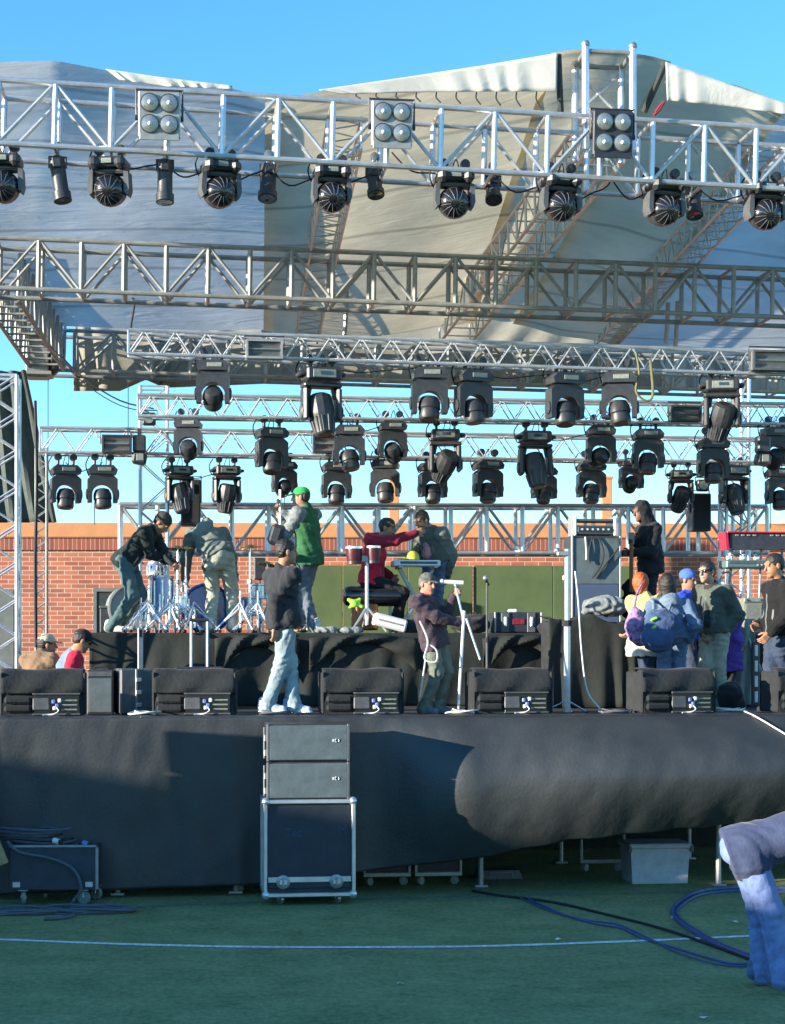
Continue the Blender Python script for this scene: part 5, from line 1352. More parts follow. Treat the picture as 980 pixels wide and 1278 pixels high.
# ---------------------------------------------------------------- stage wedges seen from behind
def wedge_proto():
    o = thing('stage_monitor', 'x', 'monitor speaker')
    w = .78
    prof = [(-.24, 0), (.24, 0), (.26, .05), (.02, .40), (-.07, .435), (-.15, .42), (-.20, .37)]   # (y, z); far side slopes to the band
    b = MB()
    vs = []; n = len(prof)
    for x in (-w / 2, w / 2):
        for y, z in prof: vs.append((x, y, z))
    fs = [tuple(range(n))[::-1], tuple(range(n, 2 * n))] + [(i, (i + 1) % n, n + (i + 1) % n, n + i) for i in range(n)]
    b.add(vs, fs, 'c_wedge'); b.build('cabinet', o, smooth=50)
    rows = []
    for i in range(8):                                    # loose cloth cover over the upper half
        t = i / 7; r = []
        for j in range(25):
            q = j / 24; x = (q - .5) * (w + .035)
            a = [(-.03, .452), (-.12, .449), (-.185, .415), (-.222, .36), (-.236, .31), (-.246, .27), (-.252, .245), (-.254, .22)][i]
            r.append((x, a[0] - .010 * math.sin(q * 13 + t * 4) - .008 * math.sin(t * 12), a[1] + .008 * math.sin(q * 9 + 1) * (1 - t)))
        rows.append(r)
    b = MB(); b.grid(rows, 'c_wedge'); b.build('cloth_cover', o, solid=.014)
    for s in (-1, 1):
        b = MB(); b.box((s * (w / 2 + .012), -.03, .215), (.03, .40, .42), 'c_wedge', bev=.025); b.build('side_pad', o)
    for k in range(2):
        b = MB(); b.box((-.245, -.25, .155 - k * .085), (.26, .05, .075), 'c_wedge', bev=.022); b.build('pad', o)
    b = MB(); b.box((.13, -.243, .115), (.44, .02, .20), 'black_gloss', bev=.004); rc = b.build('connector_recess', o)
    for z in (.015, .215):
        b = MB(); b.box((.13, -.262, z), (.46, .03, .016), 'grey_plastic', bev=.004); b.build('recess_frame', o)
    b = MB(); b.box((-.02, -.262, .115), (.16, .02, .12), 'grey_plastic', bev=.01); b.build('handle_plate', rc)
    for x, z, m in ((.10, .14, 'blue_led'), (.135, .10, 'blue_led'), (.11, .075, 'cable_white'), (.16, .15, 'key_white')):
        b = MB(); b.box((x, -.268, z), (.032, .03, .04), m, bev=.006); b.build('connector', rc)
    for k in range(3):
        b = MB(); b.cyl((.18, -.262, .06 + .045 * k), (.33, -.262, .06 + .045 * k), .009, 'label_grey', n=6); b.build('handle_bar', rc)
    b = MB(); b.tube([(.12, -.27, .09), (.15, -.30, .05), (.11, -.31, .02), (.05, -.29, .012), (.0, -.30, .01)], .007, 'cable_white', 5, 4); b.build('cable', rc)
    return o
WP = wedge_proto(); first = True
for px, v, lab in ((55, .55, 'black padded stage monitor nearest the left edge, before the two crouching men'), (244, .55, 'black padded stage monitor left of the man in light jeans'),
                   (450, .55, 'black padded stage monitor between the man in light jeans and the microphone holder'), (634, .55, 'black padded stage monitor right of the microphone holder'),
                   (836, .45, 'black padded stage monitor with bright left side, before the girl with the backpack'), (1004, .6, 'black padded stage monitor cut by the right picture edge')):
    o = WP if first else copy_tree(WP); first = False
    o.location = PZ(px, DECK + .022, v); o.rotation_euler = (0, 0, TH + R({55: 2, 244: -3, 450: 1, 634: 3, 836: 9, 1004: 6}[px])); tag(o, lab, 'monitor speaker', 'stage monitors along the front edge')
DK = DECK + .001
def onDeck(px, v, z=DK): return PZ(px, z, v)
def onRiser(px, v): return PZ(px, RISER + .001, v)
# boxes between the wedges at the left
o = thing('guitar_amplifier', 'small black amplifier standing behind the leftmost stage monitor', 'amplifier', onDeck(125, 1.1), TH)
b = MB(); b.box((0, .15, .23), (.27, .3, .46), 'black_plastic', bev=.012); b.build('cabinet', o)
b = MB(); b.box((0, -.004, .2), (.235, .012, .35), 'amp_teal', bev=.004); b.build('grille', o)
b = MB(); b.box((0, -.004, .42), (.24, .014, .05), 'grey_plastic', bev=.003); b.build('control_panel', o)
b = MB(); b.tube([(-.08, .15, .46), (-.06, .15, .49), (.06, .15, .49), (.08, .15, .46)], .01, 'rubber', 6); b.build('handle', o)
o = thing('equipment_case', 'grey case with pale left side and latches, left of the second stage monitor', 'case', onDeck(170, 1.1), TH + R(14))
b = MB(); b.box((0, .15, .24), (.33, .32, .47), 'grey_plastic', bev=.015); b.build('shell', o)
b = MB(); b.box((.0, -.015, .24), (.02, .012, .46), 'alu_dull', bev=.003); b.build('seam_strip', o)
for k in range(3):
    b = MB(); b.box((.02, -.026, .1 + .13 * k), (.06, .02, .04), 'chrome', bev=.004); b.build('latch', o)
b = MB(); b.box((.08, .16, .68), (.055, .03, .44), 'alu_dull', bev=.006); b.box((.08, .142, .84), (.03, .006, .08), 'rubber'); b.build('telescopic_handle', o)
o = thing('hand_trolley', 'trolley with two tall pale handle tubes behind the second stage monitor', 'trolley', onDeck(249, 1.3), TH)
for s in (-1, 1):
    b = MB(); b.cyl((s * .085, .1, .1), (s * .085, .1, .98), .016, 'alu', n=8); b.build('handle_tube', o)
b = MB(); b.cyl((-.1, .1, .98), (.1, .1, .98), .02, 'rubber', n=8); b.build('grip', o)
b = MB(); b.box((0, .12, .27), (.52, .3, .44), 'case_black', bev=.02); b.build('case_body', o)
for s in (-1, 1):
    b = MB(); b.cyl((s * .24 - .02, .27, .06), (s * .24 + .02, .27, .06), .055, 'rubber', n=12); b.build('wheel', o)

# ---------------------------------------------------------------- microphone stands
def mic_stand(px, v, zb, h, lab, m='alu_dull', tilt=(0, 0), top=None, base='round', r=.012, yaw=0):
    o = thing('microphone_stand', lab, 'microphone stand', PZ(px, zb, v), TH + yaw, 'microphone stands')
    if base == 'round':
        b = MB(); b.lathe([(.14, 0), (.14, .012), (.05, .03), (.02, .05)], (0, 0, 0), (0, 0, 1), 'steel', 24); b.build('base_disc', o)
    else:
        for k in range(3):
            a = 2 * math.pi * k / 3 + .5; b = MB(); b.cyl((0, 0, .14), (.27 * math.cos(a), .27 * math.sin(a), .015), .01, m, n=6); b.sphere((.27 * math.cos(a), .27 * math.sin(a), .014), .016, 'rubber', 6, 4); b.build('leg', o)
    tx, ty = tilt
    b = MB(); b.cyl((0, 0, .02), (tx * .5, ty, h * .55), r * 1.25, m, n=8); b.cyl((tx * .5, ty, h * .55), (tx, ty, h), r, m, n=8); b.build('pole', o)
    b = MB(); b.cyl((tx * .5, ty, h * .55 - .03), (tx * .5, ty, h * .55 + .03), r * 2, 'rubber', n=8); b.build('clutch', o)
    if top == 'mic':
        b = MB(); b.sphere((tx - .02, ty - .03, h + .05), .034, 'steel', 12, 8); b.cyl((tx - .02, ty - .02, h + .03), (tx + .03, ty + .08, h - .02), .02, 'rubber', r1=.014, n=8); b.build('microphone', o)
    elif top == 'clamp':
        b = MB(); b.box((-.05, -.02, h - .05), (.13, .05, .05), 'alu_dull', bev=.01); b.sphere((-.11, 0, h - .02), .035, 'steel', 8, 6); b.box((-.02, .01, h - .30), (.05, .04, .06), 'alu_dull', bev=.01); b.build('clamp', o)
    return o
mic_stand(708, .75, DK, 1.72, 'thick pale steel stand reaching up beside the big amplifier, cable hanging along it', m='alu', top='clamp', r=.028, base='tripod')
mic_stand(608, 2.2, DK, 1.42, 'slim dark microphone stand with a microphone, in front of the green board', m='grey_plastic', top='mic')
b = MB(); q = [PZ(718, 3.22, .75), PZ(722, 2.9, .72), PZ(726, 2.4, .7), PZ(733, 1.98, .68), PZ(748, 1.80, .6), PZ(752, 1.755, .45)]
b.tube(q, .01, 'cable_white', 6, 6); tag(b.build('microphone_cable'), 'pale cable looping from the thick steel stand down to the deck', 'cable')
b = MB(); q = [PZ(926, DECK + .035, .7), PZ(932, DECK + .03, .2)] + [U(ux(px, -.02), skirt_f(px, t)[0] - .045, skirt_f(px, t)[1] + .012) for px, t in ((938, .02), (950, .1), (966, .2), (984, .31), (1010, .45))]
b.tube(q, .009, 'cable_white', 6, 6); tag(b.build('white_cable'), 'thin white cable crossing the stage edge and running down the skirt at the right', 'cable')
for i, (px, v, lb) in enumerate(((345, .25, 'cable tangle on the deck edge by the light jeans'), (578, .35, 'pale cable tangle on the deck edge left of the fourth stage monitor'), (182, .35, 'pale cable tangle on the deck edge left of the second stage monitor'), (770, .3, 'cable tangle on the deck edge left of the fifth stage monitor'), (912, .5, 'cable tangle on the deck beside the sunglasses man'))):
    coil('cable_tangle', lb, onDeck(px, v, DECK + .024), .14, .10, 12, .008, ('rubber_grey', 'cable_white', 'cable_white', 'rubber_grey', 'cable_white')[i], 3, .03, 11 + i, .3, 'cable tangles on the deck edge')

# ---------------------------------------------------------------- things on the rear riser
# green boards at the back
for px, w_, v, lab in ((470, 2.62, 6.1, 'plain green board standing behind the keyboard, left one'), (672, 1.68, 6.12, 'plain green board standing behind the microphone and rack case, right one')):
    x0p = {470: 345, 672: 591}[px]; x1p = {470: 590, 672: 788}[px]
    a, c = PZ(x0p, RISER, v), PZ(x1p, RISER, v); L = (c - a).length
    o = thing('green_board', lab, 'board', a, TH, 'green boards at the back')
    hgt = PS(px, 706, v).z - RISER
    n = 3 if px == 470 else 2
    for k in range(n):
        b = MB(); b.box((L * (k + .5) / n, 0, hgt / 2), (L / n - .006, .04, hgt), 'green_board', bev=.006); b.build('panel', o)
    b = MB(); b.box((L / 2, .04, hgt * .3), (L, .04, .06), 'steel'); b.build('brace', o)
# big amplifier
o = thing('bass_cabinet', 'tall speaker cabinet with teal upper half and blue lower grille', 'amplifier', onRiser(744, 3.85), TH)
b = MB(); b.box((0, .22, .6), (.62, .42, 1.19), 'black_plastic', bev=.012); b.build('cabinet', o)
b = MB(); b.box((0, .0, .885), (.57, .03, .56), 'amp_teal', bev=.004); b.build('upper_panel', o)
b = MB(); b.box((0, -.004, .325), (.57, .035, .55), 'amp_blue', bev=.01); b.build('lower_grille', o)
for s in (-1, 1):
    b = MB(); b.box((s * .3, -.01, .6), (.022, .04, 1.19), 'alu_dull', bev=.004); b.build('edge_trim', o)
for i, pp in enumerate((((-.14, -.03, 1.18), (-.13, -.04, 1.0), (-.13, -.04, .9)), ((-.05, -.03, 1.18), (-.09, -.05, 1.05), (-.10, -.05, .92), (-.085, -.05, .86)), ((.02, -.03, 1.18), (.08, -.05, 1.02), (.06, -.05, .85), (-.05, -.04, .68)), ((.26, -.03, 1.18), (.27, -.05, 1.05), (.12, -.05, .86), (.0, -.04, .68)))):
    b = MB(); b.tube(pp, .011, 'cable_white' if i < 1 else 'rubber', 6, 6); b.build('cable', o)
o2 = thing('amplifier_head', 'amplifier head in an open silver frame on top of the tall cabinet', 'amplifier', onRiser(744, 3.85) + Vector((0, 0, 1.2)), TH)
b = MB(); b.box((0, .2, .07), (.5, .34, .11), 'grey_plastic', bev=.01); b.build('chassis', o2)
b = MB(); b.box((0, .025, .075), (.44, .012, .07), 'black_gloss', bev=.003); b.build('front_panel', o2)
for k in range(6):
    b = MB(); b.lathe([(.016, 0), (.013, .02)], (-.17 + .066 * k, .018, .075), (0, -1, 0), 'chrome', 8); b.build('knob', o2)
for s in (-1, 1):
    b = MB(); b.box((s * .25, .2, .12), (.03, .36, .24), 'alu', bev=.005); b.build('frame_side', o2)
b = MB(); b.box((0, .2, .19), (.5, .34, .03), 'grey_plastic', bev=.006); b.build('frame_top', o2)
# black cloth-covered heap on the deck in front of it
rows = []
for i in range(18):
    r = []
    for j in range(41):
        q = j / 40; t = i / 17
        x = (q - .5) * 1.0; top = 1.12 - .10 * abs(math.sin(q * 5 + .6)) - .05 * q
        if t < .3: tt = t / .3; y = .55 - .5 * tt; z = top - .02 * tt
        else: tt = (t - .3) / .7; y = .05 - .06 * tt - .03 * math.sin(q * 26 + 2 * math.sin(q * 7)) * tt; z = top * (1 - tt) + .01
        r.append((x * (1 + .04 * t), y, z))
    rows.append(r)
o = thing('covered_equipment', 'tall black heap of gear under black cloth, below the big amplifier', 'covered gear', onDeck(740, 2.45), TH)
b = MB(); b.grid(rows, 'c_drape'); b.build('cloth', o, solid=.012)
b = MB(); b.box((0, .35, .5), (.96, .5, .98), 'black_plastic', bev=.02); b.build('case_body', o)
# crumpled bag on top
f = Field(.012, .05, wr=.010, wf=.9, seed=2.2); f.ell((0, 0, .10), np.eye(3), (.22, .16, .12)).ell((.14, .02, .09), np.eye(3), (.16, .14, .11)).cap((-.16, -.04, .1), (-.2, -.05, .04), .06, .05)
o = f.build('crumpled_bag', ['c_greyknit']); o.location = onDeck(752, 2.75, DECK + 1.08); tag(o, 'crumpled grey bag lying on the black cloth heap before the blue grille', 'bag')
f = Field(.012, .05, wr=.009, wf=.8, seed=1.2); f.ell((0, 0, .10), np.eye(3), (.24, .16, .11)).cap((-.14, -.02, .16), (.16, .0, .2), .035)
o = f.build('gig_bag', ['c_black']); o.location = onRiser(587, 3.75); tag(o, 'black soft bag with spiky straps right of the microphone holder', 'bag')
for k in range(5):
    b = MB(); b.tube([(-.1 + .05 * k, 0, .16), (-.12 + .055 * k, -.01, .24 + .02 * (k % 2)), (-.08 + .06 * k, -.02, .2)], .008, 'rubber', 5, 3); b.build('strap', o)
f = Field(.012, .05, wr=.008, wf=.8, seed=5.2); f.ell((0, 0, .08), np.eye(3), (.20, .14, .10)).ell((.17, 0, .07), np.eye(3), (.14, .12, .08))
o = f.build('gig_bag', ['c_charcoal']); o.location = onRiser(513, 3.95); tag(o, 'dark soft bag between the white box and the microphone holder', 'bag')
f = Field(.012, .05, wr=.008, wf=.8, seed=7.2); f.ell((0, 0, .07), np.eye(3), (.2, .13, .11))
o = f.build('gig_bag', ['c_black']); o.location = onRiser(692, 3.7); tag(o, 'dark rounded bag right of the rack case', 'bag')
# rack case with handles
o = thing('rack_case', 'dark rack case with two silver-edged handles on the riser edge', 'case', onRiser(647, 3.75), TH)
b = MB(); b.box((0, .2, .13), (.58, .4, .25), 'case_black', bev=.015); b.build('shell', o)
for s in (-1, 1):
    b = MB(); b.box((s * .16, -.006, .13), (.10, .02, .24), 'grey_plastic', bev=.006); h = b.build('latch_plate', o)
    b = MB(); b.box((s * .16, -.024, .14), (.035, .02, .12), 'chrome', bev=.006); b.build('latch', h)
    b = MB(); b.box((s * .285, -.004, .13), (.02, .03, .25), 'alu_dull', bev=.004); b.build('edge_trim', o)
b = MB(); b.box((0, -.004, .14), (.15, .014, .07), 'c_burgundy', bev=.004); b.build('centre_plate', o)
b = MB(); b.box((-.06, .15, .275), (.11, .12, .04), 'white_paint', bev=.012); tag(b.build('white_pouch', loc=onRiser(647, 3.75)), 'small white pouch on top of the rack case', 'pouch')
# keyboard on crossed stand with a yellow dome on it
kz = PS(520, 703, 4.25).z
o = thing('keyboard_stand', 'dark crossed-leg keyboard stand behind the microphone holder', 'stand', onRiser(521, 4.25), TH)
hh = kz - RISER - .05
for s in (-1, 1):
    b = MB(); b.box((0, .1 + .03 * s, hh / 2), (.045, .028, math.hypot(.44, hh)), 'steel', Matrix.Rotation(s * math.atan2(.44, hh), 3, 'Y'), bev=.006); b.build('leg', o)
    b = MB(); b.box((s * .22, .1, hh + .0), (.05, .4, .03), 'steel', bev=.006); b.build('support_arm', o)
    b = MB(); b.box((s * .22, .1, .018), (.05, .4, .03), 'rubber', bev=.006); b.build('foot', o)
o = thing('keyboard', 'pale silver keyboard lying across the crossed stand', 'keyboard', PZ(520, kz - .03, 4.25), TH)
b = MB(); b.box((0, .1, .03), (.58, .34, .075), 'bluegrey_shell' if 'bluegrey_shell' in M else 'key_white', bev=.012); b.build('body', o)
b = MB(); b.box((0.02, -.074, .035), (.46, .006, .03), 'grey_plastic', bev=.002); b.build('rear_panel', o)
b = MB(); b.box((0, .17, .069), (.5, .13, .012), 'black_gloss', bev=.002); b.build('key_bed', o)
o = thing('yellow_dome', 'small yellow dome-shaped hat lying on the silver keyboard', 'hat', PZ(516, kz + .046, 4.25), TH)
b = MB(); b.lathe([(.088, 0), (.088, .03), (.075, .075), (.045, .105), (.0, .115)], (0, .08, 0), (0, 0, 1), 'yellow', 20); b.build('crown', o)
b = MB(); b.box((-.12, .06, .012), (.11, .12, .014), 'yellow', bev=.005); b.build('brim', o)
# red hand drums on a stand
o = thing('bongo_drums', 'pair of dark red hand drums on a pale tripod stand, before the red hooded man', 'drums', onRiser(458, 3.95), TH)
b = MB(); b.cyl((0, 0, .1), (0, 0, .86), .022, 'alu', n=10); b.build('pole', o)
for k in range(3):
    a = 2 * math.pi * k / 3 - .4; b = MB(); b.cyl((0, 0, .32), (.25 * math.cos(a), .25 * math.sin(a), .02), .014, 'alu', n=6); b.build('leg', o)
for x, z, w_ in ((-.155, .935, .10), (.085, .945, .085)):
    b = MB(); b.lathe([(w_ * .82, -.09), (w_, .02), (w_ * 1.02, .10)], (x, 0, z), (0, 0, 1), 'red_drum', 20); dr = b.build('drum_shell', o)
    b = MB(); b.lathe([(w_ * 1.05, .085), (w_ * 1.05, .112), (w_ * .9, .114)], (x, 0, z), (0, 0, 1), 'chrome', 20); b.build('hoop', dr)
    b = MB(); b.lathe([(w_ * .86, -.1), (w_ * .86, -.065)], (x, 0, z), (0, 0, 1), 'black_plastic', 20); b.build('lower_ring', dr)
    b = MB(); b.lathe([(w_ * 1.0, .108), (.0, .111)], (x, 0, z), (0, 0, 1), 'drum_head', 20, caps=False); b.build('drum_skin', dr)
b = MB(); b.box((-.02, 0, .9), (.10, .05, .08), 'steel', bev=.01); b.build('bracket', o)
# black seat roll with an orange box
o = thing('padded_bench', 'long round-ended black padded bench under the red hooded man', 'bench', onRiser(465, 4.35), TH)
b = MB(); n = 20
b.lathe([(.0, -.37), (.07, -.365), (.11, -.34), (.125, -.29), (.125, .29), (.11, .34), (.07, .365), (0, .37)], (0, 0, .46), (1, 0, 0), 'black_gloss', 20, caps=False); b.build('cushion', o)
for s in (-1, 1):
    b = MB(); b.cyl((s * .22, .0, 0), (s * .22, .0, .38), .018, 'steel', n=8); b.build('leg', o)
o = thing('wooden_drum_box', 'orange-brown wooden box drum below the black bench', 'box drum', onRiser(459, 4.2) , TH + .15)
b = MB(); b.box((0, .15, .2), (.28, .24, .32), 'wood_orange', bev=.01); b.build('shell', o)
b = MB(); b.box((0, .02, .2), (.25, .014, .29), 'wood_orange', bev=.004); b.build('front_board', o)
f = Field(.01, .03, wr=.006, wf=.8); f.ell((0, 0, .05), np.eye(3), (.05, .04, .05)); f.cap((-.07, 0, .09), (.08, 0, .01), .02); f.cap((-.06, 0, .0), (.06, 0, .10), .018)
o = f.build('green_cloth', ['lime']); o.location = PZ(443, RISER + .28, 4.0); tag(o, 'bright lime green cloth hanging by the drum stand', 'cloth')
o.location.z = PS(443, 758, 4.0).z
b = MB(); b.box((0, 0, 0), (.40, .3, .15), 'white_paint', bev=.02); b.box((0, -.152, .0), (.3, .006, .02), 'label_grey')
o = b.build('white_box', loc=PS(486, 777, 3.85), rot=(0, R(14), TH)); tag(o, 'tilted white box lying on the riser edge below the keyboard', 'box')
for i, (px, lb) in enumerate(((403, 'small heap of white paper cups at the left of the green board'), (434, 'heap of white cloth by the drum box'))):
    f = Field(.01, .02, wr=.007, wf=1, seed=i); f.ell((0, 0, .03), np.eye(3), (.12, .08, .04)); f.ell((.1, 0, .03), np.eye(3), (.07, .06, .05))
    o = f.build('crumpled_cloth', ['c_greyknit']); o.location = onRiser(px, 3.7); tag(o, ('crumpled pale cloth on the riser edge beside the green-capped man', 'crumpled pale cloth on the riser edge left of the drum stand')[i], 'cloth', 'crumpled cloths on the riser edge')

# ---------------------------------------------------------------- drum kit being set up
o = thing('bass_drum', 'bright blue bass drum behind the khaki trousers, white ring on its head', 'drum', onRiser(258, 4.25), TH)
b = MB(); b.lathe([(.29, 0), (.29, .42)], (0, 0, .30), (0, 1, 0), 'blue_sparkle', 32); b.build('shell', o)
b = MB(); b.lathe([(.272, -.006), (.0, -.012)], (0, 0, .30), (0, 1, 0), 'blue_shell', 32, caps=False); hd = b.build('drum_skin', o)
b = MB(); b.lathe([(.272, 0), (.305, -.005), (.31, -.035), (.285, -.04), (.272, -.03), (.272, 0)], (0, 0, .30), (0, 1, 0), 'blue_shell', 32, caps=False); b.build('hoop', o)
b = MB(); b.lathe([(.05, 0), (.075, -.004), (.075, -.010), (.05, -.012)], (.10, -.016, .22), (0, 1, 0), 'drum_head', 20); b.lathe([(.02, 0), (.02, -.016)], (.10, -.02, .22), (0, 1, 0), 'drum_head', 12); b.build('port_ring', hd)
for s in (-1, 1):
    b = MB(); b.cyl((s * .26, .05, .25), (s * .38, -.1, .01), .012, 'chrome', n=6); b.build('spur', o)
o = thing('bass_drum', 'drum with a large translucent grey head beside the dark-jacketed helper', 'drum', onRiser(165, 4.5), TH + R(10))
b = MB(); b.lathe([(.28, 0), (.28, .34)], (0, 0, .31), (0, 1, 0), 'alu_dull', 32); b.build('shell', o)
b = MB(); b.lathe([(.265, -.005), (.0, -.01)], (0, 0, .31), (0, 1, 0), 'drum_head', 32, caps=False); hd = b.build('drum_skin', o)
b = MB(); b.lathe([(.265, 0), (.292, -.005), (.297, -.03), (.272, -.035)], (0, 0, .31), (0, 1, 0), 'alu_dull', 32, caps=False); b.build('hoop', o)
b = MB(); b.box((.02, -.016, .33), (.11, .006, .03), 'steel', bev=.002); b.box((.0, -.016, .38), (.07, .006, .02), 'steel'); b.build('emblem', hd)
def tom(px, py, v, r, h, lab, m, legs=True, tilt=0):
    p = PS(px, py, v); o = thing('tom_drum', lab, 'drum', Vector((p.x, p.y, RISER + .001)), TH, 'tom and snare drums'); z = p.z - RISER
    b = MB(); b.lathe([(r, -h / 2), (r, h / 2)], (0, 0, z), (0, math.sin(tilt), math.cos(tilt)), m, 24); sh = b.build('shell', o)
    for s in (-1, 1):
        b = MB(); b.lathe([(r * 1.02, s * h / 2 - .018), (r * 1.06, s * h / 2), (r * 1.02, s * h / 2 + .014)], (0, 0, z), (0, math.sin(tilt), math.cos(tilt)), 'chrome', 24); b.build('hoop', sh)
    for k in range(8):
        a = 2 * math.pi * k / 8; b = MB(); b.cyl((r * 1.05 * math.cos(a), r * 1.05 * math.sin(a), z - h * .38), (r * 1.05 * math.cos(a), r * 1.05 * math.sin(a), z + h * .38), .011, 'chrome', n=6); b.build('lug', sh)
    for k in range(3):
        a = 2 * math.pi * k / 3 + .3
        b = MB(); b.cyl((r * 1.1 * math.cos(a), r * 1.1 * math.sin(a), z), (r * 1.2 * math.cos(a), r * 1.2 * math.sin(a), .01), .011, 'chrome', n=6); b.build('leg', o)
tom(203, 742, 4.05, .13, .42, 'tall blue sparkle floor tom between the two drum helpers', 'blue_sparkle')
tom(313, 757, 4.2, .13, .20, 'chrome and blue snare drum right of the khaki trousers', 'blue_sparkle')
tom(325, 738, 4.5, .11, .16, 'small chrome drum above the snare, left of the man in the black jacket', 'chrome')
tom(185, 765, 4.0, .10, .16, 'small chrome drum low beside the grey-headed drum', 'chrome')
def cymbal_stand(px, v, h, lab, r=.19, tilt=.25, cym=True, boom=None):
    o = thing('cymbal_stand', lab, 'cymbal stand', onRiser(px, v), TH + px, 'chrome cymbal stands')
    for k in range(3):
        a = 2 * math.pi * k / 3 + px
        for q in (0, .02):
            b = MB(); b.cyl((.015, 0, .36 - q * 3), (.30 * math.cos(a), .30 * math.sin(a), .015 + q), .010, 'chrome', n=6); b.build('leg', o)
        b = MB(); b.sphere((.30 * math.cos(a), .30 * math.sin(a), .02), .02, 'rubber', 8, 5); b.build('foot', o)
    b = MB(); b.cyl((0, 0, .06), (0, 0, h * .6), .017, 'chrome', n=8); b.cyl((0, 0, h * .6), (0, 0, h), .012, 'chrome', n=8); b.build('pole', o)
    b = MB(); b.box((0, 0, h * .6), (.05, .05, .06), 'steel', bev=.008); b.build('clamp', o)
    if cym:
        b = MB(); b.lathe([(.0, .03), (.03, .028), (.05, .012), (r, -.012)], (0, 0, h), (math.sin(tilt), -.1, math.cos(tilt)), 'brass', 28, caps=False); b.build('cymbal', o, solid=.003)
cymbal_stand(222, 3.75, 1.0, 'tall chrome cymbal stand between the two drum helpers', tilt=.05, r=.12)
cymbal_stand(186, 3.7, .55, 'low chrome stand with spread legs in front of the floor tom', cym=False)
cymbal_stand(243, 3.7, .30, 'short chrome tripod stand before the blue drum', cym=False)
cymbal_stand(312, 3.75, 1.02, 'chrome cymbal stand right of the khaki trousers', tilt=.1, r=.16)
cymbal_stand(300, 3.7, .5, 'low chrome tripod behind the loose cloth, beside the blue drum', cym=False)
cymbal_stand(232, 3.9, 1.0, 'slim chrome stand beside the hanging arm of the bent man', tilt=-.2, r=.10)
for a_ in ((200, 4.3, .98, 'chrome cymbal stand rising behind the floor tom', .17, .35), (212, 3.62, .62, 'low chrome stand before the tall cymbal stand', .0, 0), (228, 4.6, .9, 'slim chrome stand half hidden by the hanging arm', .14, -.3),
           (322, 3.65, .5, 'low chrome stand at the left of the man in the black jacket', .0, 0), (334, 4.4, .85, 'slim chrome stand beside the snare drum', .13, .2), (176, 3.9, .42, 'short chrome stand before the grey-headed drum', .0, 0)):
    cymbal_stand(a_[0], a_[1], a_[2], a_[3], r=max(a_[4], .1), tilt=a_[5], cym=a_[4] > 0)
tom(196, 712, 4.5, .11, .15, 'small blue rack drum behind the helper\'s hands', 'blue_sparkle', tilt=.4)
tom(226, 752, 3.95, .09, .12, 'small chrome drum by the blue drum hoop', 'chrome')
for i_, (x_, y_) in enumerate(((697, 1174), (842, 1147), (918, 1152), (500, 1229), (878, 1272))):
    b = MB(); b.add([(-.022, -.02, .008), (.02, -.024, .016), (.026, .018, .01), (.0, .03, .022), (-.024, .02, .012)], [(0, 1, 3, 4), (1, 2, 3)], 'white_paint')
    tag(b.build('paper_scrap', loc=GR(x_, y_, 0), rot=(0, 0, i_)), ('white paper scrap on the turf just above the white line', 'white paper scrap on the turf inside the blue hose curve', 'white paper scrap on the turf near the bent person', 'white paper scrap on the open turf below the white line', 'white paper scrap at the bottom picture edge')[i_], 'paper scrap', 'paper scraps on the turf')
o = thing('drum_hardware_box', 'black open box between drum hardware, before the dark doorway', 'box', onRiser(134, 4.6), TH)
b = MB(); b.box((0, .1, .16), (.18, .2, .3), 'black_plastic', bev=.01); b.build('shell', o)
b = MB(); b.box((0, .1, .325), (.2, .22, .03), 'grey_plastic', bev=.006); b.build('lid', o)
o = thing('black_monitor_box', 'small black box speaker on a stand before the brick wall, right of the bent man', 'speaker', onRiser(324, 5.2), TH)
b = MB(); b.box((0, 0, .83), (.14, .14, .28), 'black_plastic', bev=.01); b.build('cabinet', o)
b = MB(); b.cyl((0, 0, 0), (0, 0, .7), .015, 'grey_plastic', n=8); b.build('pole', o)
b = MB(); b.lathe([(.12, 0), (.12, .015), (.02, .03)], (0, 0, 0), (0, 0, 1), 'grey_plastic', 16); b.build('base_disc', o)

# ---------------------------------------------------------------- right end: keyboards, small amp, cloth, ladder
kzs = [PS(945, 674, 4.1).z, PS(940, 704, 4.1).z]
o = thing('keyboard_rack', 'black two-tier keyboard stand at the right end of the riser', 'stand', onRiser(946, 4.3), TH)
for s in (-.36, .36):
    b = MB(); b.cyl((s * 1.05, .15, 0), (s * .9, .02, kzs[0] - RISER - .12), .018, 'steel', n=8); b.build('post', o)
    for z in kzs:
        b = MB(); b.cyl((s, .0, z - RISER - .09), (s, .32, z - RISER - .09), .014, 'steel', n=8); b.build('support_arm', o)
    b = MB(); b.cyl((s, -.1, .015), (s, .3, .015), .02, 'rubber', n=8); b.build('foot', o)
b = MB(); b.cyl((-.36, .12, .4), (.36, .12, .4), .015, 'steel', n=8); b.build('crossbar', o)
b = MB(); b.cyl((.0, -.06, .45), (.03, -.08, kzs[0] - RISER + .1), .014, 'steel', n=8); b.build('upright', o)
o = thing('keyboard', 'red keyboard with black underside on the upper tier at the right', 'keyboard', PZ(953, kzs[0], 4.2), TH)
b = MB(); b.box((0, .16, .0), (1.0, .02, .17), 'red_paint', bev=.006); b.box((0, .02, .095), (1.02, .30, .02), 'red_paint', bev=.006); b.build('body', o)
b = MB(); b.add([(-.46, -.10, .085), (.49, -.10, .085), (.49, -.16, -.115), (-.50, -.16, -.115), (-.46, .14, .085), (.49, .14, .085), (.49, .14, -.115), (-.50, .14, -.115)], [(0, 1, 2, 3), (4, 7, 6, 5), (0, 3, 7, 4), (1, 5, 6, 2), (0, 4, 5, 1), (3, 2, 6, 7)], 'black_plastic'); b.build('back_panel', o, smooth=0)
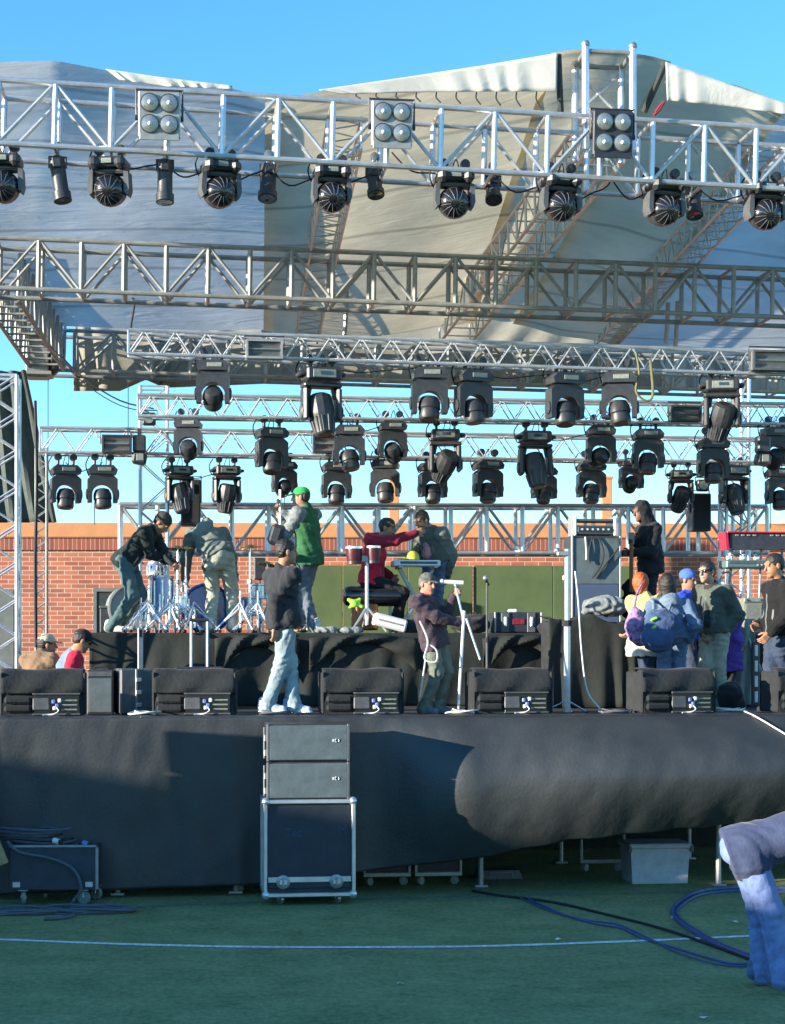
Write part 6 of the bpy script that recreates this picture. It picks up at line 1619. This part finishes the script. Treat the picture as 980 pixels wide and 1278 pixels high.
for s in (-1, 1):
    b = MB(); b.add([(s * .50, -.12, .10), (s * .50, -.18, -.125), (s * .50, .16, -.125), (s * .50, .16, .10), (s * .535, -.12, .10), (s * .535, -.18, -.125), (s * .535, .16, -.125), (s * .535, .16, .10)], [(0, 1, 2, 3), (4, 7, 6, 5), (0, 4, 5, 1), (1, 5, 6, 2), (2, 6, 7, 3), (3, 7, 4, 0)], 'red_paint'); b.build('end_cheek', o, smooth=0)
for k in range(10):
    if k in (4, 5): continue
    b = MB(); b.box((-.38 + .075 * k, -.118, .058), (.045, .012, .02), 'label_grey', bev=.003); b.build('socket', o)
o = thing('keyboard', 'teal-grey keyboard on the lower tier below the red keyboard', 'keyboard', PZ(942, kzs[1], 4.2), TH)
b = MB(); b.box((0, .05, 0), (.80, .32, .10), 'teal_key', bev=.015); b.build('body', o)
b = MB(); b.box((0.0, -.113, .02), (.74, .008, .035), 'grey_plastic', bev=.002); b.build('rear_panel', o)
for k in range(7):
    b = MB(); b.lathe([(.013, 0), (.01, .016)], (.0 + .05 * k, -.117, -.012), (0, -1, 0), 'chrome', 8); b.build('socket', o)
for i, px in enumerate((910, 928, 944)):
    o = thing('chrome_clamp', ('shiny chrome clamp on the teal keyboard, left one', 'shiny chrome clamp on the teal keyboard, middle one', 'shiny chrome clamp on the teal keyboard, right one')[i], 'clamp', PZ(px, kzs[1] + .052, 4.2), TH + i, 'chrome clamps on the teal keyboard')
    b = MB(); b.box((0, 0, .03), (.07, .05, .06), 'chrome', bev=.015); b.build('block', o)
    b = MB(); b.sphere((.02, 0, .075), .028, 'chrome', 10, 8); b.build('knob', o)
o = thing('guitar_amplifier', 'small khaki amplifier on the riser under the teal keyboard', 'amplifier', onRiser(941, 4.0), TH)
b = MB(); b.box((0, .13, .27), (.26, .24, .36), 'amp_khaki', bev=.015); b.build('cabinet', o)
b = MB(); b.box((0, .0, .24), (.215, .016, .26), 'amp_khaki', bev=.01); b.build('grille', o)
b = MB(); b.box((0, .0, .42), (.24, .02, .045), 'label_grey', bev=.004); pn = b.build('control_panel', o)
for s in (-1, 1):
    b = MB(); b.sphere((s * .09, -.016, .42), .012, 'rubber', 8, 5); b.build('knob', pn)
b = MB(); b.box((0, .13, .04), (.3, .27, .09), 'black_plastic', bev=.02); b.build('base_tray', o)
rows = []
for i in range(16):
    t = i / 15; r = []
    for j in range(17):
        q = j / 16; x = (q - .5) * (.34 - .10 * t) + .02 * math.sin(t * 4) ; r.append((x - .05 * t, -.03 * math.sin(q * 12 + t * 3) - .25 * (t ** 3) * (1 - q * .4), 1.02 * (1 - t) + .02))
    rows.append(r)
b = MB(); b.grid(rows, 'c_greygreen'); o = b.build('canvas_cloth', loc=onDeck(926, 3.2), rot=(0, 0, TH), solid=.012); tag(o, 'pale grey-green canvas hanging from the riser edge, behind the sunglasses man', 'cloth')
o = thing('ladder_rail', 'upright black rail with white blocks standing on the deck at the right', 'rail', onDeck(943, 2.6), TH)
b = MB(); b.box((0, 0, .38), (.09, .05, .76), 'black_plastic', bev=.01); b.build('rail', o)
for k in range(4):
    b = MB(); b.box((.0, -.03, .12 + .18 * k), (.036, .02, .13), 'key_white', bev=.005); b.build('white_block', o)
b = MB(); b.box((0, .02, .015), (.2, .2, .03), 'rubber', bev=.005); b.build('foot', o)
o = thing('leaning_rod', 'thin grey rod leaning against the riser at the far right', 'rod', onDeck(955, 2.9), TH)
b = MB(); b.cyl((.12, 0, .0), (-.1, .3, .8), .018, 'alu_dull', n=8); b.build('shaft', o)
b = MB(); b.sphere((.12, 0, .016), .028, 'rubber', 8, 6); b.build('rubber_foot', o)
# ---------------------------------------------------------------- the crew and the visitors on the stage
class Spot:
    def __init__(s, px, v, z, d=None):
        s.base = PZ(px, z, v) if d is None else Vector(((px - CX) * d / F, d, z)); s.z = z
    def __call__(s, px, py, dy=0.0):
        d = s.base.y + dy
        return ((px - CX) * d / F - s.base.x, dy, HC + (HY - py) * d / F - s.z)
GCREW = 'people on the stage'
# bending man, dark jacket, at the drums
q = Spot(152, 4.0, RISER + .002)
person('man in dark jacket and teal jeans bending to the right over the drums', q.base, 80, q(157, 700), q(190, 661, -.05), q(202, 653, -.08), q(217, 705, -.18), q(211, 700, .05), q(150, 787, .12), q(141, 789, -.10),
       H=1.76, zipc='steel', top='c_darkgreen', pants='c_jeans_teal', shoe='c_cream', hair='hair_dark', hem=.20, hpitch=48, bulk=1.04, pbulk=1.06, skin='skin_tan', group=GCREW, beanie='c_browncap')
# man bending away, grey-green hoodie, khaki trousers
q = Spot(268, 3.85, RISER + .002)
person('man seen from behind bending over the blue drum, grey-green hoodie and khaki trousers', q.base, 176, q(272, 696), q(257, 664, .32), q(254, 672, .46), q(231, 728, .36), q(296, 735, .38), q(262, 787, -.03), q(291, 787, .10),
       H=1.78, top='c_moss', pants='c_khaki', shoe='c_cream', hair='hair_dark', hood='c_greygreen', hem=.17, hpitch=55, bulk=1.12, pbulk=1.14, group=GCREW, pl=(1, 0, 0), pr=(-1, 0, 0), le=(-.9, -.3, .1), re=(.9, -.2, 0))
# green cap
q = Spot(384, 4.05, RISER + .002)
pg = person('man in bright green cap and green vest holding up a pole, seen from behind', q.base, -118, q(386, 693), q(382, 636), q(375, 621, -.02), q(352, 694 - 45, .10), q(352, 640, -.12), q(378, 787, .08), q(391, 787, -.04),
       H=1.78, top='c_green', sleeves='c_greyknit', pants='c_slate', shoe='c_cream', cap='c_greencap', hair='hair_brown', hem=.22, bulk=1.12, vest=True, lcurl=1.3, rcurl=1.3, hyaw=25, group=GCREW, hl=(-.3, 0, .8), hr=(-.3, 0, .8))
b = MB(); zt, z0 = PS(353, 612, 4.05).z, RISER
x, y = pg['rh'][0] + q.base.x - .02, pg['rh'][1] + q.base.y - .02
b.cyl((x, y, PS(353, 700, 4.0).z), (x, y, zt), .017, 'alu', n=8); o = b.build('handled_pole'); tag(o, 'upright pale pole with a dark fitting held up by the green-capped man', 'pole')
b = MB(); b.box((x - .02, y, PS(353, 628, 4.0).z), (.05, .05, .09), 'black_plastic', bev=.012); b.build('top_fitting', o)
b = MB(); b.box((x - .05, y - .02, PS(346, 668, 4.0).z), (.17, .1, .26), 'black_plastic', Matrix.Rotation(.3, 3, 'Y'), bev=.05); b.build('lower_fitting', o)
# man at the front in black jacket and light jeans
q = Spot(352, .42, DK)
person('man walking at the stage edge in black jacket, light jeans and blue-white trainers', q.base, 128, q(354, 772), q(352, 712), q(358, 689, -.02), q(368, 782, -.10), q(344, 782, -.16), q(367, 894, .0), q(334, 894, -.06),
       H=1.80, zipc='steel', top='c_charcoal', pants='c_jeans_light', shoe='c_bluewhite', sole='c_white', hair='hair_dark', hem=.20, bulk=1.12, pbulk=1.08, collar=True, group=GCREW, re=(-.7, -.1, 0), hyaw=-18, footdir=((.95, -.2, 0), (.95, -.3, 0)), skin='skin_tan')
# red hooded man sitting
q = Spot(466, 4.45, RISER + .002)
person('man in red hooded jacket and dark cap sitting on the black bench, arm stretched out', q.base, 82, q(463, 723, .0), q(470, 673, .0), q(484, 659, -.02), q(488, 720, .16), q(524, 664, -.06), q(492, 786, .22), q(497, 786, .06),
       H=1.72, zipc='grey_metal', top='c_red', sleeves='c_burgundy', pants='c_black', shoe='c_shoe', cap='c_browncap', hair='hair_dark', hood='c_red', hem=.16, bulk=1.14, sitting=True, group=GCREW, rcurl=.5, re=(0, -.2, -1), hpitch=4, hyaw=-12, skin='skin_tan')
# man behind the keyboard
q = Spot(546, 4.75, RISER + .002)
person('man with dark hair and olive-black jacket leaning behind the keyboard, blue jeans', q.base, -42, q(545, 695), q(536, 662), q(526, 650, -.05), q(558, 718, -.05), q(513, 700, -.12), q(550, 787, .1), q(536, 787, -.05),
       H=1.78, zipc='grey_metal', top='c_olivegrey', sleeves='c_moss', pants='c_jeans', shoe='c_shoe', hair='hair_brown', shirt='c_pink', hem=.18, bulk=1.16, hpitch=18, group=GCREW, beard='hair_brown', skin='skin_tan', htilt=0)
# microphone holder at the front
q = Spot(539, .66, DK)
pm = person('man in camouflage cap and plum sweater holding a slanting microphone stand', q.base, 62, q(541, 793), q(527, 747, -.05), q(534, 729, -.09), q(566, 744, -.06), q(572, 777, -.14), q(548, 891, .05), q(531, 891, -.05),
       H=1.56, top='c_plum', pants='c_drabgrey', shoe='c_slate', cap='c_camo', hair='hair_grey', hem=.24, bulk=1.1, pbulk=1.05, group=GCREW, lcurl=1.2, rcurl=1.2, skin='skin_red', hyaw=-20, hpitch=6, le=(.2, -.2, -1), re=(-.2, -.6, -.8), hl=(.5, -.1, .6), hr=(.9, -.1, .1))
b = MB(); A0 = Vector(q(572, 890, -.1)) + q.base; A0.z = DK
rr_ = Vector(pm['rh']) + q.base + Vector((.06, -.03, 0)); ll_ = Vector(pm['lh']) + q.base + Vector((.02, -.04, .06))
o = thing('microphone_stand', 'slanting white microphone stand with a crosspiece held by the man in the plum sweater', 'microphone stand', A0, 0, 'microphone stands')
t1_ = ll_ - A0; t0_ = rr_ - A0
b.cyl(t0_, t1_ + Vector((-.01, 0, .08)), .013, 'alu', n=8); b.build('upper_pole', o)
b = MB(); b.cyl((0, 0, .02), t0_ + Vector((0, 0, .12)), .016, 'white_paint', n=8); b.build('lower_pole', o)
b = MB(); b.cyl(t0_ + Vector((.02, -.02, .04)), t0_ + Vector((.16, -.04, -.38)), .011, 'alu', n=8); b.build('folded_leg', o)
b = MB(); b.cyl(t1_ + Vector((-.13, 0, .085)), t1_ + Vector((.08, .0, .075)), .022, 'white_paint', n=10); b.sphere(t1_ + Vector((-.14, 0, .086)), .03, 'white_paint', 10, 8); b.build('crosspiece', o)
b = MB(); b.lathe([(.13, 0), (.13, .012), (.03, .035)], (0, 0, 0), (0, 0, 1), 'steel', 20); b.build('base_disc', o)
b = MB(); c0 = q.base
pts = [Vector(q(524, 775, -.22)) + c0, Vector(q(534, 800, -.26)) + c0, Vector(q(530, 822, -.27)) + c0, Vector(q(544, 826, -.27)) + c0, Vector(q(545, 812, -.26)) + c0, Vector(q(534, 806, -.25)) + c0, Vector(q(530, 832, -.24)) + c0, Vector(q(524, 870, -.2)) + c0]
b.tube(pts, .009, 'cable_white', 6, 6); tag(b.build('looped_cable'), 'pale cable looped at the hip of the man in the plum sweater', 'cable')
# hooded musician on the riser
q = Spot(808, 4.3, RISER + .002)
ph = person('hooded person in black standing beside the big amplifier, facing left', q.base, -72, q(812, 697), q(809, 657), q(800, 639, -.04), q(788, 690, -.16), q(793, 676, -.02), q(816, 787, .1), q(806, 787, -.08),
       H=1.72, top='c_black', pants='c_charcoal', shoe='c_shoe', hoodup=True, hair='hair_dark', hem=.30, bulk=1.14, group=GCREW, hyaw=10, hpitch=8, skin='skin_dark')
o = thing('bass_guitar', 'dark electric bass leaning upright before the hooded person', 'guitar', q.base + Vector((-.22, -.2, 0)), R(-20))
f = Field(.01, .03); f.ell((0, 0, .36), np.eye(3), (.17, .028, .20)).ell((0.02, 0, .58), np.eye(3), (.13, .026, .12)); f.ell((.16, 0, .48), np.eye(3), (.06, .06, .07), cut=True); f.ell((-.16, 0, .5), np.eye(3), (.06, .06, .06), cut=True)
f.build('body', ['black_gloss'], o)
b = MB(); b.box((0, -.03, .82), (.05, .03, .62), 'wood_orange', bev=.008); b.build('neck', o)
b = MB(); b.box((0, -.03, 1.18), (.075, .02, .15), 'black_gloss', bev=.01); b.build('headstock', o)
# visitors standing on the deck at the right
q = Spot(803, 2.1, DK)
pw = person('woman with short orange hair and yellow coat, seen from behind', q.base, 150, q(805, 790), q(806, 746), q(801, 727, .02), q(820, 792, .05), q(788, 788, -.16), q(812, 886, .05), q(798, 886, -.05),
       H=1.60, top='c_yellow', pants='c_jeans_dark', shoe='c_shoe', hair='hair_orange', hairlen=.10, hem=.2, bulk=1.06, coat=.26, hemcol='c_cream', group=GCREW, hyaw=-10)
f = Field(.011, .04, wr=.006, wf=.9, seed=3.3); f.ell((0, 0, 0), np.eye(3), (.13, .10, .17)).ell((.06, 0, -.12), np.eye(3), (.11, .09, .09)).ell((-.02, 0, .15), np.eye(3), (.07, .06, .08))
o = f.build('patterned_bag', ['c_patterned']); o.location = PS(795, 783, 1.75); tag(o, 'purple and pink patterned bag hanging at the side of the orange-haired woman', 'bag')
b = MB(); b.tube([(-.03, 0, .2), (.02, .12, .38), (.09, .16, .5)], .014, 'c_patterned', 6, 4); b.build('strap', o)
q = Spot(834, 1.75, DK)
pb = person('woman with long dark hair and blue-grey hoodie carrying a blue backpack', q.base, 172, q(838, 789), q(836, 750), q(833, 729, .0), q(818, 795, .1), q(859, 800, -.02), q(830, 888, -.04), q(848, 888, .06),
       H=1.66, top='c_denimblue', pants='c_jeans', shoe='c_shoe', hair='hair_dark', hairlen=.24, hood='c_bluegrey', hem=.18, bulk=1.14, pbulk=1.08, group=GCREW)
o = thing('backpack', 'blue backpack with bright green strips on the back of the dark-haired woman', 'backpack', Vector(q(823, 786, -.30)) + q.base, 0)
f = Field(.010, .05, wr=.005, seed=4); f.ell((0, 0, .0), np.eye(3), (.165, .10, .23)).ell((.0, -.03, -.10), np.eye(3), (.17, .11, .14)); f.cap((-.08, 0, .1), (.09, 0, .12), .09)
b_ = f.build('bag_body', ['c_backpack'], o); b_.rotation_euler = (0, R(14), 0)
f = Field(.010, .03); f.ell((0.01, -.09, -.1), np.eye(3), (.12, .055, .10)); p_ = f.build('front_pocket', ['c_backpack'], o); p_.rotation_euler = (0, R(14), 0)
for z, w_ in ((.115, .085), (.025, .055)):
    b = MB(); b.box((-.07, -.105, z), (w_, .04, .035), 'lime', Matrix.Rotation(-.4, 3, 'Y'), bev=.014); b.build('green_strip', o)
for s in (-1, 1):
    b = MB(); b.tube([(.02 + s * .08, .05, .17), (.06 + s * .10, .16, .30), (.07 + s * .13, .27, .33)], .018, 'c_bluegrey', 6, 4); b.build('shoulder_strap', o)
q = Spot(860, 2.75, DK)
person('man in blue knitted cap and bright blue jacket standing behind the backpack', q.base, 58, q(862, 790), q(858, 742), q(859, 724, -.02), q(880, 800, -.05), q(848, 800, -.15), q(868, 884, .06), q(856, 884, -.04),
       H=1.66, zipc='key_white', top='c_brightblue', pants='c_jeans_dark', shoe='c_shoe', beanie='c_beanie', hair='hair_brown', hem=.18, bulk=1.1, group=GCREW, hpitch=8, skin='skin_tan')
q = Spot(893, 2.15, DK)
person('man in sunglasses, grey hooded jacket and khaki trousers standing hand in pocket', q.base, -48, q(893, 783), q(889, 733), q(882, 714, -.04), q(903, 790, -.10), q(879, 792, -.02), q(903, 886, .08), q(888, 886, -.08),
       H=1.80, zipc='grey_metal', top='c_olivegrey', pants='c_khaki', shoe='c_shoe', glasses=True, hair='hair_dark', hood='c_cream', shirt='c_charcoal', hem=.16, bulk=1.1, pbulk=1.06, group=GCREW, hyaw=4)
f = Field(.011, .04, wr=.008, wf=.8, seed=8); f.ell((0, 0, .16), np.eye(3), (.15, .12, .15)).cap((-.05, 0, .05), (.12, 0, .04), .06)
o = f.build('shoulder_bag', ['c_black']); o.location = onDeck(911, 1.9); tag(o, 'black bag standing on the deck by the khaki trousers', 'bag')
q = Spot(910, 2.75, DK)
person('person in long purple coat mostly hidden behind the sunglasses man', q.base, 160, q(909, 799), q(903, 766), q(896, 748, .06), q(918, 806, -.05), q(900, 806, .1), q(914, 884, .06), q(905, 884, -.04),
       H=1.56, top='c_purple', pants='c_charcoal', shoe='c_shoe', hair='hair_dark', hem=.2, bulk=.98, coat=.36, group=GCREW, hpitch=20)
q = Spot(970, 1.3, DK)
person('dark-haired person in black jacket at the right picture edge', q.base, -70, q(973, 779), q(972, 728), q(966, 706, -.03), q(962, 790, -.25), q(950, 778, .05), q(978, 889, .08), q(966, 889, -.08),
       H=1.82, zipc='grey_metal', top='c_black_shaded', pants='c_jeans_dark', shoe='c_shoe', hair='hair_dark', hem=.22, bulk=1.16, pbulk=1.08, group=GCREW, skin='skin_tan', hpitch=10, re=(.5, -.2, -.8))
# two men crouching at the left rear of the deck
q = Spot(52, 2.6, DK)
person('crouching man in pale cap and brown jacket at the left, seen from behind', q.base, 150, q(46, 858), q(50, 819, .12), q(59, 805, .2), q(78, 860, .3), q(40, 866, .3), q(64, 886, -.18), q(40, 886, -.16),
       H=1.72, top='c_tan', pants='c_charcoal', shoe='c_shoe', cap='c_capcream', hair='hair_dark', hem=.16, bulk=1.14, group=GCREW, skin='skin_tan', hyaw=-40, sitting=True, lk=(.3, .9, -.2), rk=(-.2, .9, -.2))
q = Spot(94, 2.35, DK)
person('crouching man in black cap, sunglasses and blue jacket with red sleeve at the left', q.base, 110, q(80, 860), q(92, 816, .05), q(103, 800, .0), q(118, 852, -.05), q(112, 856, -.25), q(90, 887, .12), q(74, 887, -.1),
       H=1.74, top='c_bluegrey', sleeves='c_red', pants='c_charcoal', shoe='c_shoe', cap='c_black', capback=False, glasses=True, hair='hair_dark', hem=.16, bulk=1.16, group=GCREW, skin='skin_tan', hpitch=25, sitting=True, lk=(.9, .3, .1), rk=(.8, -.5, .1))
# bent person in the right foreground
q = Spot(955, 0, 0.003, d=12.45)
person('person bending forward on the turf at the right edge, grey-blue shirt, pale jeans', q.base, 84, q(931, 1060), q(1026, 1030, -.05), q(1060, 1046, -.08), q(1045, 1150, -.2), q(1040, 1155, .1), q(953, 1232, .16), q(981, 1247, -.16),
       H=1.80, top='c_tee', pants='c_jeans_pale', shoe='c_jeans', hair='hair_brown', hem=.23, bulk=1.28, pbulk=1.22, wrk=.6, collar=True, hpitch=70, lk=(1, 0, .1), rk=(1, 0, .1), group='person on the turf')
# ---------------------------------------------------------------- sky, sun, camera
w = bpy.data.worlds.new('World'); SC.world = w; w.use_nodes = True
nt = w.node_tree; nt.nodes.clear()
out = nt.nodes.new('ShaderNodeOutputWorld'); bg = nt.nodes.new('ShaderNodeBackground'); sk = nt.nodes.new('ShaderNodeTexSky')
sk.sky_type = 'NISHITA'; sk.sun_disc = False; sk.sun_elevation = SUN_EL
sk.sun_rotation = math.atan2(-LX, -LY); sk.altitude = 300; sk.air_density = 1.0; sk.dust_density = 0.1; sk.ozone_density = 4.0
bg.inputs['Strength'].default_value = 0.15
hs = nt.nodes.new('ShaderNodeHueSaturation'); hs.inputs['Saturation'].default_value = 1.12; hs.inputs['Hue'].default_value = 0.494; nt.links.new(sk.outputs[0], hs.inputs['Color']); nt.links.new(hs.outputs[0], bg.inputs[0]); nt.links.new(bg.outputs[0], out.inputs[0])
sd = bpy.data.lights.new('sun', 'SUN'); sd.energy = 4.6; sd.angle = R(0.5); sd.color = (1.0, 0.9, 0.74)
so = bpy.data.objects.new('sun', sd); COL.objects.link(so)
dirv = Vector((LX * math.cos(SUN_EL), LY * math.cos(SUN_EL), -math.sin(SUN_EL)))
so.rotation_euler = dirv.to_track_quat('-Z', 'Y').to_euler(); so.location = (-20, 0, 20)
cd = bpy.data.cameras.new('camera'); co = bpy.data.objects.new('camera', cd); COL.objects.link(co)
co.location = (0, 0, HC); co.rotation_euler = (R(90), 0, 0)
cd.sensor_fit = 'HORIZONTAL'; cd.sensor_width = 36; cd.lens = 36 * F / 980.0
cd.shift_y = (HY - 639.0) / 980.0; cd.shift_x = 0.0
cd.clip_start = 0.1; cd.clip_end = 2000
SC.camera = co
SC.view_settings.view_transform = 'Standard'; SC.view_settings.look = 'None'; SC.view_settings.gamma = 1; SC.view_settings.use_curve_mapping = False
SC.view_settings.exposure = 1.5
SC.cycles.use_denoising = True; SC.cycles.max_bounces = 8
